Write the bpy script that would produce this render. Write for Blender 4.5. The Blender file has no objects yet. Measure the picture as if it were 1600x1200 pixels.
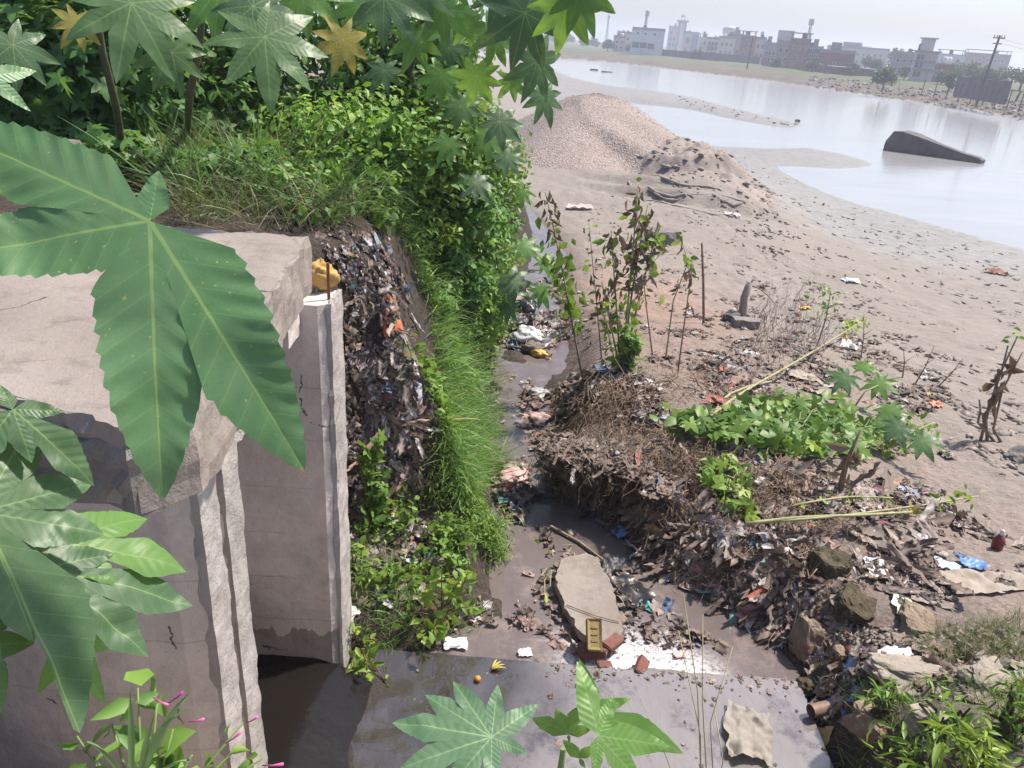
import bpy, math, random
import numpy as np
from mathutils import Vector, Matrix
random.seed(7)
RNG = np.random.default_rng(11)
S = bpy.context.scene
COL = S.collection

# ---------------------------------------------------------------- camera, sky, sun, exposure
CAM_H, FPX, PITCH, ROLL = 6.0, 1200.0, math.radians(24.5), math.radians(4.0)
_f = np.array([0, math.cos(PITCH), -math.sin(PITCH)])
_r = np.array([1.0, 0, 0]); _u = np.array([0, math.sin(PITCH), math.cos(PITCH)])
_R = _r*math.cos(ROLL) + _u*math.sin(ROLL)
_U = -_r*math.sin(ROLL) + _u*math.cos(ROLL)
_C = np.array([0.0, 0, CAM_H])
cam = bpy.data.cameras.new('camera'); camo = bpy.data.objects.new('camera', cam); COL.objects.link(camo)
cam.sensor_width = 36.0; cam.lens = 36.0*FPX/1600.0; cam.clip_start = 0.05; cam.clip_end = 6000
m = Matrix((( _R[0], _U[0], -_f[0], 0), (_R[1], _U[1], -_f[1], 0), (_R[2], _U[2], -_f[2], CAM_H), (0, 0, 0, 1)))
camo.matrix_world = m
S.camera = camo

SUN_EL, SUN_AZ = math.radians(58), math.radians(62)      # azimuth measured from +Y towards +X
w = bpy.data.worlds.new('World'); S.world = w; w.use_nodes = True
nt = w.node_tree; bg = nt.nodes['Background']
sky = nt.nodes.new('ShaderNodeTexSky'); sky.sky_type = 'NISHITA'; sky.sun_disc = False
sky.sun_elevation = SUN_EL; sky.sun_rotation = SUN_AZ
sky.air_density = 1.0; sky.dust_density = 2.6; sky.ozone_density = 4.0; sky.altitude = 80
nt.links.new(sky.outputs[0], bg.inputs[0]); bg.inputs[1].default_value = 0.112
sl = bpy.data.lights.new('sun', 'SUN'); sl.energy = 4.3; sl.angle = math.radians(2.5); sl.color = (1.0, 0.91, 0.80)
so = bpy.data.objects.new('sun', sl); COL.objects.link(so)
sd = Vector((math.sin(SUN_AZ)*math.cos(SUN_EL), math.cos(SUN_AZ)*math.cos(SUN_EL), math.sin(SUN_EL)))
so.rotation_euler = sd.to_track_quat('Z', 'Y').to_euler(); so.location = (30, 20, 60)
S.view_settings.view_transform = 'Standard'; S.view_settings.look = 'None'
S.view_settings.exposure = 0.84; S.view_settings.gamma = 1.0; S.view_settings.use_curve_mapping = False
S.render.engine = 'CYCLES'
cy = S.cycles
cy.use_denoising = True
cy.max_bounces = 6; cy.diffuse_bounces = 3; cy.glossy_bounces = 3; cy.transmission_bounces = 4; cy.transparent_max_bounces = 6
cy.volume_bounces = 1; cy.sample_clamp_indirect = 6.0; cy.caustics_reflective = False; cy.caustics_refractive = False

# ---------------------------------------------------------------- helpers
def ray(px, py):
    px = np.asarray(px, float); py = np.asarray(py, float)
    return _f*FPX + np.multiply.outer(px-800, _R) - np.multiply.outer(py-600, _U)
def P(px, py, z=None, y=None, d=None):
    """world point seen at photo pixel (px,py) at height z, or at depth y, or at axial distance d"""
    v = ray(px, py)
    if z is not None: k = (z-CAM_H)/v[..., 2]
    elif y is not None: k = y/v[..., 1]
    else: k = np.asarray(d/FPX)*np.ones(v.shape[:-1])
    return _C + v*np.asarray(k)[..., None]

def _hash(ix, iy, seed):
    h = (ix.astype(np.int64)*374761393 + iy.astype(np.int64)*668265263 + seed*1274126177) & 0x7fffffff
    h = ((h ^ (h >> 13))*1274126177) & 0x7fffffff
    return ((h ^ (h >> 16)) & 0xffff)/65535.0
def vnoise(x, y, seed=0):
    x = np.asarray(x, float); y = np.asarray(y, float)
    ix = np.floor(x); iy = np.floor(y); fx = x-ix; fy = y-iy
    fx = fx*fx*(3-2*fx); fy = fy*fy*(3-2*fy)
    a = _hash(ix, iy, seed); b = _hash(ix+1, iy, seed); c = _hash(ix, iy+1, seed); d = _hash(ix+1, iy+1, seed)
    return (a*(1-fx)+b*fx)*(1-fy) + (c*(1-fx)+d*fx)*fy - 0.5
def fbm(x, y, seed=0, oct=4):
    s = 0; a = 1.0
    for o in range(oct):
        s = s + a*vnoise(np.asarray(x)*2**o, np.asarray(y)*2**o, seed+o*17); a *= 0.5
    return s
def sst(a, b, x):
    t = np.clip((x-a)/(b-a), 0, 1); return t*t*(3-2*t)

def mk(name, V, F, mat=None, parent=None, smooth=False, attrs=None, mats=None, midx=None):
    """one mesh object from arrays; F is an (n,k) array or a list of such arrays / of index lists"""
    me = bpy.data.meshes.new(name)
    V = np.asarray(V, np.float32)
    if isinstance(F, np.ndarray): F = [F]
    if len(F) and isinstance(F[0], np.ndarray):
        F = [np.asarray(f, np.int32) for f in F if len(f)]
        tot = np.concatenate([np.full(len(f), f.shape[1], np.int32) for f in F])
        idx = np.concatenate([f.ravel() for f in F])
        me.vertices.add(len(V)); me.vertices.foreach_set('co', V.ravel())
        me.loops.add(len(idx)); me.loops.foreach_set('vertex_index', idx)
        me.polygons.add(len(tot)); me.polygons.foreach_set('loop_start', np.concatenate([[0], np.cumsum(tot)[:-1]]).astype(np.int32))
        me.polygons.foreach_set('loop_total', tot)
    else:
        me.from_pydata([tuple(v) for v in V.tolist()], [], [tuple(f) for f in F])
    for mm in (mats or ([mat] if mat else [])): me.materials.append(mm)
    if midx is not None: me.polygons.foreach_set('material_index', np.asarray(midx, np.int32))
    if attrs:
        for k, a in attrs.items():
            a = np.asarray(a, np.float32)
            if a.ndim == 1:
                at = me.attributes.new(k, 'FLOAT', 'POINT'); at.data.foreach_set('value', a)
            elif a.shape[1] == 3:
                at = me.attributes.new(k, 'FLOAT_VECTOR', 'POINT'); at.data.foreach_set('vector', a.ravel())
    me.update(calc_edges=True)
    me.validate()
    if smooth: me.polygons.foreach_set('use_smooth', np.ones(len(me.polygons), bool))
    o = bpy.data.objects.new(name, me); COL.objects.link(o)
    if parent is not None: o.parent = parent
    return o
def tag(o, label=None, cat=None, group=None, kind=None):
    if label: o['label'] = label
    if cat: o['category'] = cat
    if group: o['group'] = group
    if kind: o['kind'] = kind
    return o
def empty(name, loc=(0, 0, 0), rz=0.0):
    o = bpy.data.objects.new(name, None); COL.objects.link(o); o.empty_display_size = 0.1
    o.location = tuple(float(v) for v in loc); o.rotation_euler = (0, 0, rz); return o
def same(o, name, parent=None, loc=None, rot=None, scale=None):
    c = bpy.data.objects.new(name, o.data); COL.objects.link(c)
    if parent is not None: c.parent = parent
    if loc is not None: c.location = tuple(float(v) for v in loc)
    if rot is not None: c.rotation_euler = rot
    if scale is not None: c.scale = scale if hasattr(scale, '__len__') else (scale,)*3
    return c

class MB:
    """collects pieces of ONE part"""
    def __init__(s): s.V = []; s.F = []; s.n = 0; s.A = []
    def add(s, V, F, a=0.5):
        V = np.asarray(V, float); s.V.append(V); F = [list(map(int, np.asarray(f)+s.n)) for f in F]
        s.F += F; s.n += len(V); s.A.append(np.full(len(V), a)); return s
    def box(s, c, d, rz=0.0, a=0.5, taper=1.0):
        x, y, z = [v/2 for v in d]
        V = np.array([[sx*x*(taper if sz > 0 else 1), sy*y*(taper if sz > 0 else 1), sz*z] for sz in (-1, 1) for sx, sy in ((-1, -1), (1, -1), (1, 1), (-1, 1))])
        cr, sr = math.cos(rz), math.sin(rz)
        V = np.stack([V[:, 0]*cr-V[:, 1]*sr, V[:, 0]*sr+V[:, 1]*cr, V[:, 2]], 1) + np.asarray(c, float)
        return s.add(V, [(0, 3, 2, 1), (4, 5, 6, 7), (0, 1, 5, 4), (1, 2, 6, 5), (2, 3, 7, 6), (3, 0, 4, 7)], a)
    def tube(s, pts, rad, n=6, a=0.5, cap=True):
        V, F = tube(pts, rad, n, cap); return s.add(V, F, a)
    def build(s, name, mat, parent=None, smooth=False):
        return mk(name, np.concatenate(s.V), s.F, mat, parent, smooth, {'rnd': np.concatenate(s.A)})

def tube(pts, rad, n=6, cap=True):
    pts = np.asarray(pts, float); m_ = len(pts)
    rad = np.broadcast_to(np.asarray(rad, float), (m_,))
    T = np.gradient(pts, axis=0); T /= np.linalg.norm(T, axis=1, keepdims=True)+1e-9
    ref = np.array([0, 0, 1.0]) if abs(T[0, 2]) < 0.9 else np.array([1.0, 0, 0])
    V = []
    N = np.cross(T[0], ref); N /= np.linalg.norm(N)
    for i in range(m_):
        N = N - T[i]*np.dot(N, T[i]); N /= np.linalg.norm(N)+1e-9
        B = np.cross(T[i], N)
        for k in range(n):
            a = 2*math.pi*k/n; V.append(pts[i]+rad[i]*(math.cos(a)*N+math.sin(a)*B))
    F = [(i*n+k, i*n+(k+1) % n, (i+1)*n+(k+1) % n, (i+1)*n+k) for i in range(m_-1) for k in range(n)]
    if cap: F += [tuple(range(n-1, -1, -1)), tuple((m_-1)*n+k for k in range(n))]
    return np.array(V), F
def curve(a, b, sag=0.0, n=8, wob=0.0, seed=0):
    a = np.asarray(a, float); b = np.asarray(b, float); t = np.linspace(0, 1, n)[:, None]
    p = a*(1-t)+b*t; p[:, 2] += (sag*4*t*(1-t))[:, 0]
    if wob:
        r = np.random.default_rng(seed); p[1:-1] += r.normal(0, wob, (n-2, 3))
    return p

def frames(N, T):
    """rotation matrices with columns (t, b, n) from normals and rough tangents"""
    N = N/np.linalg.norm(N, axis=1, keepdims=True)
    T = T - N*np.sum(T*N, 1, keepdims=True); T = T/(np.linalg.norm(T, axis=1, keepdims=True)+1e-9)
    B = np.cross(N, T)
    return np.stack([T, B, N], 2)
def scatter(name, temps, O, M, mat, parent=None, rnd=None, smooth=False, kind=None, extra=None):
    """many copies of small shapes as ONE mesh; temps: list of (V,F array, attr lf or None)"""
    n = len(O); pick = RNG.integers(0, len(temps), n)
    rnd = RNG.random(n) if rnd is None else rnd
    Vs, Fs, As, Ls = [], [], [], []; off = 0
    for k, t in enumerate(temps):
        I = np.nonzero(pick == k)[0]
        if not len(I): continue
        TV, TF = t[0], t[1]
        V = np.einsum('nij,vj->nvi', M[I], TV)+O[I][:, None, :]
        F = (TF[None]+(np.arange(len(I))*len(TV))[:, None, None]+off).reshape(-1, TF.shape[1])
        Vs.append(V.reshape(-1, 3)); Fs.append(F); As.append(np.repeat(rnd[I], len(TV)))
        Ls.append(np.tile(t[2], (len(I), 1)) if len(t) > 2 else np.zeros((len(I)*len(TV), 3)))
        off += len(I)*len(TV)
    o = mk(name, np.concatenate(Vs), Fs, mat, parent, smooth, {'rnd': np.concatenate(As), 'lf': np.concatenate(Ls)})
    if kind: o['kind'] = kind
    return o

# ---------------------------------------------------------------- materials
MATS = {}
class NG:
    def __init__(s, name):
        s.m = bpy.data.materials.new(name); s.m.use_nodes = True; s.t = s.m.node_tree; s.N = s.t.nodes; s.L = s.t.links
        s.b = s.N['Principled BSDF']; s.out = s.N['Material Output']
    def n(s, kind, **kw):
        x = s.N.new(kind)
        for k, v in kw.items():
            if k.startswith('i_'): x.inputs[int(k[2:]) if k[2:].isdigit() else k[2:].replace('_', ' ')].default_value = v
            else: setattr(x, k, v)
        return x
    def link(s, a, b): s.L.new(a, b)
    def attr(s, name, out='Fac'):
        x = s.n('ShaderNodeAttribute', attribute_name=name); return x.outputs[out]
    def coord(s, kind='Position'):
        if kind == 'Position': return s.n('ShaderNodeNewGeometry').outputs['Position']
        return s.n('ShaderNodeTexCoord').outputs[kind]
    def noise(s, scale, detail=4, rough=0.6, vec=None, out=0):
        x = s.n('ShaderNodeTexNoise'); x.inputs['Scale'].default_value = scale; x.inputs['Detail'].default_value = detail; x.inputs['Roughness'].default_value = rough
        s.link(vec if vec is not None else s.coord(), x.inputs['Vector']); return x.outputs[out]
    def ramp(s, fac, stops, interp='LINEAR'):
        x = s.n('ShaderNodeValToRGB'); e = x.color_ramp.elements; x.color_ramp.interpolation = interp
        while len(e) < len(stops): e.new(0.5)
        for el, (p_, c) in zip(e, stops): el.position = p_; el.color = (*c, 1) if len(c) == 3 else c
        s.link(fac, x.inputs[0]); return x.outputs[0]
    def mix(s, fac, a, b, mode='MIX'):
        x = s.n('ShaderNodeMix', data_type='RGBA', blend_type=mode)
        for v, i in ((fac, 0), (a, 6), (b, 7)):
            if hasattr(v, 'is_linked') or hasattr(v, 'links'): s.link(v, x.inputs[i])
            else: x.inputs[i].default_value = v if i == 0 else ((*v, 1) if len(v) == 3 else v)
        return x.outputs[2]
    def math(s, op, a, b=None, clamp=False):
        x = s.n('ShaderNodeMath', operation=op, use_clamp=clamp)
        for v, i in ((a, 0), (b, 1)):
            if v is None: continue
            if hasattr(v, 'links'): s.link(v, x.inputs[i])
            else: x.inputs[i].default_value = v
        return x.outputs[0]
    def bump(s, h, strength=0.5, dist=0.02, normal=None):
        x = s.n('ShaderNodeBump'); x.inputs['Strength'].default_value = strength; x.inputs['Distance'].default_value = dist
        s.link(h, x.inputs['Height'])
        if normal is not None: s.link(normal, x.inputs['Normal'])
        s.link(x.outputs[0], s.b.inputs['Normal']); return x.outputs[0]
    def base(s, c):
        if hasattr(c, 'links'): s.link(c, s.b.inputs['Base Color'])
        else: s.b.inputs['Base Color'].default_value = (*c, 1)
    def rough(s, v):
        if hasattr(v, 'links'): s.link(v, s.b.inputs['Roughness'])
        else: s.b.inputs['Roughness'].default_value = v
    def spec(s, v): s.b.inputs['Specular IOR Level'].default_value = v
    def translucent(s, color, fac):
        t = s.n('ShaderNodeBsdfTranslucent'); x = s.n('ShaderNodeMixShader')
        if hasattr(color, 'links'): s.link(color, t.inputs[0])
        else: t.inputs[0].default_value = (*color, 1)
        if hasattr(fac, 'links'): s.link(fac, x.inputs[0])
        else: x.inputs[0].default_value = fac
        s.link(s.b.outputs[0], x.inputs[1]); s.link(t.outputs[0], x.inputs[2]); s.link(x.outputs[0], s.out.inputs[0])

def simple(name, col, rough=0.75, var=0.25, scale=9.0, bump=0.0, spec=0.3, metal=0.0, dirt=None, obj=True):
    """plain weathered surface: colour with noise variation, optional dirt patches and relief"""
    if name in MATS: return MATS[name]
    g = NG(name); vec = g.coord('Object') if obj else g.coord()
    n1 = g.noise(scale, 5, 0.65, vec)
    c = np.array(col)
    cc = g.ramp(n1, [(0.25, tuple(c*(1-var))), (0.5, tuple(c)), (0.75, tuple(np.minimum(c*(1+var), 0.95)))])
    if dirt is not None:
        n2 = g.noise(scale*0.37, 6, 0.7, vec)
        cc = g.mix(g.ramp(n2, [(0.48, (0, 0, 0)), (0.66, (1, 1, 1))]), cc, dirt)
    g.base(cc); g.rough(rough); g.spec(spec); g.b.inputs['Metallic'].default_value = metal
    if bump: g.bump(g.noise(scale*4, 5, 0.7, vec), bump, 0.02)
    MATS[name] = g.m; return g.m

def leafmat(name, stops, trans=(0.25, 0.4, 0.05), tf=0.3, rough=0.45, vein=None, spots=False, tint=0.5):
    """leaf: colour by the per-leaf attribute rnd; veins from the leaf's own lobe coordinates in lf"""
    g = NG(name); r = g.attr('rnd')
    c = g.ramp(r, stops)
    if tint: c = g.mix(g.math('MULTIPLY', g.noise(14, 3), tint), c, (0.03, 0.07, 0.02), 'MIX')
    if vein is not None:
        sep = g.n('ShaderNodeSeparateXYZ'); g.link(g.attr('lf', 'Vector'), sep.inputs[0])
        ax, ay = sep.outputs[0], g.math('ABSOLUTE', sep.outputs[1])
        wdt = g.math('SUBTRACT', 0.0075, g.math('MULTIPLY', ax, 0.006))
        mid = g.math('GREATER_THAN', wdt, ay)
        soft = g.math('SUBTRACT', 1.0, g.math('DIVIDE', ay, 0.03), True)
        ph = g.math('FRACT', g.math('ADD', g.math('MULTIPLY', g.math('SUBTRACT', ax, g.math('MULTIPLY', ay, 0.75)), 10.0), 0.0))
        side = g.math('LESS_THAN', g.math('ABSOLUTE', g.math('SUBTRACT', ph, 0.5)), 0.03)
        side = g.math('MULTIPLY', side, g.math('GREATER_THAN', ax, 0.1))
        # fine net of small veins, and a slightly paler zone along each main vein
        vo = g.n('ShaderNodeTexVoronoi', feature='DISTANCE_TO_EDGE'); vo.inputs['Scale'].default_value = 55
        g.link(g.attr('lf', 'Vector'), vo.inputs['Vector'])
        net = g.math('LESS_THAN', vo.outputs[0], 0.05)
        c = g.mix(g.math('MULTIPLY', net, 0.09), c, vein)
        c = g.mix(g.math('MULTIPLY', side, 0.22), c, vein)
        c = g.mix(g.math('MULTIPLY', soft, 0.15), c, vein)
        c = g.mix(g.math('MULTIPLY', mid, 0.75), c, vein)
        hgt = g.math('ADD', g.math('MULTIPLY', g.math('COSINE', g.math('MULTIPLY', ph, 6.2832)), 0.5), g.math('MULTIPLY', vo.outputs[0], 0.25))
        g.bump(hgt, 0.14, 0.003)
    if spots:
        n2 = g.noise(38, 2, 0.5, g.attr('lf', 'Vector'))
        c = g.mix(g.ramp(n2, [(0.70, (0, 0, 0)), (0.74, (1, 1, 1))]), c, (0.42, 0.36, 0.10))
        n3 = g.noise(5.5, 3, 0.6, g.attr('lf', 'Vector'))
        c = g.mix(g.ramp(n3, [(0.72, (0, 0, 0)), (0.78, (1, 1, 1))]), c, (0.34, 0.26, 0.08))
    if vein is not None:
        c = g.mix(g.math('MULTIPLY', g.ramp(g.noise(2.3, 5, .7, g.attr('lf', 'Vector')), [(.35, (0, 0, 0)), (.65, (1, 1, 1))]), .35), c, (0.16, 0.22, 0.13))
    if spots:
        sp2 = g.n('ShaderNodeSeparateXYZ'); g.link(g.attr('lf', 'Vector'), sp2.inputs[0])
        nec = g.math('ADD', sp2.outputs[0], g.math('MULTIPLY', g.noise(11, 4, .7, g.attr('lf', 'Vector')), .5))
        c = g.mix(g.ramp(nec, [(.0, (0, 0, 0)), (1.0, (0, 0, 0))]) if False else g.math('GREATER_THAN', nec, 1.235), c, (0.36, 0.25, 0.10))
    g.base(c); g.rough(rough); g.spec(0.35)
    g.translucent(g.mix(0.5, c, trans), tf)
    MATS[name] = g.m; return g.m
# ================================================================ TERRAIN
def poly_px(pts, z=0.0): return P(np.array([p[0] for p in pts]), np.array([p[1] for p in pts]), z=z)[:, :2]
RIVER = poly_px([(500, 55), (700, 74), (835, 88), (900, 93), (960, 98), (1000, 102), (1100, 114), (1200, 126), (1300, 140), (1400, 154), (1500, 169), (1600, 186), (1750, 214), (2200, 300),
                 (2300, 600), (1750, 440), (1600, 390), (1540, 374), (1480, 357), (1430, 343), (1385, 330), (1340, 319), (1290, 301), (1250, 283), (1222, 268), (1215, 260),
                 (1260, 261), (1310, 264), (1345, 262), (1367, 258), (1345, 249), (1310, 239), (1260, 231), (1200, 232), (1120, 229), (1060, 222), (1040, 212), (1015, 188), (985, 161),
                 (1030, 165), (1080, 171), (1120, 181), (1160, 189), (1210, 198), (1242, 200), (1254, 196), (1225, 187), (1180, 177), (1130, 165), (1085, 153), (1040, 146), (980, 140), (930, 131),
                 (890, 120), (862, 108), (838, 99), (760, 92), (500, 76)])
def sdist(x, y, poly):
    """signed distance: positive inside"""
    d = np.full(x.shape, 1e9); ins = np.zeros(x.shape, bool); n = len(poly)
    for i in range(n):
        a = poly[i]; b = poly[(i+1) % n]; e = b-a; L2 = e@e+1e-12
        t = np.clip(((x-a[0])*e[0]+(y-a[1])*e[1])/L2, 0, 1)
        d = np.minimum(d, (x-a[0]-t*e[0])**2+(y-a[1]-t*e[1])**2)
        c = ((a[1] > y) != (b[1] > y)) & (x < (b[0]-a[0])*(y-a[1])/((b[1]-a[1]) if b[1] != a[1] else 1e-9)+a[0])
        ins ^= c
    return np.where(ins, 1, -1)*np.sqrt(d)
# drain edges as functions of y, water level
LY = [0.0, 3.85, 4.1, 4.5, 5.2, 6.1, 7.5, 9.3, 11.0, 12.7, 14.5, 17.0, 20.5, 30]
LX = [-0.95, -0.95, -0.45, -0.05, -0.02, -0.08, -0.22, -0.35, -0.28, -0.10, 0.1, 0.36, 0.1, -1.5]
RY = [0.0, 3.0, 4.05, 4.3, 4.6, 4.9, 5.2, 5.5, 5.9, 6.1, 6.3, 6.55, 7.4, 8.7, 10.5, 13, 16.3, 20.5, 30]
RX = [2.0, 2.05, 2.10, 2.02, 1.80, 1.42, 1.12, 1.0, 1.1, 1.0, 0.55, 0.30, 0.25, 0.35, 0.55, 0.45, 0.70, 0.05, -1.7]
def zw(y): return np.interp(y, [3.5, 4.5, 6.5, 9, 17, 30], [2.04, 2.02, 1.98, 1.9, 1.7, 1.4])
# control points: photo pixel and height above the river
CP = [(1150, 700, 2.6), (1050, 660, 2.65), (1000, 620, 2.6), (975, 575, 2.5), (900, 640, 2.35), (1100, 600, 2.35), (1050, 540, 2.2), (930, 470, 1.95), (1100, 505, 1.9), (1165, 500, 1.9), (1200, 600, 2.3),
      (1300, 640, 2.3), (1260, 560, 2.1), (1350, 540, 1.95), (1250, 740, 2.5), (1170, 800, 2.42), (1280, 800, 2.45), (1400, 750, 2.2), (1480, 690, 2.0), (1560, 690, 2.0), (1590, 760, 2.1), (1500, 800, 2.15),
      (1250, 900, 2.3), (1320, 930, 2.35), (1420, 900, 2.3), (1560, 900, 2.35), (1350, 1050, 2.4), (1500, 1020, 2.45), (1590, 1000, 2.5), (1300, 1150, 2.35), (1450, 1120, 2.6), (1580, 1150, 2.8), (1500, 1200, 2.8), (1800, 1000, 2.6), (1800, 700, 2.1),
      (1000, 420, 1.75), (900, 350, 1.6), (950, 330, 1.65), (1050, 400, 1.65), (1200, 420, 1.55), (1150, 350, 1.6), (1050, 320, 1.65), (1000, 280, 1.55), (950, 260, 1.45), (860, 280, 1.4), (820, 330, 1.5),
      (1300, 470, 1.6), (1400, 500, 1.65), (1500, 560, 1.75), (1600, 600, 1.8), (1350, 430, 1.45), (1420, 460, 1.2), (1250, 400, 1.5), (1160, 320, 1.55), (1110, 285, 1.6), (1060, 240, 1.9), (1030, 240, 1.8), (1100, 255, 1.7), (1140, 290, 1.4),
      (1210, 330, 0.9), (1290, 380, 0.9), (1370, 420, 1.05), (1180, 270, 0.35), (1260, 330, 0.35), (1340, 370, 0.45), (1450, 420, 0.6), (1550, 450, 0.75), (1600, 500, 1.2), (1700, 560, 1.4), (1150, 245, 0.3), (1130, 238, .3),
      (820, 200, 1.0), (900, 160, .7), (850, 150, .6), (760, 200, 1.2), (700, 130, 1.0), (600, 100, 1.0)]
_cp = np.array([[*P(a, b, z=c)] for a, b, c in CP])
_A = np.sqrt(((_cp[:, None, :2]-_cp[None, :, :2])**2).sum(-1))
_w = np.linalg.solve(np.block([[_A, np.ones((len(_cp), 1))], [np.ones((1, len(_cp))), np.zeros((1, 1))]]), np.append(_cp[:, 2], 0))
def basez(x, y):
    out = np.full(x.shape, _w[-1])
    for i in range(len(_cp)): out = out+_w[i]*np.sqrt((x-_cp[i, 0])**2+(y-_cp[i, 1])**2)
    return np.clip(out, 0.15, 3.1)
_crest = P(np.array([1030, 1060, 1100, 1140]), np.array([238, 234, 250, 275]), z=1.7)[:, :2]
def terrain(x, y):
    """height plus material masks"""
    far = -sdist(x, y, RIVER)                      # >0 on land
    zl = basez(np.clip(x, -8, 60), np.clip(y, 2, 95))
    beyond = (far > 0) & (y > np.interp(x, [-50, 0.8, 24, 53, 66, 90], [270, 258, 225, 188, 108, 70])-8) & (y > 60)
    zland = np.where(beyond, 1.9-1.9*np.exp(-np.maximum(far, 0)/7.0)+0.25*fbm(x/9, y/9, 5)*sst(0, 6, far), 0)
    near = zl*(1-np.exp(-np.maximum(far, 0)/2.2))
    near = near + fbm(x/2.6, y/2.6, 3, 4)*0.10*sst(0.3, 4, far)
    # ridged arcs left by a digger round the sand heap
    dc = np.sqrt((x-_crest[1, 0])**2+((y-_crest[1, 1])*0.8)**2)
    arc = sst(1.0, 1.35, zl)*sst(2.5, 4.0, dc)*(1-sst(11, 14, dc))*sst(-3, 1, x-_crest[1, 0]*0.55)*(1-sst(40, 44, y))
    saw = (dc*0.40+0.5*fbm(x/4, y/4, 9)) % 1.0
    saw = np.where(saw < 0.8, saw/0.8, (1-saw)/0.2)
    near = near + arc*0.42*(saw-0.5)*sst(20, 24, y)
    # lumpy heap top
    dh = np.sqrt(((x-_crest[1, 0]-.6)/3.6)**2+((y-_crest[1, 1]+1)/4.2)**2)
    near = near + (1-sst(0.2, 1.0, dh))*0.3
    lump = sst(3.6, 6.5, y)*(1-sst(60, 90, y))
    near = near + np.abs(fbm(x*2.2, y*2.2, 31, 4))*0.07*(1-sst(20, 40, y)) + fbm(x*9, y*9, 41, 2)*0.02*(1-sst(13, 20, y))
    h = np.where(far > 0, np.where(beyond, zland, near), -0.12*np.minimum(-far, 8)-0.02)
    # left bank
    xl = np.interp(y, LY, LX); xr = np.interp(y, RY, RX); z0 = zw(y)
    xl = xl+0.08*fbm(y*1.3, y*0+3, 51); xr = xr+0.07*fbm(y*1.9, y*0+8, 52)
    yy = y+1.4*np.clip(-1.15-x, 0, 3)
    rB = np.interp(yy, [3.7, 4.1, 5.05, 5.3, 5.75, 7.0, 9, 14], [2.0, 2.2, 2.6, 3.1, 4.6, 4.75, 4.8, 4.75])
    rA = np.maximum(z0-0.02+2.3*(xl-x), -20)
    top = 4.75+0.08*np.clip(-x-1, 0, 6)
    k = 6.0
    bank = -np.log(np.exp(-k*rA)+np.exp(-k*rB)+np.exp(-k*top))/k
    bank = bank+0.16*np.abs(fbm(x*2.0, y*2.0, 61, 4))*sst(0.05, 0.5, xl-x)-0.05
    bank = bank*(1-sst(20, 34, y))+1.3*sst(20, 34, y)
    leftside = sst(-0.03, 0.05, xl-x)*(1-sst(34, 45, y))
    # apron zone under the bridge
    h = h*(1-leftside)+bank*leftside
    # drain carve
    inside = (x > xl-0.05) & (x < xr+0.9) & (y < 26)
    dR = x-xr
    bed = z0-np.where(y > 6.2, 0.055, 0.08)+0.15*fbm(x*1.9, y*1.5, 71, 4)
    steep = np.interp(y, [3, 4.0, 4.8, 5.5, 5.9, 6.1, 6.4, 7, 9, 12, 20], [0.25, 0.4, 0.95, 0.8, 0.3, 0.14, 0.16, 0.65, 0.8, 0.9, 1.2])
    t = sst(0.0, 1.0, dR/steep)
    ch = bed*(1-t)+h*t
    use = (x > xl-0.02) & (dR < steep*1.001) & (y < 26)
    h = np.where(use, np.where(dR > 0, ch, np.minimum(bed, h+9)), h)
    # sunk under the apron slab
    ap = (y < 4.0) & (x < 2.1) & (x > -6)
    h = np.where(ap, np.minimum(h, 1.5), h)
    # room under the sluice and its deck
    h = np.where((x < -1.02) & (y < 4.1), np.minimum(h, 1.5), h)
    # masks
    soilL = sst(-0.15, 0.02, xl-x)*(1-sst(30, 40, y))
    dd = np.where(x > xr, x-xr, 0)
    soilR = np.exp(-np.maximum(dd-0.1, 0)/np.interp(y, [3, 7, 9, 14, 22], [0.9, 1.0, .5, .4, .3]))*(1-sst(20, 26, y))
    soil = np.maximum(soilL, soilR*(x > xl))
    trash = sst(0, 1, 1.25-np.abs(x-2.4)/3.6)*(1-sst(10.5, 14.5, y+0.35*x))
    lowf = 1-sst(.7, 1.2, h)
    wet = np.where(beyond | (far < 0), 0, np.exp(-np.maximum(far-0.2, 0)/3.2)*sst(26, 32, y+0.4*x))
    wet = np.maximum(wet, 0.9*(1-sst(0.45, 1.0, h))*(~beyond)*sst(18, 26, y))
    clay = np.exp(-(((x-2.2)/1.5)**2+((y-12.2)/3.2)**2))
    grass = np.where(beyond, sst(6, 16, far+3*fbm(x/8, y/8, 81)), 0)
    return h, dict(soil=soil, trash=trash, wet=wet, clay=clay, grass=grass, farland=beyond.astype(float))

def axis(lo, hi, fine_lo, fine_hi, step, gl, gr):
    a = list(np.arange(fine_lo, fine_hi, step)); s = step
    while a[-1] < hi: s *= gr; a.append(a[-1]+s)
    b = []; s = step; v = fine_lo
    while v > lo: s *= gl; v -= s; b.append(v)
    return np.array(b[::-1]+a)
GX = axis(-700, 900, -2.2, 5.0, 0.035, 1.04, 1.0165)
GY = axis(-3, 3500, 3.0, 11.0, 0.035, 1.25, 1.0125)
XX, YY = np.meshgrid(GX, GY)
GZ, MASK = terrain(XX.ravel(), YY.ravel())
GZ = GZ.reshape(XX.shape)
def hgt(x, y):
    x = np.asarray(x, float); y = np.asarray(y, float)
    i = np.clip(np.searchsorted(GX, x)-1, 0, len(GX)-2); j = np.clip(np.searchsorted(GY, y)-1, 0, len(GY)-2)
    u = np.clip((x-GX[i])/(GX[i+1]-GX[i]), 0, 1); v = np.clip((y-GY[j])/(GY[j+1]-GY[j]), 0, 1)
    return (GZ[j, i]*(1-u)+GZ[j, i+1]*u)*(1-v)+(GZ[j+1, i]*(1-u)+GZ[j+1, i+1]*u)*v
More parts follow.
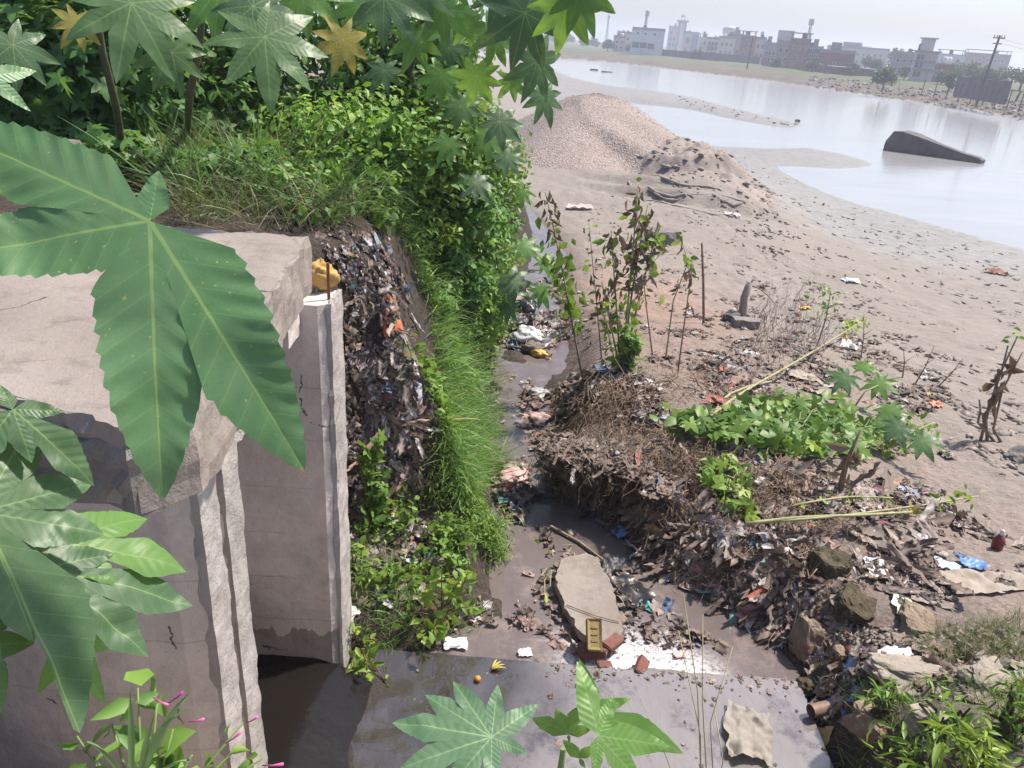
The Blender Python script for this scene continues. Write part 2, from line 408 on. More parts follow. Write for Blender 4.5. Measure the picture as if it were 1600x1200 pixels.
def nrm(x, y, e=0.08):
    n = np.stack([hgt(x-e, y)-hgt(x+e, y), hgt(x, y-e)-hgt(x, y+e), np.full(np.shape(x), 2*e)], -1)
    return n/np.linalg.norm(n, axis=-1, keepdims=True)
_T = np.geomspace(1.5, 120, 420)
def hit(px, py):
    """first meeting of the photo ray with the terrain or the water of the drain"""
    v = ray(np.atleast_1d(px), np.atleast_1d(py)); v = v/np.linalg.norm(v, axis=1, keepdims=True)
    q = _C+v[:, None, :]*_T[None, :, None]
    below = q[..., 2] < hgt(q[..., 0], q[..., 1])
    k = np.maximum(below.argmax(1), 1); a = _T[k-1]; b = _T[k]
    for _ in range(12):
        mt = (a+b)/2; p = _C+v*mt[:, None]; bl = p[:, 2] < hgt(p[:, 0], p[:, 1]); b = np.where(bl, mt, b); a = np.where(bl, a, mt)
    return _C+v*b[:, None]
def H1(px, py): return hit([px], [py])[0]
def H2(px, py):
    """as H1, but stopping on the drain water"""
    h = H1(px, py)
    if 4.03 < h[1] < 24 and h[2] < zw(h[1]) and h[0] < 2.3: h = P(px, py, z=float(zw(h[1]))+.006)
    return h

def ground_mat():
    g = NG('ground_soil'); pos = g.coord()
    n_big = g.noise(0.35, 5, 0.6, pos); n_mid = g.noise(2.5, 6, 0.65, pos); n_fine = g.noise(22, 5, 0.7, pos)
    sand = g.ramp(n_mid, [(0.25, (0.17, 0.148, 0.13)), (0.5, (0.24, 0.211, 0.187)), (0.78, (0.30, 0.266, 0.238))])
    sand = g.mix(g.ramp(n_big, [(0.4, (0, 0, 0)), (0.62, (1, 1, 1))]), sand, (0.235, 0.205, 0.18))
    mud = g.ramp(n_mid, [(0.3, (0.15, 0.145, 0.135)), (0.55, (0.23, 0.22, 0.205)), (0.75, (0.29, 0.275, 0.26))])
    c = g.mix(g.attr('wet'), sand, mud)
    clay = g.ramp(n_mid, [(0.3, (0.22, 0.12, 0.085)), (0.7, (0.36, 0.23, 0.175))])
    c = g.mix(g.math('MULTIPLY', g.attr('clay'), g.ramp(n_mid, [(0.35, (0.3, 0.3, 0.3)), (0.6, (1, 1, 1))])), c, clay)
    tr = g.ramp(n_fine, [(0.28, (0.07, 0.052, 0.045)), (0.5, (0.22, 0.165, 0.14)), (0.75, (0.36, 0.29, 0.255))])
    c = g.mix(g.math('MULTIPLY', g.attr('trash'), g.ramp(n_mid, [(0.38, (0.15, 0.15, 0.15)), (0.58, (0.95, 0.95, 0.95))])), c, tr)
    soil = g.ramp(n_fine, [(0.3, (0.018, 0.014, 0.012)), (0.55, (0.055, 0.042, 0.034)), (0.8, (0.12, 0.095, 0.08))])
    c = g.mix(g.attr('soil'), c, soil)
    fl = g.ramp(n_big, [(0.3, (0.075, 0.06, 0.04)), (0.55, (0.12, 0.098, 0.068)), (0.75, (0.18, 0.15, 0.11))])
    gr = g.ramp(g.noise(0.12, 6, 0.7, pos), [(0.35, (0.055, 0.075, 0.028)), (0.55, (0.085, 0.098, 0.042)), (0.7, (0.13, 0.12, 0.07))])
    c = g.mix(g.attr('farland'), c, g.mix(g.attr('grass'), fl, gr))
    g.base(c)
    g.rough(g.mix(g.attr('wet'), (0.9, 0.9, 0.9), (0.42, 0.42, 0.42))); g.spec(0.3)
    st = g.n('ShaderNodeMapping'); st.inputs['Scale'].default_value = (1.0, 2.6, 1.0); st.inputs['Rotation'].default_value = (0, 0, 0.5); g.link(pos, st.inputs['Vector'])
    clod = g.noise(4.5, 4, 0.7, st.outputs[0])
    hh = g.math('ADD', g.math('MULTIPLY', n_fine, 0.5), g.math('MULTIPLY', clod, 1.2))
    g.bump(hh, 0.65, 0.08)
    return g.m
ny, nx = XX.shape
_q = np.arange(ny*nx).reshape(ny, nx)
GF = np.stack([_q[:-1, :-1], _q[:-1, 1:], _q[1:, 1:], _q[1:, :-1]], -1).reshape(-1, 4)
tag(mk('ground', np.stack([XX.ravel(), YY.ravel(), GZ.ravel()], 1), GF, ground_mat(), smooth=True, attrs=MASK), 'pale sandy river bank, dark trash soil and far field', kind='structure')

# ---------------------------------------------------------------- river and drain
def water(name, col, rough, sc, bstr, dist, stretch=(1, 1, 1), spec=0.5, dirt=None, foam=False, coat=False, deep=False):
    g = NG(name); pos = g.coord(); mp = g.n('ShaderNodeMapping'); mp.inputs['Scale'].default_value = stretch; g.link(pos, mp.inputs['Vector'])
    n = g.noise(sc, 4, 0.55, mp.outputs[0])
    c = g.ramp(g.noise(sc*0.13, 4, 0.6, mp.outputs[0]), [(0.35, tuple(np.array(col)*0.85)), (0.65, col)])
    if dirt is not None: c = g.mix(g.ramp(g.noise(3.2, 6, 0.75, pos), [(0.52, (0, 0, 0)), (0.68, (1, 1, 1))]), c, dirt)
    if deep:
        fl = g.n('ShaderNodeMapping'); fl.inputs['Scale'].default_value = (3.5, 14, 1); fl.inputs['Rotation'].default_value = (0, 0, .5); g.link(pos, fl.inputs['Vector'])
        c = g.mix(g.ramp(g.noise(2.0, 6, .75, fl.outputs[0]), [(.55, (0, 0, 0)), (.8, (.4, .4, .4))]), c, (0.22, 0.195, 0.195))
        c = g.mix(g.attr('deep'), c, (0.022, 0.018, 0.016))
    if foam:
        fn = g.noise(30, 6, 0.8, pos); fm = g.math('MULTIPLY', g.attr('foam'), g.ramp(fn, [(0.40, (0, 0, 0)), (0.54, (1, 1, 1))]))
        c = g.mix(fm, c, (0.78, 0.76, 0.77))
    g.base(c); g.rough(rough); g.b.inputs['IOR'].default_value = 1.33; g.spec(spec)
    g.bump(n, bstr, dist)
    if coat: g.b.inputs['Coat Weight'].default_value = 1.0; g.b.inputs['Coat Roughness'].default_value = 0.03; g.b.inputs['Coat IOR'].default_value = 1.7
    return g.m
# one flat sheet: the banks rise through it
rv = mk('river', [(-600, 15, 0), (400, 15, 0), (400, 420, 0), (-600, 420, 0)], np.array([[0, 1, 2, 3]]), water('river_water', (0.31, 0.305, 0.30), 0.15, 1.6, 0.10, 0.05, (0.5, 1.6, 1)))
tag(rv, 'wide pale silty river reflecting the hazy sky', kind='structure')
ys = np.concatenate([np.arange(4.04, 5, 0.03), np.arange(5, 12, 0.08), np.arange(12, 27, 0.3)])
V = []; F = []
for y in ys:
    a, b = np.interp(y, LY, LX)-0.35, np.interp(y, RY, RX)+0.3
    if y < 4.3: a = -1.0
    for t in np.linspace(0, 1, 40): V.append((a+(b-a)*t, y, zw(y)+0.012*float(fbm((a+(b-a)*t)*2.5, y*2.5, 91, 3))))
n = 40
F = [(i*n+j, i*n+j+1, (i+1)*n+j+1, (i+1)*n+j) for i in range(len(ys)-1) for j in range(n-1)]
dw = water('sewage_water', (0.135, 0.112, 0.108), 0.16, 13.0, 0.35, 0.02, (1.0, 0.6, 1), 0.5, dirt=(0.20, 0.16, 0.145), foam=True)
V = np.array(V); fo = 1.15*np.exp(-((V[:, 0]-1.05)/.52)**4)*np.exp(-((V[:, 1]-4.05-.05*(1.6-V[:, 0]))/np.clip(.42-.22*(V[:, 0]-.6), .1, .5))**2)
tag(mk('drain_water', V, F, dw, smooth=True, attrs={'foam': fo}), 'shallow grey sewage stream running between the trash banks', kind='structure')
# ================================================================ CONCRETE SLUICE
def concrete(name, lo, mid, hi, scale=3.0, bump=0.35, stain=(0.10, 0.095, 0.09), pits=0.5, form=False):
    g = NG(name); pos = g.coord()
    n1 = g.noise(scale, 6, 0.7, pos); n2 = g.noise(scale*9, 5, 0.75, pos); n3 = g.noise(scale*0.5, 5, 0.65, pos)
    c = g.ramp(n1, [(0.3, lo), (0.52, mid), (0.72, hi)])
    c = g.mix(g.ramp(n3, [(0.5, (0, 0, 0)), (0.72, (0.7, 0.7, 0.7))]), c, stain)
    mp = g.n('ShaderNodeMapping'); mp.inputs['Scale'].default_value = (6, 6, 0.7); g.link(pos, mp.inputs['Vector'])
    st = g.noise(1.6, 4, 0.6, mp.outputs[0])
    c = g.mix(g.ramp(st, [(0.58, (0, 0, 0)), (0.75, (0.5, 0.5, 0.5))]), c, stain)
    pit = g.ramp(n2, [(0.30, (1, 1, 1)), (0.36, (0, 0, 0))])
    c = g.mix(g.math('MULTIPLY', pit, pits), c, (0.05, 0.045, 0.045))
    vo = g.n('ShaderNodeTexVoronoi', feature='DISTANCE_TO_EDGE'); vo.inputs['Scale'].default_value = 0.8
    wv = g.n('ShaderNodeVectorMath', operation='ADD'); g.link(pos, wv.inputs[0])
    sc = g.n('ShaderNodeVectorMath', operation='SCALE'); g.link(g.noise(4, 4, 0.6, pos, out=1), sc.inputs[0]); sc.inputs['Scale'].default_value = 0.22; g.link(sc.outputs[0], wv.inputs[1])
    g.link(wv.outputs[0], vo.inputs['Vector'])
    if form:
        sz = g.n('ShaderNodeSeparateXYZ'); g.link(pos, sz.inputs[0])
        ln = g.math('LESS_THAN', g.math('FRACT', g.math('ADD', g.math('MULTIPLY', sz.outputs[2], 3.1), g.math('MULTIPLY', n1, .06))), 0.022)
        c = g.mix(g.math('MULTIPLY', ln, g.ramp(n3, [(.4, (0, 0, 0)), (.6, (.5, .5, .5))])), c, stain)
        c = g.mix(g.ramp(sz.outputs[2], [(0, (1, 1, 1)), (1, (0, 0, 0))]) if False else g.math('MULTIPLY', g.math('LESS_THAN', sz.outputs[2], g.math('ADD', 2.28, g.math('MULTIPLY', st, .35))), .55), c, (0.07, 0.062, 0.05))
    crack = g.math('MULTIPLY', g.math('LESS_THAN', vo.outputs[0], 0.0035), g.math('GREATER_THAN', n3, 0.55))
    c = g.mix(g.math('MULTIPLY', crack, 0.8), c, (0.03, 0.03, 0.03))
    g.base(c); g.rough(0.88); g.spec(0.25)
    hh = g.math('SUBTRACT', g.math('ADD', g.math('MULTIPLY', n2, 0.6), n1), g.math('MULTIPLY', crack, 0.8))
    g.bump(hh, bump, 0.03); return g.m
C_DECK = concrete('deck_concrete', (0.165, 0.14, 0.122), (0.26, 0.225, 0.20), (0.345, 0.305, 0.28), 3.2, 0.45, (0.11, 0.088, 0.07), 0.35)
C_WALL = concrete('wall_concrete', (0.44, 0.39, 0.365), (0.60, 0.535, 0.50), (0.69, 0.62, 0.58), 3.4, 0.45, (0.25, 0.215, 0.195), 0.5, True)
C_WALL2 = concrete('front_concrete', (0.46, 0.40, 0.36), (0.63, 0.555, 0.505), (0.72, 0.64, 0.585), 3.4, 0.45, (0.26, 0.21, 0.18), 0.5, True)  # warmer copy of the wall concrete, offsets blue skylight in the colour
C_PALE = concrete('pale_concrete', (0.27, 0.245, 0.23), (0.38, 0.35, 0.33), (0.47, 0.44, 0.415), 4.0, 0.6, (0.20, 0.18, 0.165), 0.4)  # sunlit end edges toned in the colour; the broken lip shares it
C_DARK = concrete('dark_broken_concrete', (0.14, 0.125, 0.112), (0.24, 0.215, 0.195), (0.36, 0.325, 0.30), 6.0, 0.9, (0.08, 0.072, 0.064), 0.5)

def rough_block(name, outline, z0, z1, mat, parent, jag=0.012, seg=0.05, seed=1, hseg=0.06, topjag=None, smooth=False):
    """upright block over an outline (world x,y), edges chipped: side faces and top are fine grids pushed about by noise"""
    out = []
    n = len(outline)
    for i in range(n):
        a = np.array(outline[i], float); b = np.array(outline[(i+1) % n], float)
        k = max(1, int(np.linalg.norm(b-a)/seg))
        for t in range(k): out.append(a+(b-a)*t/k)
    out = np.array(out); m_ = len(out); cen = out.mean(0)
    nz = max(1, int((z1-z0)/hseg))
    r = np.random.default_rng(seed)
    V = []
    d = out-cen; d = d/np.linalg.norm(d, axis=1, keepdims=True)
    # outward normals of the outline
    tg = np.roll(out, -1, 0)-np.roll(out, 1, 0); nr = np.stack([tg[:, 1], -tg[:, 0]], 1); nr /= np.linalg.norm(nr, axis=1, keepdims=True)+1e-9
    area = 0.5*np.sum(out[:, 0]*np.roll(out[:, 1], -1)-np.roll(out[:, 0], -1)*out[:, 1])
    if area < 0: nr = -nr
    s = np.arange(m_)*seg
    for j in range(nz+1):
        z = z0+(z1-z0)*j/nz
        edge = math.exp(-abs(z1-z)/0.03)
        off = jag*2*fbm(s*9+seed, np.full(m_, z*9), seed, 3) - edge*jag*np.abs(r.normal(0.6, 0.9, m_))
        p = out+nr*off[:, None]
        V += [(p[i, 0], p[i, 1], z-(edge*0.5*jag*r.random() if j == nz else 0)) for i in range(m_)]
    F = [(j*m_+i, j*m_+(i+1) % m_, (j+1)*m_+(i+1) % m_, (j+1)*m_+i) for j in range(nz) for i in range(m_)]
    F.append(tuple(nz*m_+i for i in range(m_))); F.append(tuple(range(m_-1, -1, -1)))
    if area < 0: F = [tuple(reversed(f)) for f in F]
    return mk(name, np.array(V), F, mat, parent)

sl_ = empty('sluice_structure', (-1.6, 3.0, 2.0)); tag(sl_, 'weathered concrete sluice with deck slab, back wall and grooved pier at left', 'sluice')
def sub(o):   # keep world coordinates under a parent that stands elsewhere
    o.matrix_parent_inverse = Matrix.Translation(-Vector(o.parent.location)); return o
# deck: top surface as seen between pixels (485,370), (345,580) and (0,600)
c1 = P(485, 368, z=5.1)[:2]; c2 = P(352, 572, z=5.1)[:2]; c3 = P(300, 640, z=5.1)[:2]; c4 = P(200, 668, z=5.1)[:2]; c5 = P(-60, 600, z=5.1)[:2]
deck = rough_block('deck_slab', [c5, c4, c3, c2, c1, c1+np.array([-1.2, 0.0]), (-4.2, 3.50), (-4.2, 1.70)], 4.86, 5.1, C_DECK, sl_, 0.012, 0.03, 3, 0.04); sub(deck)
# back wall, its sunlit right end is added as a thin strip
wt = 4.66
back = rough_block('back_wall', [(-4.0, 3.74), (-1.03, 3.74), (-0.985, 3.78), (-0.985, 4.02), (-4.0, 4.02)], 2.0, wt, C_WALL, sl_, 0.006, 0.05, 5, 0.06); sub(back)
cap = rough_block('sunlit_edge', [(-0.992, 3.765), (-0.968, 3.775), (-0.968, 4.03), (-0.992, 4.03)], 2.05, wt+0.005, C_PALE, sl_, 0.008, 0.02, 8, 0.035); sub(cap)  # added strip for the sunlit wall end, brightness set in its colour
# crossbeam between the deck and the back wall
beam = rough_block('bearing_beam', [(-4.1, 3.52), (-1.12, 3.52), (-1.12, 3.73), (-4.1, 3.73)], 4.50, 4.845, C_WALL, sl_, 0.008, 0.06, 6); sub(beam)
# near pier with a stop-log groove in its end face
px0, py0 = -1.40, 2.62
pier = rough_block('front_wall', [(-4.0, 2.49), (-1.32, 2.49), (-1.22, 2.52), (-1.215, 2.68), (-1.30, 2.69), (-1.30, 2.75), (-1.215, 2.76), (-1.21, 2.92), (-1.32, 2.95), (-4.0, 2.95)], 1.4, 4.62, C_WALL2, sl_, 0.006, 0.03, 7, 0.06); sub(pier)
for k, (a, b) in enumerate(((2.515, 2.685), (2.755, 2.925))):
    o = rough_block('sunlit_end_edge', [(-1.30, a+0.012), (-1.195, a), (-1.19, b), (-1.30, b-0.004)], 1.4, 4.66-0.03*k, C_PALE, sl_, 0.009, 0.02, 11+k, 0.03); sub(o)  # added strips for the sunlit pier end, toned apart from the wall
o = rough_block('broken_front', [(-4.2, 1.66), c5+np.array([0, -.035]), c4+np.array([.0, -.03]), (c3+c4)/2+np.array([.0, -.03]), (c3+c4)/2+np.array([-.05, .3]), (-4.2, 2.28)], 4.85, 5.065, C_DARK, sl_, 0.045, 0.04, 15, 0.04); sub(o)
o = rough_block('broken_lip', [(-1.22, 2.2), (-1.0, 2.1), (-0.99, 2.7), (-1.2, 2.9)], 4.56, 4.85, C_PALE, sl_, 0.04, 0.03, 16, 0.04); sub(o)
# dark water coming out between the walls and over the apron
g_ap = concrete('wet_concrete', (0.12, 0.105, 0.105), (0.19, 0.17, 0.168), (0.26, 0.235, 0.23), 3.0, 0.25, (0.09, 0.08, 0.08), 0.4)
g_ap.node_tree.nodes['Principled BSDF'].inputs['Roughness'].default_value = 0.3
apo = rough_block('apron_slab', [(-0.96, 1.2), (2.10, 1.2), (2.13, 2.6), (2.06, 3.3), (2.12, 3.9), (2.02, 4.035), (1.5, 4.03), (1.1, 4.045), (.7, 4.02), (.3, 4.04), (-.2, 4.025), (-0.96, 4.035)], 1.7, 2.085, g_ap, None, 0.006, 0.05, 21, 0.1)
tag(apo, 'wet concrete apron slab below the sluice, thin water over it', 'concrete apron')
V = []; F = []; n = 60; mrow = 56
for j in range(mrow):
    y = 1.3+(4.0-1.3)*j/(mrow-1)
    for i in range(n):
        x = -0.95+(2.1+0.95)*i/(n-1)
        V.append((x, y, 2.094+0.016*float(sst(0.8, -0.3, np.array(x)))*(1+2*float(fbm(x*5, y*5, 33, 3)))))
F = [(j*n+i, j*n+i+1, (j+1)*n+i+1, (j+1)*n+i) for j in range(mrow-1) for i in range(n-1)]
fw = water('film_water', (0.205, 0.185, 0.178), 0.12, 17.0, 0.4, 0.018, (1.0, 0.55, 1), 0.8, dirt=(0.07, 0.06, 0.06), coat=True, deep=True)
V = np.array(V); dp = sst(.55, -.25, V[:, 0]+.35*fbm(V[:, 0]*2.2, V[:, 1]*2.2, 47, 3)-.25*(V[:, 1]-3.2))
tag(mk('apron_water', V, F, fw, smooth=True, attrs={'deep': dp*.85}), 'thin rippling sewage water sliding over the apron', kind='structure')
V = []; F = []; n = 30
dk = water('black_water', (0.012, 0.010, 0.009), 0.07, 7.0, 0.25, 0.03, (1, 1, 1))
for j in range(14):
    y = 2.9+0.86*j/13
    for i in range(n):
        t = i/(n-1); x = -3.9+(2.98)*t; lip = float(sst(0.945, 1.0, np.array(t)))
        V.append((x+0.18*lip, y-0.05*lip, 2.26-0.17*lip+0.01*float(fbm(x*4, y*4, 34, 3))))
F = [(j*n+i, j*n+i+1, (j+1)*n+i+1, (j+1)*n+i) for j in range(13) for i in range(n-1)]
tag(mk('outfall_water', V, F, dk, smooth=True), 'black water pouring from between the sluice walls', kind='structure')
ico = np.array([(1, 0, 0), (-1, 0, 0), (0, 1, 0), (0, -1, 0), (0, 0, 1), (0, 0, -1)], float); icf = np.array([(0, 2, 4), (2, 1, 4), (1, 3, 4), (3, 0, 4), (2, 0, 5), (1, 2, 5), (3, 1, 5), (0, 3, 5)])
# ================================================================ GRAVEL PILE, SAND, RIVER ROCK
def heap(name, base_px, peak_px, zb, zp, mat, seed):
    pb = P(np.array([p[0] for p in base_px]), np.array([p[1] for p in base_px]), z=zb)[:, :2]
    return pb
cx, cy = 3.0, 38.5
V = []; F = []; NR, NA = 60, 120
for i in range(NR+1):
    r = i/NR
    for k in range(NA):
        a = 2*math.pi*k/NA; ca, sa = math.cos(a), math.sin(a)
        rx = 5.4 if ca > 0 else 5.0; ry = 8.6 if sa < 0 else 7.0
        rr = r*(1+0.08*math.sin(3*a+1)+0.05*math.sin(5*a))
        x = cx+rr*rx*ca; y = cy+rr*ry*sa
        prof = 1.02*max(0.0, 1-r)**0.95*(1-0.16*math.exp(-(r/0.16)**2))
        ridge = 1.0
        z = 3.25*prof+0.05*float(fbm(x*0.8, y*0.8, 101, 4))*(1-r**4)
        V.append((x, y, (float(hgt(x, y))-0.08)*(0.3*r+0.7)*1.0+z if r < 1 else float(hgt(x, y))-0.1))
F = [(i*NA+k, i*NA+(k+1) % NA, (i+1)*NA+(k+1) % NA, (i+1)*NA+k) for i in range(NR) for k in range(NA)]
F = [tuple(reversed(f)) for f in F]
g = NG('gravel'); vo = g.n('ShaderNodeTexVoronoi'); vo.inputs['Scale'].default_value = 16; g.link(g.coord(), vo.inputs['Vector'])
cg = g.ramp(vo.outputs['Color'], [(0.1, (0.19, 0.15, 0.13)), (0.45, (0.28, 0.23, 0.205)), (0.9, (0.37, 0.315, 0.285))])
cg = g.mix(g.ramp(g.noise(0.6, 4), [(0.4, (0, 0, 0)), (0.7, (0.5, 0.5, 0.5))]), cg, (0.24, 0.20, 0.175))
g.base(cg); g.rough(0.9); g.spec(0.2); g.bump(vo.outputs['Distance'], 0.8, 0.05)
GRAVEL = g.m
gp = mk('gravel_pile', V, F, GRAVEL, smooth=True); tag(gp, 'big pinkish heap of gravel beside the river', 'gravel pile')
gpv = np.array(V)
# loose stones over the heap, one part
I = RNG.integers(NA, len(gpv), 7000); pts = gpv[I]+RNG.normal(0, 0.06, (7000, 3))*np.array([1, 1, 0.15])
s_ = 0.010+0.018*RNG.random(7000)**2
A_ = RNG.random(7000)*6.28; Mx = np.zeros((7000, 3, 3)); Mx[:, 0, 0] = np.cos(A_)*s_; Mx[:, 0, 1] = -np.sin(A_)*s_; Mx[:, 1, 0] = np.sin(A_)*s_*.8; Mx[:, 1, 1] = np.cos(A_)*s_*.8; Mx[:, 2, 2] = s_*0.8
st = scatter('pebbles', [(ico, icf)], pts, Mx, leafmat('pebble', [(0.0, (0.21, 0.17, 0.15)), (0.5, (0.29, 0.24, 0.215)), (1.0, (0.38, 0.325, 0.30))], tf=0.0, rough=0.9, tint=0), gp, kind='stuff')

def boulder(name, c, d, mat, rz=0.0, tilt=(0, 0), seed=1, jag=0.12, label=None, cat='rock', group=None, sub_=3, sq=0.55, parent=None):
    """rock: a rounded box broken by noise"""
    import bmesh
    bm = bmesh.new(); bmesh.ops.create_cube(bm, size=2.0); bmesh.ops.subdivide_edges(bm, edges=bm.edges[:], cuts=11, use_grid_fill=True)
    V = np.array([v.co for v in bm.verts]); L = np.linalg.norm(V, axis=1, keepdims=True)
    V = V*(sq+(1-sq)/L*1.25)
    n = V/np.linalg.norm(V, axis=1, keepdims=True)
    nn = fbm(V[:, 0]*1.3+seed*7.1+V[:, 2]*0.9, V[:, 1]*1.3-V[:, 2]*0.7+seed, seed, 5)+.5*fbm(V[:, 2]*2.3+seed*3.1, V[:, 0]*2.3+V[:, 1]*1.7, seed+9, 4)+0.5*np.round(2*vnoise(V[:, 0]*1.1+V[:, 2]+seed, V[:, 1]*1.1+seed*3, seed+5))/2
    V = V*(1+jag*1.6*nn[:, None])*np.array(d)/2
    for v, q in zip(bm.verts, V): v.co = q
    me = bpy.data.meshes.new(name); bm.to_mesh(me); bm.free(); me.materials.append(mat)
    o = bpy.data.objects.new(name, me); COL.objects.link(o); o.location = tuple(map(float, c)); o.rotation_euler = (tilt[0], tilt[1], rz)
    if parent is not None: o.parent = parent
    if label: tag(o, label, cat, group)
    return o
# the wedge of concrete lying in the river
a = P(1380, 234, z=0.0); b = P(1532, 256, z=0.0)
L = np.linalg.norm(b-a); u_ = (b-a)/L; v_ = np.array([-u_[1], u_[0], 0])
prof = [(0.0, 0.0, 0.62), (0.06, 0.0, 1.3), (0.14, 0, 1.42), (0.30, 0, 1.25), (0.55, 0, 0.85), (0.8, 0, 0.50), (0.95, 0, 0.35), (1.0, 0, 0.18)]
V = []; F = []
for i, (s, _, hz) in enumerate(prof):
    for k, (off, zz) in enumerate(((-0.1, -0.6), (0.0, hz*0.55), (0.14, hz*0.97), (1.3, hz), (1.8, hz*0.7), (2.0, -0.6))):
        p = a+u_*L*s+v_*off*(1-0.35*s); V.append((p[0]+RNG.normal(0, .04), p[1]+RNG.normal(0, .04), zz+RNG.normal(0, 0.03)))
m_ = 6
F = [(i*m_+k, i*m_+k+1, (i+1)*m_+k+1, (i+1)*m_+k) for i in range(len(prof)-1) for k in range(m_-1)]
F += [tuple(range(m_-1, -1, -1)), tuple((len(prof)-1)*m_+k for k in range(m_))]
tag(mk('concrete_wedge', V, [tuple(reversed(f)) for f in F], simple('dark_wet_concrete', (0.075, 0.068, 0.065), 0.8, 0.5, 1.5, 0.7, dirt=(0.14, 0.13, 0.12))), 'dark tilted concrete wedge half sunk in the river', 'concrete block')
mr = simple('dark_rock', (0.10, 0.09, 0.085), 0.85, 0.4, 2.0, 0.6)
for px, py, d, lab in ((928, 110, (1.6, .8, .5), 'low dark rock breaking the far left water surface'), (948, 113, (2.2, .8, .35), 'flat dark snag just right of the low rock in far water'), (1246, 190, (.5, .4, .3), 'small dark stone at the tip of the far sand spit')):
    p = P(px, py, z=0.0); boulder('water_rock', (p[0], p[1], 0.05), d, mr, RNG.random()*3, seed=int(px), label=lab)

# dug sand heap beside the gravel, and ridges left by a digger
hc = P(1085, 262, z=1.5); V = []; n1, n2 = 90, 60
for i in range(n1):
    for j in range(n2):
        u_, v_ = i/(n1-1)*2-1, j/(n2-1)*2-1; x = hc[0]+u_*4.2+v_*.6; y = hc[1]+v_*5.0-u_*2.2; r2 = math.sqrt(u_*u_+v_*v_)
        V.append((x, y, r2))
V = np.array(V); r2 = V[:, 2].copy(); f_ = 1-sst(.15, 1.0, r2)
rg = 1-2*np.abs(fbm(V[:, 0]*.75, V[:, 1]*.55, 211, 5)); V[:, 2] = hgt(V[:, 0], V[:, 1])-.12+f_*(.50+.16*rg+.34*fbm(V[:, 0]*2.6, V[:, 1]*1.8, 213, 4))
F = [(i*n2+j, i*n2+j+1, (i+1)*n2+j+1, (i+1)*n2+j) for i in range(n1-1) for j in range(n2-1)]
SANDH = simple('damp_sand', (.235, .20, .175), .95, .3, 1.2, 1.0, obj=False)
hv = V[RNG.integers(0, len(V), 900)]; hv = hv+RNG.normal(0, .12, hv.shape)*np.array([1, 1, .2])
hm = np.zeros((900, 3, 3)); hs = .03+.13*RNG.random(900)**4; hm[:, 0, 0] = hs*1.3; hm[:, 1, 1] = hs; hm[:, 2, 2] = hs*.6
tag(mk('sand_heap', V, [tuple(reversed(f)) for f in F], SANDH, smooth=True), 'rough heap of dug sand right of the gravel pile', 'sand heap')
scatter('heap_lumps', [(ico, icf)], hv, hm, leafmat('heap_lump', [(0, (.19, .165, .145)), (1, (.30, .26, .23))], tf=0, rough=.95, tint=0), bpy.data.objects['sand_heap'], kind='stuff')
m_ = MB()
for k, (pix, r) in enumerate((([(965, 262), (1035, 278), (1080, 290), (1135, 299)], .13), ([(970, 272), (1015, 295), (1065, 305), (1160, 313)], .15), ([(1010, 295), (1060, 312), (1150, 325), (1230, 328)], .14), ([(1020, 270), (1080, 280)], .12), ([(985, 300), (1050, 322), (1120, 335), (1200, 338)], .11), ([(1090, 300), (1150, 305)], .1))):
    pp = np.array([H1(*q) for q in pix]); tt = np.linspace(0, 1, 26); sg = np.linspace(0, 1, len(pp)); c_ = np.stack([np.interp(tt, sg, pp[:, q]) for q in range(3)], 1)
    c_[:, 2] = hgt(c_[:, 0], c_[:, 1])+.02; c_[:, :2] += np.stack([.1*vnoise(tt*9, tt*0+k, 5), .25*vnoise(tt*7, tt*0+k, 6)], 1)
    m_.tube(c_-np.array([0, 0, .03]), .5*r*(.5+np.abs(vnoise(tt*11, tt*0+k, 7))*1.6)*np.sin(np.linspace(.3, 2.85, 26)), 7)
tr = m_.build('track_ridges', simple('pale_sand', (.26, .226, .2), .95, .25, 2, .6, obj=False), None, True); tag(tr, 'curved ridges of sand left by digger tracks', kind='stuff')
# ================================================================ FAR BANK: BUILDINGS, POLES, TREES
def wallmat(name, col, var=0.18, brick=False):
    if name in MATS: return MATS[name]
    g = NG(name); oc = g.coord('Object')
    n = g.noise(0.5, 5, 0.7, oc); mp = g.n('ShaderNodeMapping'); mp.inputs['Scale'].default_value = (1.2, 1.2, 0.12); g.link(oc, mp.inputs['Vector'])
    c = np.array(col)
    cc = g.ramp(n, [(0.3, tuple(c*(1-var))), (0.7, tuple(np.minimum(c*(1+var), 0.9)))])
    cc = g.mix(g.ramp(g.noise(1.4, 5, 0.7, mp.outputs[0]), [(0.5, (0, 0, 0)), (0.75, (0.6, 0.6, 0.6))]), cc, tuple(c*0.55))
    g.base(cc); g.rough(0.9); g.spec(0.2); MATS[name] = g.m; return g.m
W = {'white': wallmat('white_wash', (0.62, 0.60, 0.63)), 'brick': wallmat('brick_wall', (0.22, 0.105, 0.08), 0.35), 'grey': wallmat('cement_render', (0.22, 0.205, 0.205)), 'dgrey': wallmat('dark_cement', (0.11, 0.10, 0.105)),
     'pink': wallmat('pink_wash', (0.58, 0.42, 0.40)), 'cream': wallmat('cream_wash', (0.50, 0.45, 0.37)), 'blue': wallmat('blue_wash', (0.10, 0.15, 0.26)), 'palepink': wallmat('pale_pink_wash', (0.60, 0.50, 0.50)), 'lav': wallmat('lavender_wash', (0.27, 0.235, 0.28))}
GL = simple('dark_opening', (0.03, 0.03, 0.035), 0.4, 0.2); FR = simple('window_trim', (0.42, 0.40, 0.40), 0.7); SLABM = wallmat('roof_cement', (0.26, 0.25, 0.25)); STEEL = simple('galvanised_steel', (0.28, 0.28, 0.29), 0.5, 0.2, metal=0.6)
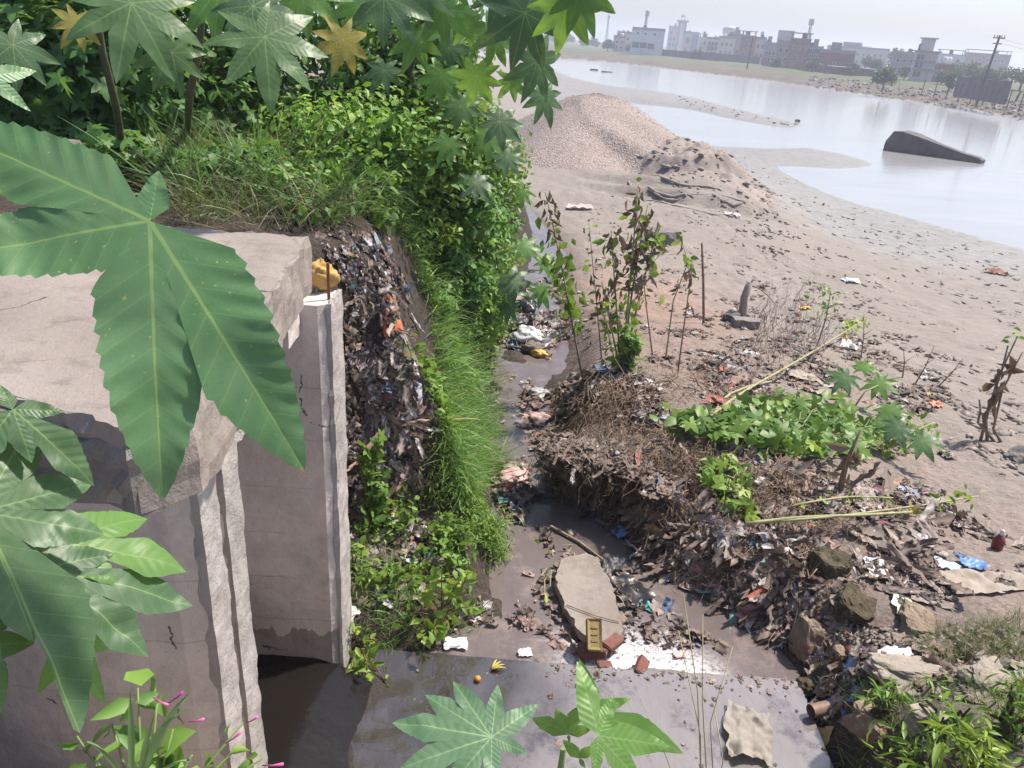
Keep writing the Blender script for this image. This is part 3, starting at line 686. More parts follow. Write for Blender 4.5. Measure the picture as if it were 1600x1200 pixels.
def building(label, pxl, pxr, pyb, hpx, col, win=(), floors=(), roof='parapet', extra=None, zb=1.9, name='house', depth=None, lean=0.0):
    """win: windows as fractions (u0,u1,v0,v1); floors: heights (fraction) of projecting slabs"""
    p = P((pxl+pxr)/2, pyb, z=zb); ax = (p-_C)@_f; sc = ax/FPX
    W_ = (pxr-pxl)*sc; Hh = hpx*sc/math.cos(0.08); D = depth or max(6.0, 0.8*W_)
    rz = -math.atan2(p[0], p[1])*0.8
    t = empty(name, (p[0], p[1], zb), rz); tag(t, label, 'building')
    m_ = MB(); m_.box((0, D/2, Hh/2-0.25), (W_, D, Hh+0.5)); m_.build('wall', W[col], t)
    r_ = MB()
    if roof == 'parapet':
        r_.box((0, D/2, Hh+0.08), (W_+0.5, D+0.5, 0.16)); 
        for sx in (-1, 1): r_.box((sx*(W_/2-0.08), D/2, Hh+0.55), (0.16, D, 0.8))
        r_.box((0, 0.08, Hh+0.5), (W_-0.34, 0.16, 0.66))
    elif roof == 'slab': r_.box((0, D/2-0.2, Hh+0.12), (W_+1.2, D+1.2, 0.22))
    elif roof == 'canopy':
        r_.box((0, D/2, Hh+0.1), (W_+0.3, D+0.3, 0.18))
        for sx in (-1, 1):
            for yy in (0.4, D-0.4): r_.box((sx*(W_/2-0.4), yy, Hh+.8), (0.22, 0.22, 1.3))
        r_.box((0, D/2, Hh+1.53), (W_+0.6, D+0.6, 0.16))
    r_.build('roof', SLABM, t)
    for i, (u0, u1, v0, v1) in enumerate(win):
        x0, x1, z0, z1 = (u0-.5)*W_, (u1-.5)*W_, v0*Hh, v1*Hh
        f = MB(); e = 0.12
        f.box(((x0+x1)/2, -0.03, z1+e/2), (x1-x0+2*e, 0.18, e)); f.box(((x0+x1)/2, -0.05, z0-e/2), (x1-x0+2*e, 0.24, e))
        f.box((x0-e/2, -0.03, (z0+z1)/2), (e, 0.18, z1-z0)); f.box((x1+e/2, -0.03, (z0+z1)/2), (e, 0.18, z1-z0))
        fo = f.build('window', FR, t)
        MB().box(((x0+x1)/2, 0.0, (z0+z1)/2), (x1-x0-0.01, 0.06, z1-z0-0.01)).build('pane', GL, fo)
    for v in floors:
        m_ = MB(); m_.box((0, -0.45, v*Hh), (W_+0.3, 0.9, 0.16)); s_ = m_.build('balcony', SLABM, t)
        r_ = MB(); r_.box((0, -0.86, v*Hh+0.95), (W_+0.2, 0.06, 0.07)); 
        for k in range(7): r_.box(((k/6-.5)*(W_), -0.86, v*Hh+0.5), (0.06, 0.05, 0.85))
        r_.build('railing', STEEL, s_)
    if extra: extra(t, W_, Hh, D)
    if depth is None:
        for k in range(1+int(RNG.random() > .5)):
            tx, ty = (RNG.random()-.5)*W_*.6, D*(.3+.4*RNG.random()); V, F = tube([(tx, ty, Hh+.2), (tx, ty, Hh+1.5), (tx, ty, Hh+1.75)], [.65, .65, .35], 10); mk('roof_tank', V, F, GL if RNG.random() > .4 else W['white'], t, True)
        if RNG.random() > .35: MB().box(((RNG.random()-.5)*W_*.5, D*.55, Hh+1.3), (W_*.3, D*.35, 2.6)).build('stair_room', W[('grey', 'cream', 'brick', 'palepink')[RNG.integers(4)]], t)
    return t
def grid(nu, nv, u0=.08, u1=.92, v0=.12, v1=.9, fu=.55, fv=.55):
    return [(u0+(u1-u0)*(i+.5-fu/2)/nu, u0+(u1-u0)*(i+.5+fu/2)/nu, v0+(v1-v0)*(j+.5-fv/2)/nv, v0+(v1-v0)*(j+.5+fv/2)/nv) for i in range(nu) for j in range(nv)]
def Z1(X): return 940+X/4.85
def Y1(Y): return 10+Y/4.85
def Z2(X): return 1250+X/4.57
def Y2(Y): return 40+Y/4.57
building('long white two storey building at left of the far bank', 984, 1034, 86, 35, 'white', [(.05, .26, .28, .50), (.29, .48, .28, .50), (.52, .72, .26, .48), (.15, .21, .83, .89), (.38, .44, .83, .88), (.66, .73, .82, .88)], name='house')
def tower(t, W_, Hh, D):
    m_ = MB(); m_.box((0, 1.6, Hh+0.6), (W_*1.5, W_*1.5, 0.35)); m_.box((0, 1.6, Hh+0.9), (W_*1.25, W_*1.25, 0.3)); m_.build('cornice', SLABM, t)
    for sx in (-1, 1):
        for sy in (-1, 1): MB().box((sx*0.9, 1.6+sy*0.9, Hh+2.0), (0.3, 0.3, 2.0)).build('kiosk_post', W['lav'], t)
    V, F = tube([(0, 1.6, Hh+3.0+z) for z in (0, .3, .8, 1.2, 1.5, 1.7)], [1.7, 1.55, 1.3, .8, .3, .06], 12); mk('dome', V, F, W['lav'], t, True)
    MB().box((0, -0.08, Hh*0.5), (W_*0.45, 0.1, Hh*0.93)).build('pilaster', W['white'], t)
building('tall temple tower with a small domed kiosk on top', 1054, 1067, 81, 42, 'lav', [(.3, .7, .68, .82)], name='temple_tower', extra=tower, roof='slab', depth=3.6)
def flag(t, W_, Hh, D):
    V = [(W_*0.05+x, -0.25+0.12*math.sin(x*3+z), Hh*0.62+z) for z in (0, 1.5, 3.0, 4.2) for x in (0, 0.9, 1.8)]
    mk('banner', V, [(r*3+c, r*3+c+1, r*3+c+4, r*3+c+3) for r in range(3) for c in range(2)], simple('orange_cloth', (0.70, 0.20, 0.10), 0.8), t)
building('grey temple annex with an orange banner beside the tower', 1041, 1054, 79, 33, 'lav', grid(2, 3), extra=flag, roof='parapet')
building('blue and white house with tan outline right of the temple', 1064, 1088, 84, 29, 'cream', [(.22, .42, .5, .78), (.18, .3, .1, .3), (.6, .68, .12, .3)], extra=lambda t, W_, Hh, D: MB().box((W_*0.27, -0.1, Hh*0.5), (W_*0.42, 0.3, Hh*0.9)).build('blue_front', W['blue'], t))
building('low cream shop between the blue house and the balcony house', 1089, 1101, 87, 26, 'cream', [(.2, .5, .2, .45), (.6, .9, .6, .8)], (.5,), roof='canopy')
building('narrow white three storey house with open balconies', 1101, 1120, 91, 27, 'white', grid(3, 3, fu=.7, fv=.6), (.33, .66))
building('plain cream cement block right of the balcony house', 1119, 1144, 92, 29, 'cream', grid(3, 2, fu=.4, fv=.35))
building('tall pale grey house front below the water tower', 1138, 1154, 93, 36, 'lav', [(.2, .4, .55, .7), (.55, .85, .2, .4)], roof='slab')
building('red brick house with a dark canopy on its roof', 1153, 1175, 97, 37, 'brick', [(.15, .35, .2, .35), (.6, .85, .55, .7)], roof='canopy')
building('pale pink cement house just right of the leaning river pole', 1176, 1191, 98, 33, 'palepink', grid(2, 2, fu=.4, fv=.35))
building('cement house with two rows of dark openings', 1190, 1209, 101, 28, 'lav', grid(3, 2, v0=.1, v1=.75, fu=.75, fv=.55), (.5,))
building('grey house carrying a pale pink roof storey', 1209, 1230, 104, 33, 'grey', grid(2, 2, fu=.5, fv=.4), extra=lambda t, W_, Hh, D: MB().box((0, D/2, Hh+2), (W_*1.1, D*.8, 3.2)).build('roof_room', W['palepink'], t))
building('wide dark brick building with tiered roofs', 1228, 1258, 107, 42, 'brick', grid(3, 2, fu=.3, fv=.25), roof='canopy')
building('low grey house right of the tiered brick building', 1257, 1279, 110, 30, 'dgrey', grid(3, 2, fu=.45, fv=.4))
building('brown brick hall with a flat roof', 1279, 1328, 114, 28, 'brick', [(.05, .12, .1, .35), (.4, .47, .4, .55)], roof='parapet')
building('long low brick shed in front of the brown hall', 1298, 1362, 118, 10, 'brick', [], roof='slab', depth=7)
building('long cream building behind the brown brick hall', 1292, 1380, 105, 26, 'cream', grid(9, 2, fu=.35, fv=.3), zb=2.0)
building('grey house behind the round tree on the bank', 1390, 1425, 118, 30, 'grey', grid(3, 2, fu=.4, fv=.35))
def bal(t, W_, Hh, D):
    MB().box((-W_*0.05, D/2, Hh+1.4), (W_*0.6, D*.6, 2.6)).build('stair_room', W['palepink'], t)
    MB().box((-W_*0.05, D/2, Hh+2.85), (W_*0.8, D*.75, .25)).build('stair_roof', W['palepink'], t)
building('tall pale pink house with stacked balconies on its left', 1423, 1453, 127, 42, 'palepink', [(.06, .2, .16, .32), (.26, .38, .16, .32), (.06, .2, .46, .62), (.26, .38, .46, .62), (.06, .2, .74, .88), (.26, .38, .74, .88)], (.4, .68), extra=bal, roof='slab')
building('low brick wing right of the tall pink house', 1451, 1482, 128, 25, 'brick', grid(2, 1, fu=.3, fv=.3), roof='slab')
building('white house with a dark overhanging roof', 1460, 1497, 118, 30, 'white', grid(3, 2, fu=.4, fv=.35), roof='canopy', zb=2.0)
building('brick house with a roof canopy behind the right pole', 1505, 1566, 118, 31, 'brick', grid(5, 2, fu=.35, fv=.35), roof='canopy', zb=2.0)
building('pink house at far left edge of the town', 957, 975, 81, 20, 'pink', grid(2, 2, fu=.4, fv=.35))
building('pale block behind the long white building', 966, 984, 80, 25, 'palepink', grid(2, 2, fu=.4, fv=.35))
building('small hazy house left of the pink one', 868, 884, 66, 14, 'lav', grid(2, 2), zb=2.0)
# water tower
p = P(1135, 90, z=2.0); sc = (p-_C)@_f/FPX*1.15; k = 1.15
p = _C+(p-_C)*1.15; p[2] = 2.0
t = empty('water_tower', p); tag(t, 'white round water tower rising behind the houses', 'water tower')
V, F = tube([(0, 0, sc*z) for z in (28, 29, 33, 39, 39.5, 43)], [sc*r for r in (5, 10, 12, 12.5, 13, 1)], 20); mk('tank', V, F, W['white'], t, True)
for q in range(6): MB().tube([(sc*7*math.cos(q*1.047), sc*7*math.sin(q*1.047), 0), (sc*6*math.cos(q*1.047), sc*6*math.sin(q*1.047), sc*30)], sc*0.9, 6).build('leg', W['grey'], t)
# lattice masts
def mast(px, pyb, hpx, lab):
    p = P(px, pyb, z=2.0); p = _C+(p-_C)*1.2; p[2] = 2.0; h = hpx*((p-_C)@_f)/FPX
    t = empty('radio_mast', p); tag(t, lab, 'mast', 'masts over the town')
    for sx, sy in ((-1, -1), (1, -1), (0, 1)): MB().tube([(sx*.9, sy*.8, 0), (sx*.2, sy*.2, h)], 0.16, 4).build('leg', STEEL, t)
    m_ = MB()
    for q in range(12):
        z0, z1 = h*q/12, h*(q+1)/12; a = .9-.7*q/12; b = .9-.7*(q+1)/12
        m_.tube([(-a, -a*.9, z0), (b, -b*.9, z1)], .08, 3); m_.tube([(a, -a*.9, z0), (0, b*.9, z1)], .08, 3); m_.tube([(0, a*.9, z0), (-b, -b*.9, z1)], .08, 3)
    m_.build('bracing', STEEL, t)
    for q in range(3): MB().box((math.cos(q*2.1)*.7, math.sin(q*2.1)*.7, h*.93), (.5, .5, 2.0)).build('antenna', W['white'], t)
mast(1003, 86, 60, 'thin lattice mast above the long white building'); mast(1253, 106, 66, 'lattice mast above the tiered brick building'); mast(946, 75, 45, 'faint mast above the far left trees')
# poles
WOOD = simple('weathered_pole', (0.10, 0.085, 0.08), 0.9, 0.3)
def pole(px, py, hpx, z, lab, arm=True, lean=0.0):
    p = P(px, py, z=z); h = hpx*((p-_C)@_f)/FPX*1.02
    t = empty('utility_pole', p); tag(t, lab, 'pole')
    MB().tube([(0, 0, -0.5), (lean*h*.5, 0, h*.5), (lean*h, 0, h)], [0.19, .16, 0.13], 8).build('post', WOOD, t)
    if arm:
        for zz, w_ in ((.96, 1.5), (.88, 1.1)): MB().box((lean*h*zz, 0, h*zz), (w_, .12, .12)).build('crossarm', WOOD, t)
        for q in (-.65, -.3, .3, .65): MB().tube([(lean*h*.96+q, 0, h*.96), (lean*h*.96+q, 0, h*.96+.35)], .06, 6).build('insulator', STEEL, t)
    return t, np.array([p[0]+lean*h, p[1], p[2]+h*.96])
t1, q1 = pole(1526, 161, 95, 1.5, 'electric pole with crossarms on the right far bank', lean=.05)
t2, q2 = pole(1167, 106, 45, 1.8, 'plain dark pole standing before the brick house', arm=False, lean=.03)
t3, q3 = pole(1586, 158, 15, 1.5, 'short leaning post at the right edge of the far bank', arm=False, lean=.3)
for k, (zz) in enumerate((0, -.5)):
    wi = MB().tube(curve(q1+np.array([0, 0, zz]), q1+np.array([60, 40, zz-1]), -1.2, 12), .02, 3).build('overhead_wire', STEEL); tag(wi, ('upper' if k == 0 else 'lower')+' thin wire running right from the electric pole', 'wire')
# boundary walls
def bwall(a, b, h, lab, col):
    a = P(*a, z=1.9); b = P(*b, z=1.9); L = np.linalg.norm((b-a)[:2]); rz = math.atan2(b[1]-a[1], b[0]-a[0])
    t = empty('boundary_wall', a, rz); tag(t, lab, 'wall'); n = max(2, int(L/4))
    for k in range(n): MB().box((L*(k+.5)/n, 0, h/2-.2), (L/n-.03, .25, h+.4+.12*RNG.random())).build('panel', W[col], t)
    for k in range(n+1): MB().box((L*k/n, 0, h/2-.1), (.35, .36, h+.5)).build('post', W[col], t)
bwall((1035, 88), (1185, 100), 2.2, 'long dark boundary wall below the town houses', 'dgrey')
bwall((1190, 102), (1290, 114), 1.6, 'low boundary wall before the brown brick hall', 'brick')
bwall((1492, 146), (1570, 158), 2.4, 'dark brick wall right of the far bank bushes', 'dgrey')
# fence stakes on the right far bank
for k in range(9):
    p = P(1440+k*19, 146+k*3.1, z=1.6); o = MB().tube([(0, 0, -.3), (.05, 0, 1.9+.3*RNG.random())], .07, 5).build('fence_stake', WOOD); o.location = tuple(p)
    tag(o, 'thin fence stake standing on the rubble bank under the electric pole', 'stake', 'fence stakes on the far bank')
# vehicles, small and far
p = P(1177, 98, z=2.1); t = empty('parked_car', p, 0.2); tag(t, 'small white car parked by the boundary wall', 'car')
CARW = simple('white_car_paint', (0.7, 0.7, 0.72), 0.35)
MB().box((0, 0, .65), (4.0, 1.7, .7)).build('body', CARW, t); MB().box((-.2, 0, 1.2), (2.2, 1.5, .55), taper=.75).build('cabin', GL, t)
for sx in (-1.25, 1.25):
    for sy in (-.8, .8):
        V, F = tube([(sx, sy-.1, .32), (sx, sy+.1, .32)], .32, 10); mk('wheel', V, F, GL, t)

# ---------------------------------------------------------------- far trees
def leaf_t(w_=0.5, fold=0.25):
    V = np.array([(0, 0, 0), (0.33, w_*0.5, fold*w_*.5), (0.33, 0, -0.03), (0.33, -w_*0.5, fold*w_*.5), (0.68, w_*.36, fold*w_*.2), (0.68, 0, -0.08), (0.68, -w_*.36, fold*w_*.2), (1, 0, -0.2)])
    F = np.array([(0, 2, 1), (0, 3, 2), (1, 2, 5), (1, 5, 4), (2, 3, 6), (2, 6, 5), (4, 5, 7), (5, 6, 7)])
    lf = np.stack([V[:, 0], V[:, 1], V[:, 0]*0], 1)
    return V, F, lf
OV = [leaf_t(.55), leaf_t(.42, .5), leaf_t(.7, .1)]
NARROW = [leaf_t(.16, .3), leaf_t(.22, .2)]
def rand_frames(n, up=0.5):
    N = RNG.normal(0, 1, (n, 3)); N /= np.linalg.norm(N, axis=1, keepdims=True); N[:, 2] = np.abs(N[:, 2])+up
    return frames(N, RNG.normal(0, 1, (n, 3)))
FARG = leafmat('far_foliage', [(0.0, (0.02, 0.045, 0.02)), (0.5, (0.04, 0.08, 0.03)), (1.0, (0.08, 0.12, 0.04))], tf=0.15, rough=0.7)
TRUNK = simple('bark', (0.09, 0.07, 0.055), 0.9, 0.35, 6, 0.5)
def tree(px, py, wpx, hpx, lab, z=1.9, n=1100, name='tree', back=1.0, mat=None):
    p = P(px, py, z=z); p = _C+(p-_C)*back; p[2] = z; s = ((p-_C)@_f)/FPX; w_, h = wpx*s/2, hpx*s
    t = empty(name, p); tag(t, lab, 'tree' if name == 'tree' else 'bush')
    m_ = MB(); m_.tube([(0, 0, -.3), (.1*h*.2, 0, h*.25), (0, .05*h, h*.55)], [.05*h, .04*h, .02*h], 7)
    for q in range(4): m_.tube([(0, 0, h*.25), (w_*.5*math.cos(q*1.6), w_*.5*math.sin(q*1.6), h*.6)], [.025*h, .008*h], 5)
    m_.build('trunk', TRUNK, t)
    k = 7; cc = RNG.normal(0, 1, (k, 3)); cc /= np.linalg.norm(cc, axis=1, keepdims=True)
    cc = np.array([0, 0, h*.58])+cc*np.array([w_*.55, w_*.55, h*.22])
    I = RNG.integers(0, k, n); d = RNG.normal(0, 1, (n, 3)); d /= np.linalg.norm(d, axis=1, keepdims=True)
    O = cc[I]+d*(RNG.random((n, 1))**.45)*np.array([w_*.5, w_*.5, h*.25]); O[:, 2] = np.maximum(O[:, 2], h*.06)
    M = rand_frames(n)*(s*4.2*(0.6+0.7*RNG.random(n)))[:, None, None]
    scatter('crown', OV, O, M, mat or FARG, t)
for a in ((1378, 141, 40, 34, 'round dark green bush alone on the far bank', 1.2, 1300, 'bush'), (1482, 142, 24, 27, 'smaller bush left of the electric pole', 1.6, 900, 'bush'),
          (1360, 116, 36, 26, 'hazy tree between the cream building and grey house', 1.9, 900), (1395, 112, 26, 34, 'pale tree right of the cream building', 1.9, 800), (1495, 128, 36, 30, 'tree right of the tall pink house', 1.9, 900), (1520, 134, 44, 34, 'broad tree behind the electric pole', 1.9, 1000), (1556, 138, 48, 36, 'broad tree just right of the electric pole', 1.9, 1000), (1592, 142, 46, 38, 'big tree at the right edge of the far bank', 1.9, 1000), (1640, 150, 60, 40, 'tree beyond the right edge of the bank', 1.9, 700),
          (949, 80, 22, 16, 'hazy round tree left of the pink house', 2, 700), (912, 73, 22, 12, 'faint far tree above the left river bend', 2, 600), (930, 74, 18, 12, 'faint tree next to the left river bend', 2, 600), (885, 69, 26, 13, 'far hazy tree over the left shoreline', 2, 600), (860, 66, 24, 12, 'farthest hazy tree near the leaves at left', 2, 600), (1090, 92, 16, 12, 'small tree before the low cream shop', 2, 400), (1212, 106, 18, 14, 'small tree before the roof storey house', 2, 450), (1268, 112, 20, 16, 'small tree before the low grey house', 2, 450), (1330, 118, 22, 18, 'tree at the right end of the brown hall', 2, 500), (1412, 124, 24, 20, 'low tree left of the tall pink house', 1.9, 500), (1470, 132, 26, 20, 'low tree under the white roofed house', 1.9, 500), (982, 82, 10, 12, 'little tree at the foot of the white building', 2, 400), (1345, 100, 26, 26, 'dark treetop behind the cream roofs', 2, 600)):
    tree(*a)
# rubble on the far bank
n = 1500; pxs = RNG.uniform(1260, 1640, n); t_ = (pxs-840)/760; far_y = 88+(186-88)*np.interp(pxs, [840, 1000, 1200, 1400, 1600, 1640], [0, .14, .385, .68, 1, 1.07])
O = P(pxs, far_y-RNG.random(n)**1.5*16*np.clip(t_, .3, 1)-.5, z=0.5); O[:, 2] = hgt(O[:, 0], O[:, 1])+0.05
s_ = 0.12+0.5*RNG.random(n)**3; M = rand_frames(n, 0)*s_[:, None, None]
scatter('bank_rubble', [(ico*np.array([1, .7, .5]), icf)], O, M, leafmat('rubble_stone', [(0, (0.10, 0.085, 0.075)), (.5, (0.15, 0.125, 0.11)), (1, (0.30, 0.27, 0.25))], tf=0, rough=.9, tint=0), kind='stuff')['label'] = 'broken rubble strewn along the far bank'
# ================================================================ VEGETATION
def castor(lobes, rows=10, cols=5, sinus=0.40, droop=0.25, quilt=0.0, seed=0, fold=0.12, serr=0.10, curl=0.0, blunt=0.95):
    """palmate leaf in the xy plane, centre at the origin; lobes = [(angle, length)]; returns V, quad F, lf"""
    r = np.random.default_rng(seed)
    lobes = sorted((l if len(l) > 2 else (*l, 1.0)) for l in lobes); n = len(lobes); Vs, Fs, Ls = [], [], []; off = 0
    Lm = max(l[1] for l in lobes)
    for i, (a, L, wm) in enumerate(lobes):
        aL, LL = lobes[(i+1) % n][:2]; aR, LR = lobes[(i-1) % n][:2]
        bL = ((aL-a) % (2*math.pi))/2; bR = ((a-aR) % (2*math.pi))/2
        if n == 1: bL = bR = 0.6
        bL_, bR_ = min(bL, 0.75), min(bR, 0.75)
        ss = np.linspace(0.0, 1.0, rows+1)**0.9
        x = L*ss
        def half(b, Lo):
            wt = (0.10+0.24*sinus)*L*wm
            g_ = np.clip(1-ss, 0, 1)**blunt*(1+1.3*ss)
            tooth = ss*15.0+.6*vnoise(ss*7+i, ss*0+seed+b, 31); ph = tooth % 1.0; amp = .35+1.3*_hash(np.floor(tooth), np.full_like(ss, i*3+int(b*50)), seed+1)
            env = wt*g_*(1+serr*amp*np.where(ss > 0.15, ph-0.6, 0)+.10*vnoise(ss*5+seed, ss*0+i+b, 33))
            wedge = x*math.tan(b)
            return np.where(env > wedge, wedge, np.minimum(env, wedge*0.985))
        hl, hr = half(bL_, LL), half(bR_, LR)
        js = np.linspace(-1, 1, cols)
        X = np.repeat(x[:, None], cols, 1); Y = np.where(js[None] >= 0, js[None]*hl[:, None], js[None]*hr[:, None])
        # keep sector borders shared with the neighbours; relief as a function of lobe coordinates
        rel = -droop*(X/Lm)**2*Lm
        edge = np.abs(js)[None]*np.ones_like(X)
        free = np.clip((X/L-0.35)/0.3, 0, 1)
        rel = rel-fold*np.abs(Y)*(-1)*free*0.6-curl*edge**3*free*L*0.12
        if quilt: rel = rel+quilt*L*np.cos(2*math.pi*((X-0.75*np.abs(Y))/L*10+0.5))*np.clip(np.abs(Y)/(0.12*L), 0, 1)*np.clip(X/L*3, 0, 1)
        rel = rel+L*0.06*free*vnoise(X*6/L+seed+i*3, Y*6/L, seed+i)
        tw = r.normal(0, 0.12); rel = rel+tw*Y*free
        ca, sa = math.cos(a), math.sin(a)
        Vs.append(np.stack([X*ca-Y*sa, X*sa+Y*ca, rel], -1).reshape(-1, 3)); Ls.append(np.stack([X/L, Y/L, np.full_like(X, i)], -1).reshape(-1, 3))
        q = np.arange((rows+1)*cols).reshape(rows+1, cols)+off
        Fs.append(np.stack([q[:-1, :-1], q[1:, :-1], q[1:, 1:], q[:-1, 1:]], -1).reshape(-1, 4)); off += (rows+1)*cols
    return np.concatenate(Vs), np.concatenate(Fs), np.concatenate(Ls)
def std_lobes(seed=0, n=8, gap=0.5):
    r = np.random.default_rng(seed); out = []
    for i in range(n):
        a = -math.pi+gap/2+(2*math.pi-gap)*(i+.5)/n
        out.append((a+r.normal(0, .04), (0.62+0.38*math.cos(a/2)**1.2)*(1+r.normal(0, .05))))
    return out
LEAFG = [(0.0, (0.074, 0.182, 0.046)), (0.35, (0.151, 0.305, 0.073)), (0.7, (0.269, 0.463, 0.094)), (1.0, (0.511, 0.707, 0.115))]
M_CAST = leafmat('castor_leaf', [(0.0, (0.035, 0.085, 0.045)), (0.5, (0.056, 0.130, 0.059)), (1.0, (0.106, 0.215, 0.054))], tf=0.28, rough=0.42, vein=(0.22, 0.34, 0.12))
M_CASTY = leafmat('castor_leaf_young_backlit', [(0.0, (0.088, 0.250, 0.048)), (1.0, (0.163, 0.338, 0.059))], trans=(0.35, 0.55, 0.05), tf=0.42, rough=0.4, vein=(0.26, 0.40, 0.12))  # for young leaves; on canopy leaves the brighter green paints in backlight
M_HERO = leafmat('castor_leaf_near', [(0.0, (0.125, 0.27, 0.115)), (1.0, (0.125, 0.27, 0.115))], trans=(0.2, 0.4, 0.06), tf=0.22, rough=0.40, vein=(0.28, 0.42, 0.14), spots=True)
M_YEL = leafmat('yellow_leaf', [(0.0, (0.40, 0.32, 0.05)), (1.0, (0.52, 0.42, 0.08))], trans=(0.6, 0.5, 0.05), tf=0.35, rough=0.6, vein=(0.5, 0.45, 0.15))
M_SMALL = leafmat('thicket_leaf', LEAFG, trans=(0.3, 0.5, 0.05), tf=0.36, rough=0.5)
M_LIGHT = leafmat('bright_weed_leaf', [(0.0, (0.097, 0.208, 0.041)), (0.5, (0.213, 0.353, 0.062)), (1.0, (0.428, 0.544, 0.082))], trans=(0.35, 0.5, 0.05), tf=0.35)
M_DRYL = leafmat('withered_leaf', [(0.0, (0.12, 0.085, 0.06)), (0.6, (0.22, 0.165, 0.115)), (1.0, (0.32, 0.25, 0.16))], trans=(.3, .2, .1), tf=0.22, rough=0.9, tint=0)
M_GRASS = leafmat('grass_blade', [(0.0, (0.057, 0.143, 0.031)), (0.5, (0.143, 0.286, 0.056)), (0.93, (0.286, 0.442, 0.099)), (1.0, (0.515, 0.403, 0.198))], trans=(0.3, 0.5, 0.06), tf=0.33)
M_STEM = simple('green_stem', (0.16, 0.24, 0.07), 0.5, 0.3, 12)
M_STALK = simple('pale_green_stalk', (0.29, 0.28, 0.15), 0.7, 0.35, 10)
M_DRYS = simple('dry_stalk', (0.22, 0.165, 0.12), 0.9, 0.35, 14)
M_REDST = simple('reddish_stem', (0.16, 0.08, 0.05), 0.7, 0.3, 12)

def put_leaf(parent, lobes, centre, xdir, ndir, size, mat, name='leaf', rows=14, cols=7, rnd=None, petiole=None, **kw):
    """one castor leaf as its own mesh: xdir = direction of the angle-0 lobe, ndir = face normal"""
    V, F, lf = castor(lobes, rows, cols, **kw)
    M = frames(np.array([ndir], float), np.array([xdir], float))[0]
    V = (V*size)@M.T+np.asarray(centre)
    o = mk(name, V, F, mat, parent, True, {'rnd': np.full(len(V), RNG.random() if rnd is None else rnd), 'lf': lf})
    if parent is not None: sub(o)
    if petiole is not None:
        a = np.asarray(petiole, float); c = np.asarray(centre)-np.asarray(M[:, 2])*0.006
        mid = (a+c)/2+np.array([0, 0, 0.12*np.linalg.norm(a-c)])
        t = np.linspace(0, 1, 9)[:, None]; pts = a*(1-t)**2+2*mid*t*(1-t)+c*t**2
        po = MB().tube(pts, 0.0045*max(1, size/.2), 6).build('petiole', M_STEM, o); po.matrix_parent_inverse = o.matrix_parent_inverse.copy()
    return o
CAMDIR = lambda p: (_C-np.asarray(p))/np.linalg.norm(_C-np.asarray(p))
def img_axes(p):
    """unit world vectors along picture-right and picture-down at a point, and towards the viewer"""
    return _R, -_U, CAMDIR(p)
def leaf_px(parent, cpx, d, tips, mat, tilt=(0, 0), rows=26, cols=11, sinus=.4, petiole_px=None, pd=None, name='leaf', **kw):
    """leaf at axial distance d whose lobes point to the given photo pixels, lying in a plane tilted from face-on"""
    c = P(*cpx, d=d); R_, D_, T_ = img_axes(c)
    N = T_+R_*tilt[0]-D_*tilt[1]; N /= np.linalg.norm(N)
    X = R_-N*(R_@N); X /= np.linalg.norm(X); Y = np.cross(N, X)
    lob = []
    for tx, ty, *wm in tips:
        v = ray(tx, ty); k = ((c-_C)@N)/(v@N); q = _C+v*k-c
        lob.append((math.atan2(q@Y, q@X), float(np.linalg.norm(q)), wm[0] if wm else 1.0))
    S_ = max(l[1] for l in lob); lob = [(a, l/S_, w_) for a, l, w_ in lob]
    return put_leaf(parent, lob, c, X, N, S_, mat, name, rows, cols, petiole=None if petiole_px is None else P(*petiole_px, d=pd or d), sinus=sinus, **kw)

# ---- the near castor plant on the left, close to the lens
st0 = P(-140, 700, d=0.95)
cp = empty('castor_plant', (-0.95, 0.35, 3.2)); tag(cp, 'castor plant with huge leaves crossing the left foreground', 'castor plant')
MB().tube([(-0.95, 0.35, 3.2), (-0.93, 0.45, 4.4), (-0.9, 0.5, 5.4), (-0.86, 0.6, 6.2)], [.03, .027, .022, .016], 8).build('stem', M_STALK, cp); sub(cp.children[-1])
leaf_px(cp, (234, 345), 0.74, [(246, 786), (484, 738), (-150, 405), (-150, 165), (248, 266, 1.5)], M_HERO, (-0.10, 0.28), 70, 23, sinus=.36, droop=.22, quilt=.005, seed=3, fold=.25, serr=.10, blunt=.85, petiole_px=(-60, 262), pd=.80, rnd=.5)
leaf_px(cp, (-20, 120), 0.80, [(50, 170), (-60, 40), (60, 105), (-100, 160)], M_HERO, (0.2, 0.5), 26, 13, sinus=.4, droop=.2, quilt=.005, seed=5, rnd=.4)
leaf_px(cp, (62, 292), .92, [(20, 240), (130, 300), (60, 330), (-40, 300)], M_CASTY, (0.1, -0.7), 20, 11, sinus=.5, droop=.2, seed=6, rnd=.3)
leaf_px(cp, (-30, 800), 0.80, [(168, 832), (148, 752), (60, 1000), (142, 1142), (-60, 1130), (60, 640), (-100, 660), (-160, 860)], M_CAST, (0.25, 0.30), 34, 17, sinus=.6, droop=.16, quilt=.004, seed=8, rnd=.55, blunt=.85, petiole_px=(-140, 700))
leaf_px(cp, (62, 890), 0.86, [(318, 928), (245, 1012), (182, 860), (150, 1030), (110, 790)], M_CAST, (0.3, 0.55), 30, 15, sinus=.65, droop=.25, quilt=.003, seed=9, rnd=.3)
leaf_px(cp, (90, 850), 0.90, [(300, 862), (235, 790), (190, 905)], M_CASTY, (0.1, 0.9), 22, 11, sinus=.8, droop=.3, seed=10, rnd=.6)
leaf_px(cp, (20, 640), 0.84, [(150, 745), (50, 720), (-60, 740), (100, 640), (0, 600)], M_CAST, (0.0, 0.45), 26, 13, sinus=.65, droop=.25, quilt=.003, seed=12, rnd=.5)
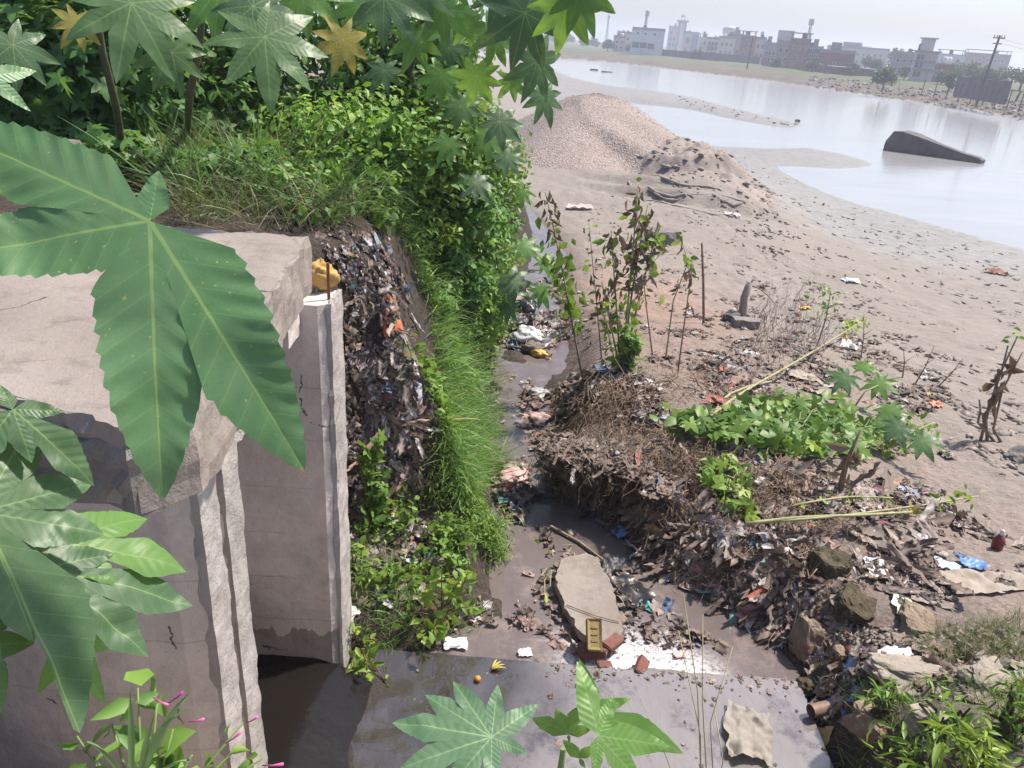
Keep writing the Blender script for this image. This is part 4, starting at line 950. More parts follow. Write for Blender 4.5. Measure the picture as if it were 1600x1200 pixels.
leaf_px(cp, (105, 1010), 0.95, [(170, 1090), (60, 1080), (190, 1000)], M_CASTY, (0.2, 0.5), 18, 9, sinus=.5, droop=.3, seed=13, rnd=.8)
leaf_px(cp, (-40, 1010), 0.80, [(60, 1000), (10, 1110), (-80, 1130), (20, 930)], M_CAST, (0.3, 0.3), 26, 13, sinus=.8, droop=.25, seed=14, rnd=.7)

# ---- castor seedling at the bottom centre
cs = empty('castor_seedling', tuple(P(850, 1420, d=1.45))); tag(cs, 'young castor plant with a pale star leaf at the bottom centre', 'castor plant')
s0 = P(850, 1420, d=1.45); s1 = P(872, 1230, d=1.4)
MB().tube([s0, (s0+s1)/2+np.array([.01, 0, 0]), s1, P(880, 1170, d=1.38)], [.010, .009, .008, .005], 7).build('stem', M_STEM, cs); sub(cs.children[-1])
leaf_px(cs, (768, 1152), 1.30, [(612, 1122), (664, 1082), (708, 1062), (778, 1068), (842, 1098), (824, 1176), (768, 1230), (690, 1240), (622, 1196)], leafmat('castor_leaf_pale', [(0, (.10, .21, .115)), (1, (.10, .21, .115))], tf=.22, rough=.45, vein=(.32, .46, .22)), (0.05, 0.45), 26, 13, sinus=.45, droop=.12, quilt=.002, seed=21, serr=.12, rnd=.5, petiole_px=(862, 1260), pd=1.4, blunt=.9)
leaf_px(cs, (888, 1148), 1.36, [(832, 1108), (868, 1098), (905, 1092), (926, 1130), (890, 1160)], M_CASTY, (0.0, -0.5), 16, 9, sinus=.62, droop=-.4, seed=22, rnd=.6, petiole_px=(872, 1235), pd=1.4)
leaf_px(cs, (935, 1150), 1.30, [(905, 1030), (1050, 1165), (1010, 1230), (930, 1215), (960, 1085)], M_CASTY, (0.35, 0.2), 22, 11, sinus=.45, droop=.1, seed=23, rnd=.5, petiole_px=(880, 1240), pd=1.4)
leaf_px(cs, (925, 1110), 1.42, [(902, 1026), (1062, 1168), (985, 1090), (950, 1150)], M_CASTY, (-0.4, 0.5), 22, 11, sinus=.4, droop=.2, seed=24, rnd=.3, petiole_px=(880, 1240), pd=1.4)
leaf_px(cs, (905, 1185), 1.38, [(880, 1150), (930, 1160), (915, 1200)], M_CASTY, (0.0, -0.3), 12, 7, sinus=.6, droop=-.5, seed=25, rnd=.9)

# ---- overhead castor trees on the left bank
tmpl = {}
def tree_leaf(parent, cpx, y, size, rot, tilt, kind=0, pet=None, seedoff=0):
    """castor leaf at depth y seen at cpx; rot = picture angle of its middle lobe (0 = right, 90 = down)"""
    c = P(*cpx, y=y); R_, D_, T_ = img_axes(c)
    N = T_+R_*tilt[0]-D_*tilt[1]; a = math.radians(rot)
    mat = (M_CAST, M_CASTY, M_YEL)[kind]
    size *= .88
    return put_leaf(parent, std_lobes(int(cpx[0]+cpx[1])+seedoff, 7 if size < .14 else 8), c, R_*math.cos(a)+D_*math.sin(a), N, size, mat, rows=12, cols=7, seed=int(cpx[0]*3+cpx[1]), droop=.22, fold=.2, sinus=.45, petiole=pet)
def castor_tree(lab, base_px, ytop, stem_px, leaves):
    b = H1(*base_px); t = empty('castor_tree', b); tag(t, lab, 'castor tree')
    pts = [b-np.array([0, 0, .1])]+[P(px, py, y=yy) for px, py, yy in stem_px]
    pts = np.array(pts); m_ = MB().tube(pts, np.linspace(.028, .014, len(pts)), 8).build('trunk', simple('castor_bark', (0.075, 0.085, 0.045), 0.8, 0.35, 9, 0.3), t, True); sub(m_)
    for (px, py, y, size, rot, tilt, kind) in leaves:
        q = P(px, py, y=y); k = np.argmin(((pts-q)**2).sum(1)); tree_leaf(t, (px, py), y, size, rot, tilt, kind, pet=pts[k] if np.linalg.norm(pts[k]-q) < 1.6 else q+np.array([RNG.normal(0, .15), .3, .35]))
castor_tree('leaning castor tree in the dark upper left corner', (195, 250), 5.2, [(180, 160, 5.2), (160, 80, 5.1), (150, 10, 5.0), (140, -80, 4.9)],
            [(205, 5, 3.9, .40, 78, (0, .55), 0), (120, 35, 5.0, .20, 100, (0, .3), 2), (20, 70, 4.9, .3, 60, (.2, .4), 0)])
castor_tree('slim castor tree with a dark star leaf above the deck', (290, 215), 5.2, [(296, 150, 5.0), (312, 70, 4.9), (318, 0, 4.8), (320, -70, 4.7)],
            [(268, 82, 4.2, .245, 95, (0, .35), 0), (413, 58, 3.6, .34, 62, (.1, .5), 0), (395, 10, 4.0, .28, 20, (0, .6), 0), (340, -15, 4.2, .3, 110, (0, .5), 1), (535, 62, 4.2, .21, 75, (.55, .1), 2), (470, -20, 4.3, .3, 60, (0, .5), 1)])
castor_tree('castor tree reaching over the drain at top centre', (665, 175), 7.0, [(640, 110, 6.4), (655, 60, 6.2), (670, 0, 6.0), (690, -70, 5.8)],
            [(600, -5, 4.6, .33, 75, (0, .5), 0), (690, 15, 5.6, .30, 60, (.1, .3), 1), (745, 118, 6.2, .30, 80, (.2, -.3), 1), (820, 20, 5.0, .38, 78, (.35, .2), 0), (885, 5, 4.8, .32, 70, (.3, -.1), 1), (905, -15, 4.8, .3, 40, (.3, .2), 1), (840, 95, 5.8, .34, 80, (.65, .1), 0), (770, 55, 6.0, .28, 40, (.2, .3), 1), (780, 190, 6.6, .28, 60, (.3, .4), 0), (700, 75, 6.4, .24, 20, (0, .4), 0), (735, 35, 6.2, .22, 110, (0, .2), 1), (850, 150, 6.2, .26, 85, (.5, .3), 0), (790, -20, 5.4, .34, 50, (0, .4), 0), (660, -20, 5.5, .3, 100, (0, .4), 0), (560, 10, 5.6, .26, 100, (0, .4), 1), (800, 125, 6.8, .22, 60, (.2, 0), 1), (815, 300, 9, .22, 70, (.2, .4), 1), (720, 165, 6.6, .26, 80, (.1, .4), 0), (762, 212, 6.9, .28, 60, (.3, .3), 1), (792, 245, 7.4, .26, 75, (.3, .4), 0), (700, 225, 6.6, .24, 100, (0, .5), 1), (742, 285, 7.2, .26, 70, (.2, .5), 0), (690, 120, 6.2, .26, 110, (0, .4), 1), (650, 60, 6.0, .28, 90, (0, .3), 1), (600, 110, 6.2, .22, 100, (0, .4), 0)])
castor_tree('low castor bush leaning out over the drain at mid left', (720, 480), 8.5, [(745, 440, 9.3), (790, 440, 9.2), (815, 430, 9.0)],
            [(800, 440, 8.8, .40, 70, (.1, .55), 0), (845, 455, 8.8, .26, 80, (.5, .2), 1), (770, 400, 9.0, .30, 110, (0, .6), 1), (820, 385, 9.2, .30, 20, (.2, .6), 1), (745, 380, 9.2, .28, 160, (0, .6), 0), (760, 440, 8.8, .28, 120, (.2, .5), 1), (795, 480, 8.7, .22, 80, (0, .2), 0), (850, 410, 9.0, .24, 10, (.3, .5), 1), (725, 415, 9.0, .26, 140, (0, .4), 0), (780, 365, 9.6, .24, 60, (0, .5), 1)])

# ---- thicket on the left bank: small leaves in uneven clumps
def clump(name, lab, cat, px, py, y, rx, ry, rz_, n, size, mat, temps=None, lo=None, sub_n=9, floor=True, kind=None, up=.35, rmix=(0, 1), drop=.25):
    c = P(px, py, y=y); base = np.array([c[0], c[1], float(hgt(c[0], c[1]))])
    t = empty(name, base); tag(t, lab, cat)
    cc = RNG.normal(0, .6, (sub_n, 3))*np.array([rx, ry, rz_])*.75+c
    I = RNG.integers(0, sub_n, n); d = RNG.normal(0, 1, (n, 3)); d /= np.linalg.norm(d, axis=1, keepdims=True)
    O = cc[I]+d*(RNG.random((n, 1))**.5)*np.array([rx, ry, rz_])*(.35+.35*RNG.random((n, 1)))
    dr = RNG.random(n) < drop; O[dr] = base+(O[dr]-base)*(RNG.random((dr.sum(), 1))**.7)+RNG.normal(0, .12, (dr.sum(), 3))*np.array([rx, ry, .4])
    if floor: O[:, 2] = np.maximum(O[:, 2], hgt(O[:, 0], O[:, 1])+.02+.15*RNG.random(n))
    # leaves look outwards and up from their clump
    N = d*0.7+RNG.normal(0, .5, (n, 3)); N[:, 2] += up+.3
    M = frames(N, RNG.normal(0, 1, (n, 3))+np.array([0, 0, -.4]))*(size*(0.55+.9*RNG.random(n)))[:, None, None]
    rn = np.clip(rmix[0]+(rmix[1]-rmix[0])*(RNG.random(sub_n)[I]*.6+.4*RNG.random(n)), 0, 1)
    o = scatter('foliage', temps or OV, O-base, M, mat, t, rnd=rn, kind='stuff')
    m_ = MB()
    for q in range(min(7, sub_n)): m_.tube(curve(base-np.array([0, 0, .1])-base, cc[q]-base, .15*rz_, 7, .03, q), [.022, .018, .016, .013, .01, .008, .005], 5)
    m_.build('branches', TRUNK, t)
    return t
GOURD = [(lambda v: (v[0], v[1], v[2]))(castor([(0, 1), (1.05, .85), (-1.05, .85), (2.2, .7), (-2.2, .7)], 3, 3, sinus=.72, droop=.15, seed=q, serr=0)) for q in range(3)]
clump('thicket', 'dark shaded thicket filling the upper left corner', 'thicket', 60, 90, 7.5, 1.6, .8, 1.5, 5200, .11, M_SMALL, GOURD, rmix=(0, .45))
clump('thicket', 'dark vine thicket behind the leaning castor tree', 'thicket', 230, 70, 8.0, 1.5, .8, 1.5, 5200, .11, M_SMALL, GOURD, rmix=(0, .45))
clump('thicket', 'deep green thicket behind the star leaf', 'thicket', 400, 70, 8.5, 1.5, .8, 1.4, 5000, .10, M_SMALL, rmix=(.15, .75))
clump('thicket', 'leafy thicket at the top middle of the bank', 'thicket', 560, 60, 8.8, 1.4, .8, 1.4, 4600, .10, M_SMALL, rmix=(.35, 1))
clump('bush', 'bushy green shrub under the top centre castor leaves', 'bush', 640, 150, 8.2, .9, .7, .9, 4200, .085, M_LIGHT, rmix=(.0, .6))
clump('bush', 'sprawling bright shrub hanging over the drain edge', 'bush', 735, 225, 8.4, .7, .7, .9, 4200, .08, M_LIGHT, rmix=(.0, .6))
clump('bush', 'shrub with small bright leaves at the right rim of the bank', 'bush', 775, 290, 9.4, .5, .6, .8, 2600, .075, M_LIGHT, rmix=(0, .7))
clump('bush', 'fine leaved shrub above the long grass', 'bush', 560, 250, 7.6, .8, .5, .55, 1500, .07, M_SMALL, NARROW, rmix=(.3, .9))
clump('bush', 'shaded shrub below the castor tree on the bank rim', 'bush', 690, 310, 8.2, .6, .5, .7, 3000, .085, M_SMALL, rmix=(.1, .8))
clump('bush', 'dense bush on the bank rim beside the drain bend', 'bush', 735, 370, 8.6, .45, .5, .5, 2200, .085, M_SMALL, rmix=(.05, .7))
clump('weed_clump', 'mixed weeds in front of the leafy thicket', 'weeds', 470, 200, 7.3, .9, .4, .4, 900, .075, M_SMALL, rmix=(.3, 1))
clump('weed_clump', 'broad leaved weeds at the corner of the trash face', 'weeds', 560, 325, 6.6, .35, .3, .25, 900, .085, M_LIGHT, rmix=(0, .5))
clump('weed_clump', 'small ivy leaved creeper on the trash face', 'creeper', 585, 745, 5.0, .10, .12, .28, 90, .075, M_LIGHT, GOURD, rmix=(.1, .5), up=.1)
clump('feathery_weed', 'feathery bright green weed at the foot of the long grass', 'weeds', 735, 835, 5.3, .38, .3, .28, 5200, .05, M_LIGHT, NARROW, sub_n=16, rmix=(.15, .9))
clump('weed_clump', 'low leafy weeds below the long grass', 'weeds', 690, 745, 5.75, .3, .3, .18, 1100, .06, M_LIGHT, rmix=(.0, .7))
clump('weed_clump', 'trailing weeds beside the far drain edge', 'weeds', 770, 500, 10, .35, .6, .25, 1200, .07, M_LIGHT, rmix=(.0, .6))

clump('bush', 'low leafy shrub on the slope right of the long grass', 'bush', 700, 420, 8.3, .35, .5, .35, 2200, .08, M_SMALL, rmix=(.1, .9))
clump('bush', 'leafy shrub under the leaning castor bush', 'bush', 735, 470, 9.0, .35, .5, .35, 2200, .08, M_SMALL, rmix=(.2, 1))
clump('bush', 'light green shrub halfway up the grassy slope', 'bush', 655, 345, 7.7, .35, .4, .35, 1800, .07, M_LIGHT, rmix=(.1, .8))
clump('bush', 'drooping shrub at the water edge below the bank rim', 'bush', 770, 400, 10.5, .4, .6, .5, 2400, .08, M_LIGHT, rmix=(0, .5))
clump('weed_clump', 'green weeds carpeting the slope below the trash face', 'weeds', 610, 880, 4.95, .3, .25, .12, 240, .06, M_LIGHT, rmix=(.0, .7))
clump('weed_clump', 'leafy weeds above the apron corner', 'weeds', 600, 970, 4.35, .3, .2, .12, 170, .06, M_LIGHT, rmix=(.1, .8))
clump('weed_clump', 'weeds drooping to the water beside the white tray', 'weeds', 700, 930, 4.75, .25, .2, .14, 200, .07, M_LIGHT, rmix=(.0, .6))
clump('weed_clump', 'dark weeds behind the far deck edge', 'weeds', 380, 285, 6.2, .6, .4, .28, 900, .07, M_SMALL, rmix=(.0, .6))
clump('weed_clump', 'tangled weeds above the trash face', 'weeds', 480, 265, 6.6, .6, .4, .3, 900, .07, M_SMALL, NARROW+OV, rmix=(.1, .8))
clump('bush', 'loose shrub at the crest of the bank above the grass', 'bush', 610, 240, 7.4, .6, .4, .45, 1700, .075, M_SMALL, rmix=(.1, .9))
clump('weed_clump', 'broad leaved weeds growing through the long grass', 'weeds', 715, 600, 7.25, .2, .35, .2, 420, .075, M_LIGHT, rmix=(.0, .5))
clump('weed_clump', 'dark weeds at the upper edge of the long grass', 'weeds', 672, 470, 7.3, .2, .35, .2, 420, .07, M_SMALL, rmix=(.1, .7))
clump('vine_clump', 'dark creeping vines left of the bank grass', 'vines', 250, 250, 6.4, .7, .4, .3, 900, .09, M_SMALL, GOURD, rmix=(0, .4))
# ---- grass
def blade_t(bend, segs=4, w_=.035):
    V = []; F = []
    for i in range(segs+1):
        t = i/segs; x = math.sin(bend*t)/max(bend, .01)*1.0; z = (1-math.cos(bend*t))/max(bend, .01); ww = w_*(1-t)**.7*.5
        V += [(x, -ww, -z), (x, ww, -z)]
    for i in range(segs): F.append((2*i, 2*i+2, 2*i+3, 2*i+1))
    return np.array(V), np.array(F), np.stack([np.array(V)[:, 0], np.array(V)[:, 1], np.array(V)[:, 0]*0], 1)
BL = [blade_t(.9), blade_t(1.5), blade_t(.4), blade_t(1.9)]
def inpoly(poly, n):
    poly = np.array(poly, float); lo, hi = poly.min(0), poly.max(0); out = np.zeros((0, 2))
    while len(out) < n:
        q = RNG.uniform(lo, hi, (n*3, 2)); ins = np.zeros(len(q), bool)
        for i in range(len(poly)):
            a, b = poly[i], poly[(i+1) % len(poly)]
            if a[1] == b[1]: continue
            ins ^= ((a[1] > q[:, 1]) != (b[1] > q[:, 1])) & (q[:, 0] < (b[0]-a[0])*(q[:, 1]-a[1])/(b[1]-a[1])+a[0])
        out = np.concatenate([out, q[ins]])
    return out[:n]
def grass(name, lab, poly, n, L, mat, lean=(.5, -.2, .4), w_=1.0, kind='stuff', up=.8, pts=None):
    if pts is None: q = inpoly(poly, n); O = hit(q[:, 0], q[:, 1])
    else: O = pts; n = len(O)
    O = O+RNG.normal(0, .02, O.shape)
    D = nrm(O[:, 0], O[:, 1])*.5+np.array(lean)+RNG.normal(0, .38, (n, 3))+.9*np.stack([vnoise(O[:, 0]*5, O[:, 1]*5+O[:, 2]*3, 5), vnoise(O[:, 0]*5, O[:, 1]*5, 6), vnoise(O[:, 0]*4, O[:, 1]*4, 7)], 1); D[:, 2] = np.abs(D[:, 2])+up*.5
    N = np.cross(D, RNG.normal(0, 1, (n, 3))); N[:, 2] = np.abs(N[:, 2])
    M = frames(N, D); s = L*(.35+.9*RNG.random(n))*(1+.9*vnoise(O[:, 0]*3, O[:, 1]*3+O[:, 2]*2, 8))
    M = M*s[:, None, None]; M[:, :, 1] *= w_*(.45+1.6*RNG.random((n, 1))**2)
    o = scatter(name, BL, O, M, mat, rnd=np.clip(RNG.normal(.5, .25, n), 0, 1), kind=kind); tag(o, lab); return o
grass('tall_grass', 'long bright grass hanging down the drain side of the left bank', [(590, 305), (650, 310), (705, 400), (735, 500), (768, 620), (778, 730), (730, 770), (695, 745), (682, 600), (668, 480), (640, 400)], 8500, .36, M_GRASS, (.75, -.3, .1), .55)
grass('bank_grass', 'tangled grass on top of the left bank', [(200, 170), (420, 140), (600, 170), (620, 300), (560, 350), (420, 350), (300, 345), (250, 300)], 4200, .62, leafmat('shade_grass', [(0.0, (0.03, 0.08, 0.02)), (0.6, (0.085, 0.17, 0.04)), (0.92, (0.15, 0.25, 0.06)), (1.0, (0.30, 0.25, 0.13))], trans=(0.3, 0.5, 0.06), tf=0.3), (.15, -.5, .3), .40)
grass('dry_grass', 'dry grass strands behind the deck', [(230, 230), (560, 230), (560, 362), (240, 362)], 1900, .55, leafmat('dry_blade', [(0, (.13, .10, .06)), (1, (.34, .27, .16))], tf=.2), (.2, -.5, .2), .3)
grass('overhang_grass', 'long loose grass hanging out of the bank bushes', [(430, 150), (700, 120), (790, 260), (740, 420), (640, 330), (480, 300)], 2600, .55, M_GRASS, (.35, -.5, .1), .4)
grass('toe_grass', 'thin grass tufts low on the left bank', [(530, 830), (640, 830), (720, 900), (760, 990), (640, 1020), (540, 1060)], 1800, .16, M_GRASS, (.1, -.2, .6), .8)
# ================================================================ LITTER, ROOTS, SAND CLODS
def litter_mat():
    g = NG('litter'); r = g.attr('rnd')
    c = g.ramp(r, [(0.0, (0.05, 0.042, 0.038)), (0.15, (0.16, 0.115, 0.088)), (0.33, (0.27, 0.205, 0.165)), (0.50, (0.39, 0.325, 0.28)), (0.62, (0.50, 0.47, 0.46)), (0.71, (0.70, 0.68, 0.68)), (0.78, (0.46, 0.31, 0.27)), (0.85, (0.025, 0.025, 0.028)),
                   (0.89, (0.10, 0.22, 0.45)), (0.915, (0.50, 0.12, 0.07)), (0.935, (0.60, 0.40, 0.08)), (0.95, (0.10, 0.35, 0.33)), (0.965, (0.55, 0.22, 0.28)), (0.98, (0.78, 0.77, 0.78))], 'CONSTANT')
    c = g.mix(g.math('MULTIPLY', g.ramp(g.noise(16, 5, 0.7), [(0.36, (0, 0, 0)), (0.56, (1, 1, 1))]), 0.72), c, (0.15, 0.115, 0.10))
    g.base(c); g.rough(0.6); g.spec(0.35); g.translucent(c, 0.18); return g.m
M_LIT = litter_mat()
def crumple_t(seed, n=4, ax=1.0, ay=.7, amp=.16):
    r = np.random.default_rng(seed); u = np.linspace(-.5, .5, n+1); X, Y = np.meshgrid(u*ax, u*ay, indexing='ij')
    X = X*(1+.3*r.normal(0, 1, (n+1, 1)))+r.normal(0, .07, X.shape); Y = Y*(1+.3*r.normal(0, 1, (1, n+1)))+r.normal(0, .06, X.shape); Z = r.normal(0, amp, X.shape)*.45+.10*np.sin(X*7+seed)
    q = np.arange((n+1)**2).reshape(n+1, n+1); F = np.stack([q[:-1, :-1], q[1:, :-1], q[1:, 1:], q[:-1, 1:]], -1).reshape(-1, 4)
    return np.stack([X, Y, Z+.05], -1).reshape(-1, 3), F
CR = [crumple_t(k, 5) for k in range(6)]+[crumple_t(k, 3, 1, .4, .1) for k in range(6, 9)]
def rag_t(seed, n=9):
    """torn cloth or film strip hanging along +x, folded along its length"""
    r = np.random.default_rng(seed); V = []; y = 0; z = 0
    w0 = .035+.05*r.random(); fr = r.random(4)
    for i in range(n+1):
        t = i/n; y += r.normal(0, .03); z += r.normal(0, .02)
        for k in range(4):
            V.append((t*(1-.25*fr[k]*t)+r.normal(0, .01), y+(k-1.5)*w0*(.7+.5*r.random()), z+(.035 if k % 2 else -.01)*r.normal(1, .5)))
    F = [(4*i+k, 4*i+4+k, 4*i+5+k, 4*i+1+k) for i in range(n) for k in range(3)]
    return np.array(V), np.array(F)
RG = [rag_t(k) for k in range(9)]
def strew(name, lab, poly, n, size, temps=CR, mat=None, lift=.015, downhill=False, rnd=None, flat=.6, pw=2.0, mn=.45, reveal=True, zmin=None, stretch=1.0, clus=2.2):
    q = inpoly(poly, n*3); O = hit(q[:, 0], q[:, 1])
    pr = vnoise(O[:, 0]*clus, O[:, 1]*clus+O[:, 2]*clus, 77)+.5; O = O[np.argsort(-(pr+RNG.random(len(O))*.55))[:n]] if clus else O[:n]
    N = nrm(O[:, 0], O[:, 1])
    if zmin: O[:, 2] = np.maximum(O[:, 2], zw(O[:, 1])+.004)
    if downhill:
        T = np.stack([N[:, 0], N[:, 1], np.full(n, -1.0)*0], 1); T = T-N*(T*N).sum(1, keepdims=True)+RNG.normal(0, .25, (n, 3)); T = np.where((N[:, 2] > .98)[:, None], RNG.normal(0, 1, (n, 3)), T)
    else: T = RNG.normal(0, 1, (n, 3))
    NN = N+RNG.normal(0, (1-flat)*.8, (n, 3))
    if rnd is None: rnd = np.where(RNG.random(n) < .72, RNG.random(n)*.66, RNG.random(n))
    s = size*(mn+(2.2-mn)*RNG.random(n)**pw)
    M = frames(NN, T)*s[:, None, None]; M[:, :, 0] *= stretch
    o = scatter(name, temps, O+N*lift, M, mat or M_LIT, kind='stuff', rnd=rnd, smooth=(temps is CR or temps is RG)); tag(o, lab); return o
LUMP = []
for k in range(4):
    r_ = np.random.default_rng(k); LUMP.append((ico*np.array([1, .6, .42])*(1+r_.normal(0, .18, (6, 1))), icf))
TF = [(536, 400), (560, 370), (608, 392), (640, 470), (652, 600), (664, 740), (640, 805), (560, 815), (538, 700)]
dullr = lambda n, hi=.75: RNG.random(n)*hi
strew('hanging_rags', 'torn cloth and film hanging out of the trash face', [(545, 470), (600, 440), (640, 470), (652, 600), (664, 740), (640, 805), (570, 815), (560, 700)], 460, .12, RG, downhill=True, rnd=np.where(RNG.random(460) < .35, dullr(460, .33), .33+dullr(460, .5)), clus=5.0, stretch=1.15, lift=.02)
strew('face_litter', 'crumpled litter packed into the trash face', TF, 1100, .055, downhill=True, rnd=np.where(RNG.random(1100) < .6, dullr(1100, .5), .5+.5*RNG.random(1100)))
strew('face_crumbs', 'pale crumbs and clods in the dark soil atop the trash face', [(492, 372), (600, 358), (640, 470), (560, 500), (535, 440)], 420, .04, CR, rnd=np.where(RNG.random(420) < .55, RNG.random(420)*.33, .5+.5*RNG.random(420)), clus=0, downhill=True)
strew('face_clods', 'earth clods in the trash face', TF, 500, .03, LUMP, leafmat('earth_clod', [(0, (.04, .031, .024)), (1, (.14, .105, .08))], tf=0, rough=.95, tint=0), clus=0, pw=3)
strew('slope_litter', 'litter on the low soil slope beside the sluice', [(532, 800), (650, 800), (770, 930), (770, 995), (560, 1060)], 420, .055, rnd=RNG.random(420))
MOUND = [(865, 610), (940, 570), (1100, 560), (1250, 640), (1300, 760), (1400, 800), (1260, 900), (1240, 960), (1180, 965), (1080, 900), (1010, 845), (1005, 770), (870, 740), (850, 690)]
strew('mound_litter', 'matted litter over the root mound', MOUND, 3400, .085, rnd=np.where(RNG.random(3400) < .72, dullr(3400, .7), RNG.random(3400)))
strew('mound_scraps', 'pinkish and pale scraps lying on the mound', MOUND, 900, .10, rnd=np.where(RNG.random(900) < .5, .5+.34*RNG.random(900), RNG.random(900)), lift=.045, flat=.8)
strew('mound_rags', 'flattened cloth strips on the mound', MOUND, 1400, .16, RG, downhill=True, rnd=dullr(1400, .6))
BANKF = [(930, 810), (1010, 800), (1100, 820), (1200, 870), (1250, 960), (1235, 1005), (1140, 965), (1040, 905), (960, 850)]
strew('bank_rags', 'wet black rags and film along the water edge', BANKF, 1500, .17, RG, downhill=True, rnd=np.where(RNG.random(1500) < .4, RNG.random(1500)*.4, RNG.random(1500)), lift=.02, mn=.5)
strew('bank_litter', 'wet litter in the pool bank', BANKF, 1300, .065)
strew('field_litter', 'mixed plastic litter on the right bank', [(1200, 770), (1400, 740), (1600, 840), (1600, 905), (1400, 985), (1250, 960)], 1500, .06)
strew('field_rags', 'half buried cloth on the right bank', [(1250, 770), (1400, 760), (1600, 860), (1590, 905), (1400, 960), (1260, 940)], 240, .22, RG, rnd=dullr(240, .72))
strew('sand_litter', 'scattered litter on the sand behind the mound', [(1090, 480), (1200, 440), (1330, 450), (1480, 560), (1490, 720), (1400, 740), (1300, 640), (1100, 600), (1000, 560)], 1500, .07, flat=.8)
strew('back_litter', 'litter on the reddish soil beside the drain', [(880, 420), (1000, 380), (1120, 420), (1100, 520), (960, 560), (890, 540)], 380, .06, flat=.8, rnd=dullr(380, .8))
strew('far_drain_litter', 'bags and scraps clogging the far part of the drain', [(770, 450), (880, 440), (895, 520), (860, 560), (780, 540), (750, 500)], 700, .10, zmin=1, rnd=.3+.7*RNG.random(700))
strew('drain_edge_litter', 'scraps caught along the edges of the drain', [(745, 555), (775, 560), (770, 620), (745, 610)], 130, .06, zmin=1)
strew('drain_bar_litter', 'pinkish scraps piled on a bar in the drain', [(815, 600), (855, 600), (862, 680), (830, 715), (810, 660)], 120, .08, zmin=1, rnd=np.where(RNG.random(120) < .5, .80, RNG.random(120)))
strew('drain_toe_litter', 'scraps at the toe of the long grass', [(770, 690), (810, 700), (835, 780), (810, 830), (770, 760)], 260, .09, zmin=1)
strew('pool_litter', 'scraps stranded round the flat slab', [(770, 900), (860, 840), (900, 850), (1000, 920), (1080, 1000), (1130, 1040), (1050, 1030), (960, 1030), (900, 1040), (800, 1000)], 260, .06, zmin=1)
strew('pool_twigs', 'reddish leaf scraps in the shallow drain', [(790, 880), (870, 860), (910, 1000), (860, 1040), (800, 980)], 60, .05, zmin=1, rnd=np.full(60, .8))
strew('near_litter', 'litter between the rubble at right', [(1250, 980), (1420, 940), (1600, 900), (1600, 1100), (1420, 1090), (1300, 1160), (1260, 1080)], 620, .055)
strew('undercut_litter', 'dark rubbish at the undercut foot of the mound', [(850, 740), (1010, 780), (1010, 850), (930, 830), (850, 790)], 420, .12, RG, zmin=1, rnd=RNG.random(420)*.3)
strew('water_scum', 'small floating scraps in the drain', [(780, 570), (860, 560), (850, 640), (800, 780), (860, 850), (780, 900), (770, 700)], 110, .03, zmin=1, flat=.95, rnd=dullr(110, .85))

# silt and scraps along the lip of the apron
n = 260; O = np.stack([RNG.uniform(-.6, 2.1, n), 4.02-np.abs(RNG.normal(0, .10, n)), np.full(n, 2.098)], 1); far_ = RNG.random(n) < .3; O[far_, 1] = RNG.uniform(2.6, 4.0, far_.sum())
M_ = frames(RNG.normal(0, .15, (n, 3))+np.array([0, 0, 1]), RNG.normal(0, 1, (n, 3)))*(.012+.035*RNG.random(n)**2)[:, None, None]
tag(scatter('apron_scraps', CR, O, M_, M_LIT, kind='stuff', rnd=np.where(RNG.random(n) < .7, RNG.random(n)*.6, RNG.random(n)), smooth=True), 'silt crumbs and scraps along the apron lip')
# sand clods
M_CLOD = leafmat('sand_clod', [(0, (0.17, 0.145, 0.125)), (.5, (0.235, 0.20, 0.175)), (1, (0.30, 0.26, 0.23))], tf=0, rough=.95, tint=0)
M_MUDC = leafmat('mud_clod', [(0, (0.10, 0.095, 0.088)), (1, (0.22, 0.21, 0.195))], tf=0, rough=.6, tint=0)
strew('sand_clods', 'crumbly clods strewn over the sand flat', [(860, 320), (1050, 290), (1160, 330), (1330, 420), (1600, 560), (1600, 760), (1500, 700), (1400, 560), (1300, 470), (1100, 420), (960, 400)], 2600, .042, LUMP, M_CLOD, lift=-.008, pw=4, mn=.2, stretch=1.3)
strew('mud_clods', 'dark wet clods on the river mud', [(1060, 225), (1200, 245), (1290, 310), (1450, 350), (1600, 400), (1600, 520), (1440, 450), (1300, 385), (1180, 300)], 2000, .06, LUMP, M_MUDC, lift=-.02, pw=4, mn=.15, stretch=1.6)
strew('heap_clods', 'loose clods on the dug sand heap', [(1000, 240), (1060, 225), (1120, 260), (1200, 320), (1300, 390), (1400, 440), (1200, 400), (1060, 300)], 450, .06, LUMP, M_CLOD, lift=.01, pw=3, mn=.2)
strew('bank_stones', 'small stones and crumbs on the right bank', [(1250, 950), (1400, 930), (1600, 880), (1600, 1000), (1400, 1010), (1260, 1040)], 1200, .022, LUMP, M_CLOD, pw=3, mn=.2)
strew('spit_stones', 'pebbles along the sand spits', [(1060, 150), (1250, 195), (1240, 200), (1060, 165)], 160, .12, LUMP, M_MUDC, pw=3, mn=.2)

